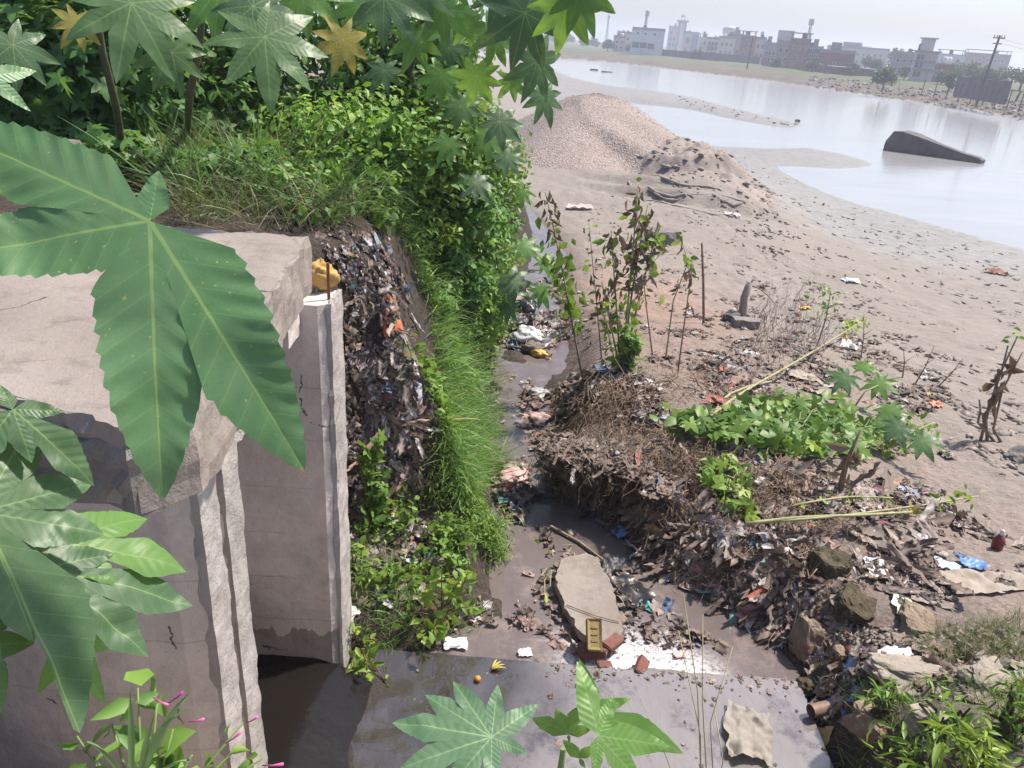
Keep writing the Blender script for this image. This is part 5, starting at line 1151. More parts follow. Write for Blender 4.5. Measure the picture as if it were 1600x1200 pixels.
# root curtain on the mound
def strands(name, lab, starts, ends, sag, rad, mat, seed, wob=.03):
    V = []; F = []; off = 0; A = []
    r = np.random.default_rng(seed)
    for k, (a, b) in enumerate(zip(starts, ends)):
        p = curve(a, b, sag*r.normal(.6, .5), 7, wob, seed+k); v, f = tube(p, np.linspace(rad, rad*.4, 7)*r.uniform(.5, 1.3), 3, False)
        V.append(v); F += [tuple(i+off for i in q) for q in f]; off += len(v)
    o = mk(name, np.concatenate(V), np.array(F), mat); tag(o, lab, kind='stuff'); return o
M_ROOT = simple('root', (0.19, 0.135, 0.095), .9, .5, 4)
M_ROOTD = simple('dark_root', (0.075, 0.055, 0.04), .9, .5, 4)
n = 110; q = inpoly([(900, 585), (980, 560), (1060, 600), (1000, 680), (900, 660)], n); S0 = hit(q[:, 0], q[:, 1])+np.array([0, 0, .06])
e = inpoly([(850, 640), (900, 600), (1000, 650), (1000, 712), (865, 700)], n); E0 = hit(e[:, 0], e[:, 1])+np.array([0, 0, .03])
strands('roots', 'pale dry roots streaming down the mound', S0, E0, .12, .006, M_ROOT, 3)
# overhanging ledge of matted roots over a dark undercut
_lp = P(np.array([846, 880, 925, 970, 1012, 1040]), np.array([728, 742, 750, 760, 780, 806]), z=2.44); V = []; rows_ = 8
for i in range(41):
    t_ = i/40*(len(_lp)-1); k = min(int(t_), len(_lp)-2); c = _lp[k]+(_lp[k+1]-_lp[k])*(t_-k)
    for j in range(rows_):
        a = math.pi*1.25*j/(rows_-1)-.35; f_ = 1+.5*float(fbm(i*.35, j*.6, 66, 3))
        V.append((c[0]+.03*float(vnoise(i*.5, j, 3)), c[1]+.45-.34*math.sin(a)*f_-.1, c[2]+.02+.085*math.cos(a)*f_))
ld = mk('root_ledge', V, [(i*rows_+j, i*rows_+j+1, (i+1)*rows_+j+1, (i+1)*rows_+j) for i in range(40) for j in range(rows_-1)], simple('ledge_soil', (.07, .052, .04), .95, .6, 12, .9, obj=False), None, True); tag(ld, 'matted root ledge overhanging the black undercut in the drain bank', 'bank ledge')
n = 80; q = inpoly([(860, 700), (1000, 720), (1010, 752), (860, 738)], n); 
def along(n):
    t_ = RNG.random(n)*(len(_lp)-1); k = np.minimum(t_.astype(int), len(_lp)-2); return _lp[k]+(_lp[k+1]-_lp[k])*(t_-k)[:, None]
S0 = along(n)+np.stack([RNG.normal(0, .05, n), .05+.12*RNG.random(n), .02+.12*RNG.random(n)], 1)
strands('hanging_roots', 'dark roots hanging over the undercut bank', S0, S0+np.stack([RNG.normal(0, .1, n), -.12-.1*RNG.random(n), -.05-.18*RNG.random(n)], 1), .04, .006, M_ROOTD, 5)
n = 30; S0 = along(n)+np.stack([RNG.normal(.05, .1, n), .25+.35*RNG.random(n), .10+.10*RNG.random(n)], 1); E0 = along(n); E0 = S0*.55+E0*.45; E0[:, 1] = S0[:, 1]-.2-.35*RNG.random(n); E0[:, 2] = S0[:, 2]-.06-.25*RNG.random(n)
nn_ = 420; O_ = along(nn_)+np.stack([RNG.normal(0, .06, nn_), .05+.40*RNG.random(nn_), .09+.05*RNG.random(nn_)], 1)
M_ = frames(RNG.normal(0, .3, (nn_, 3))+np.array([0, -.2, 1]), RNG.normal(0, 1, (nn_, 3)))*(.03+.09*RNG.random(nn_)**2)[:, None, None]
for T_ in (CR, RG):
    tag(scatter('ledge_litter', T_, O_, M_*(1 if T_ is CR else 1.8), M_LIT, kind='stuff', rnd=np.where(RNG.random(nn_) < .8, .15+RNG.random(nn_)*.34, RNG.random(nn_)), smooth=True), 'scraps lying on the root ledge' if T_ is CR else 'torn rags lying on the root ledge'); O_ = O_+RNG.normal(0, .03, O_.shape)*np.array([1, 1, .3])
strands('ledge_roots', 'pale roots spilling over the ledge', S0, E0, .09, .005, M_ROOT, 6)
n = 380; q = inpoly([(1000, 690), (1120, 690), (1240, 760), (1230, 880), (1120, 850), (1010, 770)], n); S0 = hit(q[:, 0], q[:, 1])+np.array([0, 0, .05])
D = np.stack([RNG.normal(-.08, .2, n), -.05-.25*RNG.random(n), np.zeros(n)], 1); E0 = S0+D; E0[:, 2] = hgt(E0[:, 0], E0[:, 1])+.03
strands('mat_roots', 'matted roots over the pool bank', S0, E0, .06, .005, M_ROOT, 7)
n = 1500; q = inpoly(MOUND, n); S0 = hit(q[:, 0], q[:, 1])+np.array([0, 0, .03]); D = RNG.normal(0, .17, (n, 3)); E0 = S0+D; E0[:, 2] = hgt(E0[:, 0], E0[:, 1])+.015+.10*RNG.random(n)**2
strands('dry_stems', 'grey dry stems lying across the mound', S0, E0, .05, .004, simple('brown_stem', (.30, .215, .145), .9, .45, 3), 9)
n = 150; q = inpoly([(1170, 480), (1270, 470), (1290, 560), (1180, 580)], n); S0 = hit(q[:, 0], q[:, 1])
strands('dry_twig_thicket', 'bare dry twigs standing in the sand behind the mound', S0, S0+np.stack([RNG.normal(.05, .12, n), RNG.normal(0, .1, n), .15+.55*RNG.random(n)], 1), .02, .005, simple('grey_stem', (.30, .255, .22)), 11)
# ================================================================ PLANTS OF THE RIGHT BANK
def stalk(parent, pts, r0, r1, mat, name='stem', n=6):
    o = MB().tube(np.array(pts), np.linspace(r0, r1, len(pts)), n).build(name, mat, parent, True); sub(o); return o
def leaves_along(parent, pts, n, size, mat, temps, hang=.6, spread=.05, name='leaf', rmix=(0, 1), t0=.2):
    """each leaf its own small mesh sharing data, set along a stem"""
    pts = np.array(pts); seg = np.linspace(0, 1, len(pts)); protos = []
    for k, t in enumerate(temps[:3]):
        me = mk(name, t[0], t[1], mat, parent, False, {'rnd': np.full(len(t[0]), rmix[0]+(rmix[1]-rmix[0])*(k+.5)/min(3, len(temps))), 'lf': t[2]}); protos.append(me)
    for k in range(n):
        t = t0+(1-t0)*RNG.random(); c = np.array([np.interp(t, seg, pts[:, i]) for i in range(3)])+RNG.normal(0, spread, 3)
        d = RNG.normal(0, 1, 3); d[2] = -abs(d[2])*hang*2+(1-hang)*.4; nn = RNG.normal(0, .6, 3)+np.array([0, -.3, .8]); nn[2] *= max(0., 1-hang*1.1)
        M = frames(nn[None], d[None])[0]; s = size*(.6+.8*RNG.random())
        o = protos[k] if k < len(protos) else same(protos[RNG.integers(len(protos))], name, parent)
        mw = Matrix(((*(M[0]*s), c[0]), (*(M[1]*s), c[1]), (*(M[2]*s), c[2]), (0, 0, 0, 1)))
        o.matrix_parent_inverse = Matrix.Translation(-Vector(parent.location)); o.matrix_basis = mw
def seen_path(pix, ys_): return [P(a, b, y=c) for (a, b), c in zip(pix, ys_)]
DRYT = [leaf_t(.38, .9), leaf_t(.22, 1.2), leaf_t(.4, .7)]
def plant(name, lab, cat, base_px):
    b = H1(*base_px); t = empty(name, b); tag(t, lab, cat); return t, b
# tall wilted plant standing on the mound
t, b = plant('wilted_plant', 'tall wilted plant with brown hanging leaves on the mound', 'plant', (972, 585))
for k, (top, mid, yy) in enumerate((((998, 290), (985, 430), 8.2), ((1012, 320), (985, 450), 8.3), ((955, 360), (962, 470), 8.1), ((1030, 350), (995, 470), 8.3), ((940, 440), (955, 510), 8.0))):
    pts = [b-np.array([0, 0, .05]), P(*mid, y=(b[1]+yy)/2), P(*top, y=yy)]; t_ = np.linspace(0, 1, 7)[:, None]
    pts = np.array(pts[0])*(1-t_)**2+2*np.array(pts[1])*t_*(1-t_)+np.array(pts[2])*t_**2
    stalk(t, pts, .016, .005, M_DRYS if k % 2 else M_STALK)
    leaves_along(t, pts, 40 if k < 2 else 20, .14, M_DRYL, DRYT, .9, .05, t0=.55)
    leaves_along(t, pts, 30, .11, M_LIGHT, OV, .7, .07, t0=.05, rmix=(.2, 1))
# wilted plant leaning left, still green
t, b = plant('wilted_plant', 'leaning plant with limp green leaves beside the drain', 'plant', (912, 600))
pts = [b, P(897, 520, y=8.5), P(880, 430, y=8.7), P(866, 360, y=8.9), P(852, 300, y=9.0)]
stalk(t, pts, .015, .006, M_DRYS); leaves_along(t, pts[1:4], 90, .12, M_LIGHT, OV, .9, .075, rmix=(0, .7), t0=.05); leaves_along(t, pts[2:], 26, .14, M_DRYL, DRYT, .9, .05)
for k, (base, path, yy, nd, ng, lab) in enumerate((((1040, 560), [(1052, 470), (1075, 410), (1062, 365)], 8.9, 8, 8, 'thin pale stalk curving right with a tuft of leaves'), ((1058, 590), [(1070, 500), (1080, 430), (1082, 410)], 8.6, 14, 3, 'brown leaved stalk right of the tall wilted plant'),
                                              ((1020, 560), [(1010, 480), (1005, 430), (1045, 380)], 9.2, 4, 2, 'bare forked stalk behind the wilted plant'), ((940, 560), [(932, 470), (925, 400), (920, 345)], 9.4, 10, 4, 'short withered stalk between the two tall plants'), ((985, 600), [(960, 560), (945, 500), (940, 470)], 7.8, 2, 10, 'small green shoot at the left of the mound top'))):
    t, b = plant('wilted_stalk', lab, 'stalk', base); pts = [b]+[P(*q, y=b[1]+(yy-b[1])*(i+1)/3) for i, q in enumerate(path)]
    stalk(t, pts, .010, .004, M_STALK if k == 0 else M_DRYS); leaves_along(t, pts, nd+3, .10, M_DRYL, DRYT, .9, .03, t0=.4); leaves_along(t, pts, ng+3, .09, M_LIGHT, OV, .5, .04, t0=.6)
# green weeds at the foot of the tall plant
clump('weed_clump', 'green leafy weeds at the foot of the tall wilted plant', 'weeds', 985, 540, 8.1, .16, .15, .30, 150, .10, M_LIGHT, rmix=(.1, .7), up=.3)
# stake, block with stump
t, b = plant('bamboo_stake', 'thin bare bamboo stake upright in the sand', 'stake', (1101, 507)); stalk(t, [b-np.array([0, 0, .1]), P(1099, 440, y=b[1]), P(1097, 380, y=b[1])], .022, .018, M_DRYS, 'cane', 8)
for k in (.35, .62, .85): 
    c = b+(P(1097, 380, y=b[1])-b)*k; o = MB().tube([c-np.array([0, 0, .012]), c+np.array([0, 0, .012])], .026, 8).build('node', M_DRYS, t); sub(o)
b = H1(1163, 510)
bl = rough_block('concrete_block', [b[:2]+np.array(v) for v in ((-.2, -.1), (.2, -.12), (.22, .12), (-.2, .13))], b[2]-.1, b[2]+.13, simple('grey_block', (.20, .185, .18), .9, .3, 8, .5), None, .012, .05, 61); tag(bl, 'grey concrete block on the sand with a stump behind it', 'block')
t, b2 = plant('cut_stump', 'grey cut stump leaning behind the concrete block', 'stump', (1160, 497)); stalk(t, [b2-np.array([0, 0, .1]), P(1163, 465, y=b2[1]), P(1172, 440, y=b2[1])], .07, .055, simple('grey_wood', (.30, .27, .25), .9, .3, 10, .4), 'trunk', 10)
stalk(t, [P(1172, 446, y=b2[1]), P(1185, 450, y=b2[1]), P(1200, 462, y=b2[1]), P(1215, 480, y=b2[1])], .015, .006, M_DRYS, 'twig'); stalk(t, [P(1168, 448, y=b2[1]), P(1178, 436, y=b2[1])], .03, .015, M_DRYS, 'stub')
boulder('dark_stone', H1(1142, 500)+np.array([0, 0, .04]), (.28, .22, .16), mr, 1, seed=5, label='dark stone left of the concrete block')
boulder('dark_stone', H1(1033, 378)+np.array([0, 0, .12]), (.75, .5, .35), simple('grey_mud_rock', (.17, .155, .145), .9, .3, 5, .5), .4, seed=6, label='dark grey boulder behind the tall wilted plant')
# felled stalks
def felled(lab, pix, lift, r0, r1, mat, tops=None, name='fallen_stalk'):
    base = H1(*pix[0]); t = empty(name, base); tag(t, lab, 'stalk'); pts = []
    for k, (a, b_) in enumerate(pix):
        h = H1(a, b_); pts.append(P(a, b_, y=h[1]*.97-lift[k]*.6) if lift[k] > .05 else h+np.array([0, 0, r0]))
    pts = np.array(pts); seg = np.linspace(0, 1, len(pts)); tt = np.linspace(0, 1, 12)
    pts = np.stack([np.interp(tt, seg, pts[:, i]) for i in range(3)], 1); pts[1:-1] = (pts[:-2]+2*pts[1:-1]+pts[2:])/4
    stalk(t, pts, r0, r1, mat, n=7); return t, pts
t, pts = felled('long pale green stalk slanting up over the green creeper', [(1110, 650), (1160, 612), (1240, 568), (1310, 525), (1345, 503)], [.06, .15, .3, .45, .5], .018, .010, M_STALK)
leaves_along(t, pts[-3:], 46, .10, M_LIGHT, OV, .1, .09, rmix=(.6, 1))
t, pts = felled('curved pale stalk beside the long slanting one', [(1115, 648), (1135, 618), (1170, 603), (1205, 598)], [.02, .1, .1, .02], .018, .012, M_STALK)
t, pts = felled('thick fallen stem lying along the edge of the litter', [(1165, 818), (1250, 808), (1340, 805), (1425, 800)], [.12, .12, .12, .12], .016, .011, M_STALK)
t, pts = felled('thin fallen stem with yellow leaves pointing right', [(1190, 816), (1300, 808), (1400, 795), (1470, 785), (1530, 775)], [.12, .14, .14, .14, .12], .012, .007, M_STALK)
leaves_along(t, pts[7:], 16, .10, M_LIGHT, OV, .3, .05, rmix=(.3, 1)); leaves_along(t, pts[5:9], 4, .13, M_YEL, OV, .6, .03)
t, pts = felled('arched creeper stem above the fallen stems', [(1215, 800), (1260, 785), (1330, 775), (1395, 778)], [.05, .1, .1, .06], .012, .006, M_STALK); leaves_along(t, pts, 20, .06, M_LIGHT, OV, .3, .03)
t, pts = felled('upright pale stalk end with the castor shoots', [(1250, 720), (1330, 705), (1400, 685), (1460, 660)], [.05, .1, .15, .15], .014, .007, M_STALK)
# sprawling creeper: leaves on the ground around the stalks
def creeper(lab, poly, n, size, lift, rm, temps):
    q = inpoly(poly, n); O = hit(q[:, 0], q[:, 1]); c = O.mean(0); c[2] = hgt(c[0], c[1]); t = empty('creeper', c); tag(t, lab, 'creeper')
    O[:, 2] += lift*RNG.random(n)+.03; N = RNG.normal(0, .45, (n, 3))+np.array([0, -.35, .9]); M = frames(N, RNG.normal(0, 1, (n, 3)))*(size*(.55+.8*RNG.random(n)))[:, None, None]
    k_ = min(n, 300); protos = []
    for tp in temps:
        for v in range(3): protos.append(mk('leaf', tp[0], tp[1], M_LIGHT, t, False, {'rnd': np.full(len(tp[0]), np.clip(rm[0]+(rm[1]-rm[0])*(v+.5)/3, 0, 1)), 'lf': tp[2]}))
    for i in range(k_):
        o = protos[i] if i < len(protos) else same(protos[RNG.integers(len(protos))], 'leaf', t)
        m3 = M[i]; o.matrix_basis = Matrix(((*m3[0], O[i, 0]-c[0]), (*m3[1], O[i, 1]-c[1]), (*m3[2], O[i, 2]-c[2]), (0, 0, 0, 1)))
    if n > k_: scatter('foliage', temps, O[k_:]-c, M[k_:], M_LIGHT, t, rnd=np.clip(RNG.normal((rm[0]+rm[1])/2, (rm[1]-rm[0])/2, n-k_), 0, 1), kind='stuff')
    m_ = MB()
    for k in range(16):
        i, j = RNG.integers(0, n, 2); m_.tube(curve(O[i]-c, O[i]-c+(O[j]-O[i])*.5, .06, 6, .03, k), .005, 4)
    m_.build('vine', M_STALK, t)
creeper('broad green creeper sprawled over the right mound', [(1020, 670), (1120, 665), (1230, 640), (1310, 650), (1380, 690), (1340, 730), (1250, 730), (1140, 710), (1060, 690)], 480, .13, .22, (0, .55), GOURD+OV)
creeper('yellowish creeper leaves trailing down to the pool bank', [(1090, 730), (1160, 740), (1170, 830), (1130, 810), (1095, 770)], 130, .10, .15, (.2, .9), GOURD+OV)
creeper('creeper leaves along the upright stalk at right', [(1300, 690), (1430, 660), (1470, 690), (1400, 720), (1330, 730)], 150, .10, .2, (.1, .6), OV)
creeper('small leaves in the drain by the slab', [(830, 860), (900, 880), (900, 960), (850, 970)], 34, .07, .12, (.5, 1), OV)
t = empty('castor_shoot', H1(1330, 640)); tag(t, 'castor shoots with green star leaves in the creeper', 'castor plant'); s0 = H1(1330, 640)
for k, (cx_, cy_, sz, rot, kd) in enumerate(((1320, 590, .30, 150, 0), (1372, 598, .30, 60, 1), (1392, 640, .26, 80, 1), (1405, 668, .28, 160, 0), (1440, 690, .28, 20, 0), (1350, 575, .22, 300, 1))):
    y_ = H1(cx_, cy_+45)[1]; tree_leaf(t, (cx_, cy_), y_, sz, rot, (.1, .7), kd, pet=s0+np.array([.1*k, .05*k, .05]), seedoff=k)
stalk(t, [s0-np.array([0, 0, .05]), s0+np.array([.15, .1, .2]), P(1372, 602, y=H1(1372, 645)[1])], .014, .007, M_STALK)
# brown stub, sapling, dead bundle
t, b = plant('dead_stub', 'split brown dead stem standing among the creeper', 'stump', (1310, 775)); stalk(t, [b, P(1322, 725, y=b[1]), P(1345, 672, y=b[1])], .03, .012, M_DRYS, 'trunk'); leaves_along(t, [b, P(1322, 725, y=b[1]), P(1345, 672, y=b[1])], 10, .16, M_DRYL, DRYT, .9, .03)
t, b = plant('sapling', 'slim sapling with small green leaves in the sand', 'sapling', (1275, 545)); pts = [b, P(1290, 500, y=b[1]), P(1298, 455, y=b[1])]; stalk(t, pts, .012, .006, M_DRYS); leaves_along(t, pts, 60, .07, M_SMALL, OV, .2, .12, t0=.5)
t, b = plant('dead_stalk', 'tall dead stalk bundle near the right edge of the sand', 'stalk', (1532, 688))
for k, pth in enumerate(([(1545, 640), (1560, 590), (1590, 525)], [(1540, 650), (1565, 580), (1575, 540)], [(1528, 660), (1532, 640), (1530, 625)], [(1552, 670), (1566, 610), (1598, 550)])): stalk(t, [b+np.array([.08*k, 0, 0])]+[P(*q, y=b[1]) for q in pth], .018, .008, M_DRYS)
leaves_along(t, [P(1545, 650, y=b[1]), P(1575, 560, y=b[1])], 22, .2, M_DRYL, DRYT, .95, .04); leaves_along(t, [P(1588, 530, y=b[1]), P(1592, 520, y=b[1])], 8, .08, M_LIGHT, OV, .2, .04)
for k, (bp, tp, lab) in enumerate((((1430, 600), (1460, 540), 'thin dead stem leaning right in the litter sand'), ((1465, 605), (1505, 560), 'forked dead stem right of the litter sand'), ((1410, 590), (1412, 545), 'short dead stem in the litter sand'), ((1345, 560), (1350, 490), 'dark stem holding the yellow green tuft'))):
    t, b = plant('withered_stalk', lab, 'stem', bp); q = P(*tp, y=b[1]); stalk(t, [b, (b+q)/2+np.array([.02, 0, 0]), q], .010, .004, M_DRYS); stalk(t, [(b+q)/2, (b+q)/2+np.array([.12, 0, .12])], .006, .003, M_DRYS, 'twig')
# ---- weeds, left bank toe
def weed(lab, base, shoots, size, mat=M_LIGHT, rm=(.2, .9), r=.006, stemmat=None, nper=11):
    t, b = plant('leafy_weed', lab, 'weed', base)
    for (px, py, dy) in shoots:
        q = P(px, py, y=b[1]+dy); mid = (b+q)/2+np.array([0, 0, .04]); pts = [b, mid, q]; stalk(t, pts, r, r*.5, stemmat or M_REDST); leaves_along(t, pts, nper, size, mat, OV, .25, .03, t0=.35, rmix=rm)
weed('bright weed with reddish stems low on the left bank', (690, 960), [(690, 890, -.1), (720, 905, -.1), (660, 925, -.1), (735, 950, -.15), (700, 985, -.3), (650, 990, -.3), (745, 890, 0), (672, 1010, -.4)], .085)
weed('yellowish weed beside the sluice corner', (560, 1010), [(550, 985, -.1), (590, 1000, -.15), (545, 1060, -.3), (580, 1085, -.35), (575, 1040, -.3), (605, 1070, -.3), (560, 1100, -.4)], .07)
weed('small weed under the sluice edge with an orange leaf', (552, 890), [(548, 850, -.05), (560, 870, -.1), (570, 900, -.1)], .06)
weed('weed sprig on the low slope in front of the trash face', (640, 880), [(625, 905, -.1), (635, 935, -.2), (655, 900, -.1)], .07)
# ---- bottom left flowering plant
fb = P(230, 1330, d=2.3); t = empty('flowering_weed', fb); tag(t, 'dark leaved weed with pink tubular flowers at the bottom left', 'weed')
for (px, py, d) in ((215, 1075, 2.2), (245, 1100, 2.2), (175, 1130, 2.3), (270, 1140, 2.2), (300, 1180, 2.2), (120, 1150, 2.3), (380, 1130, 2.25), (370, 1170, 2.25), (410, 1185, 2.25)):
    q = P(px, py, d=d); pts = [fb+np.array([(q-fb)[0]*.5, 0, 0]), (fb+q)/2+np.array([0, 0, .03]), q]; stalk(t, pts, .006, .003, M_STEM); leaves_along(t, pts, 7, .10 if px < 350 else .06, M_SMALL, OV, .3, .02, t0=.4, rmix=(.2, .8) if px < 350 else (.6, 1))
PINK = simple('pink_petal', (.55, .12, .28), .6, .2); MAG = simple('magenta_petal', (.35, .04, .30), .6, .2)
for k, (a, b_) in enumerate((((240, 1090), (262, 1102)), ((262, 1100), (285, 1082)), ((296, 1128), (318, 1124)), ((352, 1162), (375, 1145)), ((385, 1130), (402, 1120)), ((410, 1196), (442, 1194)))):
    V, F = tube([P(*a, d=2.15), P((a[0]+b_[0])/2, (a[1]+b_[1])/2+1, d=2.13), P(*b_, d=2.12)], [.002, .0022, .005], 7); sub(mk('flower', V, F, MAG if k == 1 else PINK, t, True))
t = empty('grass_tuft', P(225, 1300, d=2.0)); tag(t, 'pale broad grass blades at the bottom left', 'grass')
for k, pth in enumerate(([(205, 1230), (206, 1140), (203, 1080)], [(210, 1230), (235, 1130), (292, 1112)], [(215, 1230), (260, 1110), (295, 1085)], [(225, 1230), (265, 1185), (298, 1190)], [(200, 1230), (170, 1170), (135, 1160)], [(218, 1230), (222, 1170), (240, 1120)])):
    p3 = np.array([P(*q, d=1.95) for q in pth]); tt = np.linspace(0, 1, 10)[:, None]; cv = p3[0]*(1-tt)**2+2*p3[1]*tt*(1-tt)+p3[2]*tt**2; w_ = .009*np.sin(np.linspace(.5, 3.1, 10))
    V = np.concatenate([cv-_R*w_[:, None], cv+_R*w_[:, None]*.2+np.array([0, .004, .003]), cv+_R*w_[:, None]]); F = [(i+10*k_, i+10*k_+10, i+11+10*k_, i+1+10*k_) for i in range(9) for k_ in range(2)]
    sub(mk('blade', V, F, leafmat('pale_blade', [(0, (.20, .32, .12)), (1, (.20, .32, .12))], tf=.3) if 'pale_blade' not in MATS else MATS['pale_blade'], t, True, {'rnd': np.full(30, .5), 'lf': np.zeros((30, 3))}))
# ---- bottom right weeds and grass
for (lab, px, py, y, rx, rz_, n_, sz, mt, rm) in (('pale spear leaved weeds at the bottom right corner', 1540, 1170, 2.7, .24, .10, 110, .11, M_LIGHT, (.3, 1)), ('dark green weed clump by the rubble at bottom right', 1480, 1100, 3.1, .24, .14, 80, .08, M_SMALL, (.3, .9)), ('small leafy weed on the rubble right of the apron', 1385, 1080, 3.4, .10, .12, 140, .055, M_LIGHT, (.1, .6)), ('light green weeds at the right rim of the photo bottom', 1600, 1090, 3.0, .16, .14, 160, .08, M_LIGHT, (.0, .7)), ('low weeds by the grey rubble slab bottom right', 1430, 1185, 2.9, .22, .08, 90, .10, M_LIGHT, (.3, .9))):
    clump('weed_clump', lab, 'weeds', px, py, y, rx, rx*.8, rz_, n_, sz, mt, [leaf_t(.16, .4), leaf_t(.24, .3)], rmix=rm, drop=.3)
grass('bank_turf', 'short olive grass patch on the right bank', [(1440, 985), (1600, 960), (1600, 1040), (1450, 1035), (1400, 1010)], 2600, .09, leafmat('olive_grass', [(0, (.12, .14, .05)), (.6, (.20, .21, .08)), (1, (.36, .30, .15))], tf=.25), (0, 0, .5), .8)
grass('corner_grass', 'coarse grass among the bottom right rubble', [(1330, 1080), (1600, 1050), (1600, 1200), (1320, 1200)], 900, .16, M_GRASS, (0, -.1, .6), .7)
t = empty('grass_clump', P(1095, 1330, d=2.2)); tag(t, 'thin seeding grass stems rising before the apron', 'grass')
for pth in ([(1100, 1320), (1090, 1080), (1068, 930)], [(1110, 1320), (1098, 1100), (1098, 960)], [(1090, 1320), (1040, 1180), (1000, 1090)], [(1120, 1320), (1110, 1130), (1145, 1010)], [(1100, 1320), (1130, 1190), (1115, 1100)], [(1095, 1320), (1095, 1150), (1060, 985)]):
    stalk(t, [P(*q, d=2.2) for q in pth], .0025, .0012, M_STALK, n=4)
# ================================================================ RUBBLE AND STONES
M_MOSS = simple('mossy_rubble', (.085, .07, .042), .95, .5, 9, .8, dirt=(.045, .04, .03))
M_RUB = simple('lime_rubble', (.24, .19, .14), .95, .35, 9, .8, dirt=(.22, .13, .09))
M_PALER = simple('pale_rubble', (.29, .25, .21), .95, .3, 9, .7, dirt=(.25, .22, .17))
for (px, py, d, mt, rz, lab, sd_) in ((1290, 900, (.36, .30, .34), M_MOSS, .3, 'big dark mossy rubble block at the pool bank', 1), (1335, 960, (.36, .3, .26), M_MOSS, .9, 'mossy brown rubble lump right of the big block', 2), (1268, 1010, (.26, .26, .34), M_RUB, .1, 'crumbling lime and brick masonry lump at the apron corner', 3), (1440, 985, (.4, .26, .18), M_RUB, 1.2, 'earthy ledge stone under the white cloth', 4),
                                  (1420, 1060, (.55, .28, .16), M_PALER, .1, 'pale broken masonry course at right', 5), (1550, 1075, (.36, .26, .16), M_PALER, .3, 'pale rubble stone beside the corner weeds', 6), (1370, 1145, (.34, .28, .2), M_RUB, .5, 'dusty stone at the bottom right of the apron', 7), (1320, 1030, (.14, .12, .08), M_RUB, .2, 'small yellowish stone in front of the masonry course', 8),
                                  (1590, 720, (.3, .25, .2), simple('grey_mud_rock', (.17, .155, .145)), .4, 'grey boulder at the right edge of the sand', 9), (1455, 1140, (.3, .24, .16), M_PALER, .8, 'round grey green stone under the corner weeds', 10), (1265, 1085, (.2, .14, .14), M_MOSS, .5, 'dark wet stone beside the apron edge', 11)):
    c = H1(px, py); boulder('rubble_block', c+np.array([0, .05, d[2]*.06]), tuple(.74*v for v in d), mt, rz, (RNG.normal(0, .2), RNG.normal(0, .2)), seed=sd_+20, jag=.22, label=lab, cat='rubble')
# flat slab in the drain
def slab_px(name, pix, z, th, mat, lab, cat, seed=1, tilt=0.0):
    q = np.array([P(a, b, z=z)[:2] for a, b in pix]); o = rough_block(name, list(q), z-th, z, mat, None, .010, .03, seed, .025); tag(o, lab, cat); return o
slab_px('flat_slab', [(876, 872), (915, 862), (935, 872), (950, 900), (966, 935), (976, 985), (948, 1022), (934, 1012), (905, 985), (880, 945), (868, 905)], 2.13, .07, C_DECK, 'flat beige broken slab lying in the drain', 'slab', 41)
def brick(c, rz, rx, ry, mat, lab, frog=True, k=1.0):
    import bmesh
    bm = bmesh.new(); bmesh.ops.create_cube(bm, size=1.0)
    for v in bm.verts: v.co = (v.co.x*.22*k, v.co.y*.105*k, v.co.z*.07*k)
    bmesh.ops.bevel(bm, geom=bm.edges[:], offset=.006, segments=2, affect='EDGES')
    if frog:
        f = max((f for f in bm.faces if f.normal.z > .9), key=lambda f: f.calc_area()); r_ = bmesh.ops.inset_region(bm, faces=[f], thickness=.022, depth=-.010)
    for v in bm.verts: v.co += Vector(RNG.normal(0, .0012, 3))
    me = bpy.data.meshes.new('brick'); bm.to_mesh(me); bm.free(); me.materials.append(mat)
    o = bpy.data.objects.new('brick', me); COL.objects.link(o); o.location = tuple(c); o.rotation_euler = (rx, ry, rz); tag(o, lab, 'brick'); return o
BY = simple('yellow_brick', (.25, .19, .085), .9, .3, 20, .4, dirt=(.16, .12, .06)); BRD = simple('red_brick', (.17, .075, .06), .9, .35, 20, .4, dirt=(.12, .06, .05))
c = P(928, 992, z=2.22); by = brick(c, math.pi/2+.05, 0.0, math.radians(-38), BY, 'yellow brick with a pressed frog propped beside the slab')
for k in range(3): o = MB().box((-.045+.045*k, 0, .0285), (.012, .045, .006)).build('raised_letter', BY, by)
brick(P(928, 1016, z=2.10), 0.2, 0, 0, BRD, 'dark red brick under the yellow brick', False); brick(P(957, 1005, z=2.12), .9, .2, .1, BRD, 'tilted broken red brick right of the yellow brick', False, .8)
brick(P(944, 1040, z=2.08), .4, .3, .3, BRD, 'small red brick bit below the yellow brick', False, .55); brick(P(1002, 1042, z=2.08), 1.2, .6, 0, BRD, 'red brick shard in the foam', False, .75)
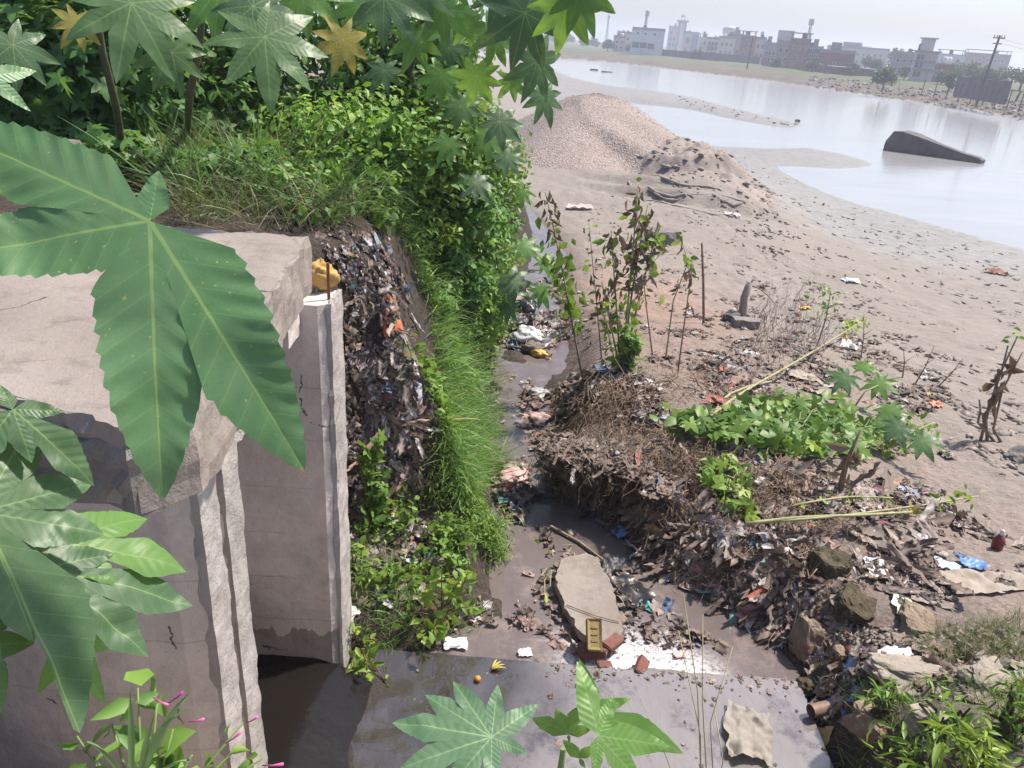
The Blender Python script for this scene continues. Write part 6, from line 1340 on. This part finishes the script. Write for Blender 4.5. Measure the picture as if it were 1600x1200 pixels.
# ================================================================ SINGLE PIECES OF LITTER
PLM = {}
def plastic(name, col, rough=.45, tf=.15):
    if name in PLM: return PLM[name]
    g = NG(name); n_ = g.noise(30, 4, .7, g.coord('Object')); c = np.array(col)
    cc = g.mix(g.math('MULTIPLY', g.ramp(g.noise(9, 5, .7, g.coord('Object')), [(.45, (0, 0, 0)), (.7, (1, 1, 1))]), .45), tuple(c), tuple(c*.45+np.array([.04, .03, .025])))
    g.base(cc); g.rough(rough); g.bump(n_, .3, .01); g.translucent(cc, tf); PLM[name] = g.m; return g.m
def sheet(name, lab, cat, px, py, size, mat, rz=0.0, crumple=.10, n=12, seed=None, onwater=False, lift=.015, aspect=.7, up=0.0, droop=True):
    """crumpled sheet lying on, and following, whatever is under it"""
    c = H2(px, py)
    if onwater: c[2] = max(c[2], float(zw(c[1]))+.01)
    if c[1] < 4.03 and -1 < c[0] < 2.1: c = P(px, py, z=2.10)
    r = np.random.default_rng(int(px*7+py)); sc = int(px+py); u = np.linspace(-.5, .5, n+1); X, Y = np.meshgrid(u, u*aspect, indexing='ij')
    X = X*(1+.25*vnoise(Y*5+sc, X*0+sc, 3))+.06*fbm(X*6+sc, Y*6, 4); Y = Y*(1+.3*vnoise(X*5+sc, Y*0+sc, 7))+.06*fbm(X*6+sc, Y*6, 8)
    Z = np.abs(fbm(X*3.2+sc, Y*3.2+sc*.7, 5, 4))*crumple*2.2+crumple*.5*np.abs(vnoise(X*9+sc, Y*9, 6))
    cr, sr = math.cos(rz), math.sin(rz); wx, wy = (X*cr-Y*sr)*size, (X*sr+Y*cr)*size; Nn = nrm(c[0], c[1])
    if up: Z = Z+up*(X+.5)
    gx, gy = wx+c[0], wy+c[1]; gz = np.maximum(hgt(gx, gy), np.where((gy > 4.03) & (gx > np.interp(gy, LY, LX)-.1) & (gx < 2.3), zw(gy), -9)) if not (c[1] < 4.03 and -1 < c[0] < 2.1) else np.full(gx.shape, 2.10)
    gz = np.clip(gz, c[2]-size*.9, c[2]+size*.9)
    V = np.stack([wx, wy, gz-c[2]+Z*size+lift], -1).reshape(-1, 3); q = np.arange((n+1)**2).reshape(n+1, n+1)
    F = np.stack([q[:-1, :-1], q[1:, :-1], q[1:, 1:], q[:-1, 1:]], -1).reshape(-1, 4)
    o = mk(name, V, F, mat, None, True); o.location = tuple(c); tag(o, lab, cat); return o
def bag(name, lab, px, py, d, mat, rz=0, seed=1, onwater=False, cat='bag', knot=True, z=None):
    c = H2(px, py) if z is None else P(px, py, z=z)
    if onwater: c[2] = max(c[2], float(zw(c[1])))
    t = empty(name, c, rz); tag(t, lab, cat); NU, NV = 30, 20; V = []
    for i in range(NV+1):
        ph = math.pi*i/NV
        for k in range(NU):
            a = 2*math.pi*k/NU; x, y, z_ = math.sin(ph)*math.cos(a), math.sin(ph)*math.sin(a), math.cos(ph)
            f = 1+.42*float(fbm(x*2.2+seed*5, y*2.2+z_*1.9+seed, seed, 5))+.28*abs(float(vnoise(a*2.5+seed+ph*2, ph*5, seed)))-.14
            V.append((x*d[0]/2*f, y*d[1]/2*f, max(z_*d[2]/2*f+d[2]*.35, -.02)))
    F = [(i*NU+k, (i+1)*NU+k, (i+1)*NU+(k+1) % NU, i*NU+(k+1) % NU) for i in range(NV) for k in range(NU)]
    mk('sack', V, F, mat, t, True)
    if knot:
        Vk = []; 
        for i in range(5):
            for k in range(10):
                a = 2*math.pi*k/10; rr = (.10, .05, .03, .09, .16)[i]*d[0]*(1+.25*math.sin(3*a+seed)); Vk.append((d[0]*.42+i*d[0]*.07, rr*math.cos(a), d[2]*.4+rr*math.sin(a)))
        mk('knot', Vk, [(i*10+k, i*10+(k+1) % 10, (i+1)*10+(k+1) % 10, (i+1)*10+k) for i in range(4) for k in range(10)], mat, t, True)
    return t
WH = plastic('white_film', (.72, .71, .72)); BK = plastic('black_film', (.02, .02, .022), .35, .02); GRF = plastic('grey_film', (.36, .36, .37)); BLU = plastic('blue_film', (.10, .24, .52)); ORG = plastic('orange_film', (.60, .16, .06)); RED = plastic('red_film', (.42, .05, .05)); TEAL = plastic('teal_film', (.08, .38, .38)); BEI = plastic('beige_cloth', (.38, .33, .27), .9); PNK = plastic('pink_film', (.60, .40, .38)); YELP = plastic('yellow_film', (.62, .42, .08)); LGR = plastic('pale_green_film', (.55, .66, .48)); TAU = plastic('taupe_cloth', (.20, .165, .14), .9); PBLU = plastic('pale_blue_film', (.45, .58, .68)); OLI = plastic('olive_sacking', (.16, .16, .09), .95)
for a in (('wrapper', 'crumpled orange wrapper on the trash face', 'wrapper', 612, 496, .17, ORG, .6, .16), ('plastic_sheet', 'pale white plastic sheet low on the trash face', 'sheet', 632, 615, .24, WH, .4, .08), ('sacking', 'olive woven sacking on the right of the trash face', 'sacking', 630, 530, .32, OLI, 1.2, .08), ('wrapper', 'blue scrap beside the sluice wall', 'wrapper', 583, 617, .06, BLU, .3, .2), ('wrapper', 'small white foil packet high on the trash face', 'wrapper', 575, 475, .11, WH, .2, .15),
          ('wrapper', 'teal scrap on the lower trash face', 'wrapper', 646, 697, .06, TEAL, .5, .2), ('cloth', 'dark navy cloth hanging on the trash face', 'cloth', 602, 690, .26, plastic('navy_cloth', (.03, .04, .07), .9), 1.4, .12), ('plastic_sheet', 'white bag scrap at the top of the trash face', 'sheet', 597, 425, .12, WH, .8, .2), ('plastic_sheet', 'grey green plastic lump at the top of the trash face', 'sheet', 598, 395, .14, plastic('grey_green_film', (.28, .34, .33)), .3, .25),
          ('plastic_tray', 'white curved plastic tray above the apron water', 'tray', 712, 1008, .16, WH, .1, .10), ('plastic_sheet', 'white sheet tucked beside the sluice corner', 'sheet', 540, 985, .18, WH, 1.1, .2), ('cloth', 'beige rag lying on the low slope', 'cloth', 645, 925, .20, BEI, .2, .1), ('cloth', 'brown flat cloth under the bright weed', 'cloth', 675, 965, .16, plastic('brown_cloth', (.16, .10, .08), .9), .7, .1),
          ('plastic_bag', 'bright blue bag on the black bank edge', 'bag', 972, 834, .20, BLU, .5, .18), ('cloth', 'long red and blue cloth beside the blue bag', 'cloth', 1030, 850, .30, RED, -.7, .10), ('wrapper', 'blue wrapper patch on the red cloth', 'wrapper', 1026, 842, .12, PBLU, -.6, .12), ('cloth', 'dusty pink cloth half in the pool bank', 'cloth', 1090, 915, .28, plastic('dusty_pink_cloth', (.28, .18, .16), .9), -.3, .12), ('plastic_bag', 'grey black bag at the top of the flat slab', 'bag', 956, 890, .20, plastic('dark_grey_film', (.09, .09, .095)), .3, .25),
          ('plastic_bag', 'pale grey bag beside the dark bag on the slab', 'bag', 964, 882, .13, GRF, .9, .25), ('wrapper', 'teal twist of plastic beside the slab', 'wrapper', 1010, 950, .12, TEAL, -.5, .2), ('cloth', 'long black cloth trailing past the slab', 'cloth', 985, 925, .34, BK, -1.0, .10), ('wrapper', 'pink white packet at the foam edge', 'wrapper', 1062, 1025, .09, PNK, .2, .2), ('wrapper', 'white scrap in front of the slab foot', 'wrapper', 820, 1022, .10, WH, .2, .15),
          ('ground_sheet', 'crumpled beige sheet lying on the wet apron', 'sheet', 1168, 1150, .40, plastic('grey_beige_sheet', (.30, .275, .24), .8), 1.35, .11, 26), ('wrapper', 'blue foil packet on the matted roots', 'wrapper', 1186, 872, .07, plastic('sky_film', (.05, .35, .65)), .4, .12), ('plastic_bag', 'clear grey bag draped on the mossy block', 'bag', 1253, 885, .20, GRF, .6, .18), ('cloth', 'blue grey rag hanging at the pool corner', 'cloth', 1236, 945, .22, plastic('blue_grey_cloth', (.12, .16, .20), .9), 1.2, .2), ('cloth', 'pink red rag end on the pool bank', 'cloth', 1190, 905, .2, plastic('dull_red_cloth', (.34, .12, .11), .9), -.4, .08),
          ('cloth', 'white and pale green cloth hanging on the right bank', 'cloth', 1413, 950, .24, LGR, 1.4, .12), ('packet', 'white and teal packet on the right bank', 'packet', 1480, 886, .18, PBLU, -.4, .04), ('wrapper', 'blue plastic sheet right of the white packet', 'wrapper', 1520, 886, .2, BLU, .2, .12), ('wrapper', 'red and blue wrapper under the fallen stems', 'wrapper', 1445, 850, .13, RED, .5, .12), ('wrapper', 'pale blue film above the red wrapper', 'wrapper', 1440, 843, .14, PBLU, .3, .12), ('cloth', 'white rag hanging down the right bank', 'cloth', 1370, 895, .24, WH, 1.5, .10),
          ('cloth', 'dark grey sack cloth on the right bank', 'cloth', 1360, 830, .22, TAU, .4, .15), ('cloth', 'long wrinkled beige cloth by the right edge', 'cloth', 1510, 915, .42, BEI, .1, .08), ('cloth', 'flat taupe cloth at the right edge', 'cloth', 1580, 915, .36, plastic('pale_taupe_cloth', (.34, .29, .25), .9), .1, .08), ('plastic_sheet', 'white plastic sheet on the masonry course', 'sheet', 1395, 1028, .24, WH, .1, .10), ('wrapper', 'yellow leaf like scrap by the apron corner', 'wrapper', 1290, 1045, .15, plastic('ochre_film', (.46, .34, .14)), -.5, .08), ('wrapper', 'red white packet beside the ochre scrap', 'wrapper', 1303, 1040, .09, RED, 1.0, .15), ('plastic_bag', 'black torn bag at the right end of the apron', 'bag', 1270, 1075, .24, BK, .3, .25), ('wrapper', 'blue scrap among the stones bottom right', 'wrapper', 1345, 1118, .07, BLU, .3, .2), ('wrapper', 'ochre dry leaf at the apron rim', 'leaf', 1275, 1160, .14, plastic('ochre_film', (.46, .34, .14)), -.6, .1),
          ('plastic_bag', 'white and blue bag on the sand behind the creeper', 'bag', 1325, 545, .26, WH, .3, .3), ('plastic_sheet', 'white crumpled sheet far on the sand', 'sheet', 1330, 440, .35, WH, .2, .2), ('cloth', 'beige flattened sack behind the slanting stalk', 'cloth', 1255, 590, .40, BEI, .0, .10), ('cloth', 'pale sack below the slanting stalk', 'cloth', 1290, 618, .32, BEI, .2, .10), ('wrapper', 'orange packet on the sand right of the litter', 'wrapper', 1462, 634, .15, ORG, .3, .15), ('wrapper', 'yellow scrap behind the twig thicket', 'wrapper', 1258, 482, .2, YELP, .2, .2), ('wrapper', 'blue scrap right of the mound litter', 'wrapper', 1418, 770, .20, plastic('denim_film', (.18, .26, .38)), .2, .2), ('cloth', 'white cloth far back beside the drain', 'cloth', 905, 326, .7, plastic('pale_pink_cloth', (.55, .46, .44), .9), .0, .15), ('cloth', 'reddish cloth far on the mud at right', 'cloth', 1555, 428, .6, plastic('brown_red_cloth', (.30, .16, .12), .9), .1, .2), ('wrapper', 'white scrap on the slope of the dug sand', 'wrapper', 1145, 337, .4, WH, .1, .15)):
    sheet(*a)
for a in (('plastic_bag', 'white bag stranded in the far drain', 824, 535, (.5, .4, .28), WH, -.6, 2), ('plastic_bag', 'black bag behind the white one in the drain', 797, 520, (.5, .4, .28), BK, .5, 3), ('plastic_bag', 'black bag in the litter under the castor bush', 822, 490, (.4, .35, .3), BK, 1.2, 4), ('plastic_bag', 'dark lump of sacking below the white bag', 832, 550, (.35, .3, .18), TAU, .2, 5), ('plastic_bag', 'yellow packet at the end of the bag pile', 842, 556, (.28, .2, .12), YELP, -.6, 6), ('plastic_bag', 'grey bag on the bar in the drain', 838, 620, (.28, .22, .14), GRF, .4, 7), ('plastic_bag', 'pink white bag trailing down the drain bar', 845, 660, (.26, .34, .12), PNK, .2, 8), ('plastic_bag', 'pale bag at the undercut of the mound', 858, 738, (.2, .16, .12), WH, .1, 9), ('plastic_bag', 'tan crumpled lump below the drain bar', 800, 745, (.3, .3, .1), PNK, .6, 10)):
    bag(a[0], a[1], a[2], a[3], a[4], a[5], a[6], a[7], onwater=True)
# bag on the sluice, iron bar beside it
t = bag('yellow_sack', 'crumpled yellow sack stuffed on top of the sluice wall', 503, 447, (.20, .16, .17), plastic('ochre_sack', (.52, .33, .10), .8), .3, 12, z=4.68, cat='sack', knot=False)
m_ = MB()
for k in range(26): a0 = np.array([-.07+.05*RNG.random(), -.06+.05*RNG.random(), .02]); m_.tube(curve(a0, a0+np.array([RNG.normal(-.01, .02), -.04, -.09-.07*RNG.random()]), .0, 5, .006, k), .0022, 3)
m_.build('frayed_threads', BEI, t)
rb = MB().tube([(-1.00, 3.86, 4.5), (-.995, 3.85, 4.86)], .009, 6).build('iron_bar', simple('rust', (.20, .08, .045), .9, .4, 20)); tag(rb, 'rusty iron bar sticking out of the sluice wall top', 'bar')
# fruit, peel, pipe, bottle and other small things
def ball(name, lab, cat, px, py, r, mat, sq=.92):
    c = P(px, py, z=2.105) if H1(px, py)[1] < 4.03 else H1(px, py); V, F = tube([(0, 0, r*(1+z)*sq) for z in (-1, -.92, -.7, -.35, 0, .35, .7, .92, 1)], [r*x for x in (.02, .4, .72, .94, 1, .94, .72, .4, .02)], 14); o = mk(name, V, F, mat, None, True); o.location = tuple(c); tag(o, lab, cat); return o
ball('orange_fruit', 'small orange fruit floating at the apron edge', 'fruit', 746, 1064, .022, simple('orange_peel', (.62, .24, .03), .5, .15)); ball('yellow_ball', 'yellow ball among the rubble by the apron', 'ball', 1302, 1072, .025, simple('yellow_ball', (.60, .45, .05), .4, .1))
t = empty('banana_peel', P(768, 1046, z=2.12)); tag(t, 'yellowing peel strips floating beside the orange fruit', 'peel')
for k in range(4): V, F = tube(curve((0, 0, 0), (.10*math.cos(.2+k*.35), .10*math.sin(.2+k*.35), .0), .012, 6), [.006, .008, .008, .007, .005, .002], 5); mk('strip', V, F, simple('old_peel', (.38, .32, .08), .7, .4, 15), t, True)
c = H1(1286, 1118); t = empty('pipe_stub', c, .2); tag(t, 'short brown pipe stub with a blue torn collar', 'pipe'); V, F = tube([(-.10, 0, .05), (.06, .02, .05)], .045, 14, False); mk('tube', V, F, simple('brown_pipe', (.20, .13, .10), .6, .3, 12), t, True); V, F = tube([(.04, .02, .05), (.075, .02, .05), (.10, .03, .05)], [.047, .055, .05], 12, False); mk('collar', V, F, BLU, t, True)
c = H1(1556, 858); t = empty('bottle', c, .4); tag(t, 'clear bottle with dark red bottom standing at the right edge', 'bottle'); V, F = tube([(0, 0, z) for z in (0, .01, .09, .12, .15)], [.035, .045, .048, .035, .018], 12); mk('body', V, F, plastic('dark_red_plastic', (.20, .035, .04)), t, True); V, F = tube([(0, 0, z) for z in (.15, .19, .20)], [.018, .016, .002], 10); mk('neck', V, F, WH, t, True)
c = H1(1258, 832); V, F = tube([c+np.array(v) for v in ((-.05, 0, .0), (-.01, 0, .035), (.03, 0, .06), (.05, 0, .075))], [.03, .035, .025, .004], 10); tag(mk('float_cone', V, F, plastic('coral_plastic', (.62, .12, .07), .4), None, True), 'coral red plastic cone under the thick fallen stem', 'plastic')
# bamboo pole and stick lying about
for pix, r0, mt, lab, z0 in ((([(860, 825), (905, 850), (945, 880)]), .016, M_DRYS, 'dark wooden pole lying across the water above the slab', None), (([(955, 890), (990, 925), (1010, 950)]), .012, M_DRYS, 'bare stick lying beside the black cloth', None), (([(1310, 980), (1345, 1010), (1370, 1032)]), .010, M_REDST, 'reddish stick leaning on the masonry course', None), (([(885, 945), (930, 962), (968, 972)]), .004, M_DRYS, 'thin twig lying on the flat slab', 2.14)):
    p3 = [P(a, b, z=z0) if z0 else H2(a, b)+np.array([0, 0, r0]) for a, b in pix]; o = MB().tube(p3, r0, 6).build('stick', mt); tag(o, lab, 'stick')
# masonry and planks seen behind the near leaves, far left
c = P(60, 215, y=4.6); o = rough_block('concrete_beam', [(c[0]-.5, c[1]-.12), (c[0]+.28, c[1]-.3), (c[0]+.32, c[1]-.1), (c[0]-.5, c[1]+.1)], c[2]-.25, c[2]+.02, C_DECK, None, .012, .05, 51); tag(o, 'grey broken concrete beam lying behind the deck at far left', 'concrete beam')
# ================================================================ NEAR EMBANKMENT the viewer stands on, below the picture
V = []; xs_ = np.linspace(-4.0, 4.0, 81); prof_ = [(-2.6, 1.4), (-2.5, 4.42), (0.0, 4.45), (.8, 4.45), (1.05, 4.2), (1.3, 3.92), (1.5, 3.68), (1.8, 3.3), (2.1, 2.9), (2.42, 2.35), (2.46, 1.4)]
for y_, z_ in prof_:
    for x_ in xs_: V.append((x_, y_+.03*float(vnoise(x_*3, y_*3, 4)), z_+.05*float(fbm(x_*2.5, y_*2.5+z_, 12, 3))-.02))
nx_ = len(xs_); F = [(j*nx_+i, j*nx_+i+1, (j+1)*nx_+i+1, (j+1)*nx_+i) for j in range(len(prof_)-1) for i in range(nx_-1)]
tag(mk('near_bank', V, F, simple('near_soil', (.30, .265, .23), .95, .4, 6, .8, obj=False), None, True), 'earth embankment at the near side of the sluice', kind='structure')  # unseen bank, soil colour lightened to bounce light onto the sluice walls
for nm, p_ in (('castor_seedling', P(850, 1420, d=1.45)), ('flowering_weed', P(230, 1330, d=2.3)), ('grass_tuft', P(225, 1300, d=2.0)), ('grass_clump', P(1095, 1330, d=2.2))):
    stalk(bpy.data.objects[nm], [p_+np.array([0, 0, .01]), p_-np.array([0, 0, .15]), p_-np.array([0, .02, .4])], .008, .010, M_STEM, 'rootstock')
# ================================================================ HAZE
def haze():
    b = MB().box((100, 900, 14.0), (1900, 1900, 34.0))
    o = b.build('haze', None)
    g = NG('haze_air'); g.N.remove(g.b)
    v = g.n('ShaderNodeVolumePrincipled'); v.inputs['Color'].default_value = (0.80, 0.85, 1.0, 1); v.inputs['Density'].default_value = 0.00095; v.inputs['Anisotropy'].default_value = 0.2
    g.link(v.outputs[0], g.out.inputs['Volume'])
    o.data.materials.clear(); o.data.materials.append(g.m)
    tag(o, 'pale bluish haze hanging over the river and far bank', kind='stuff')
haze()
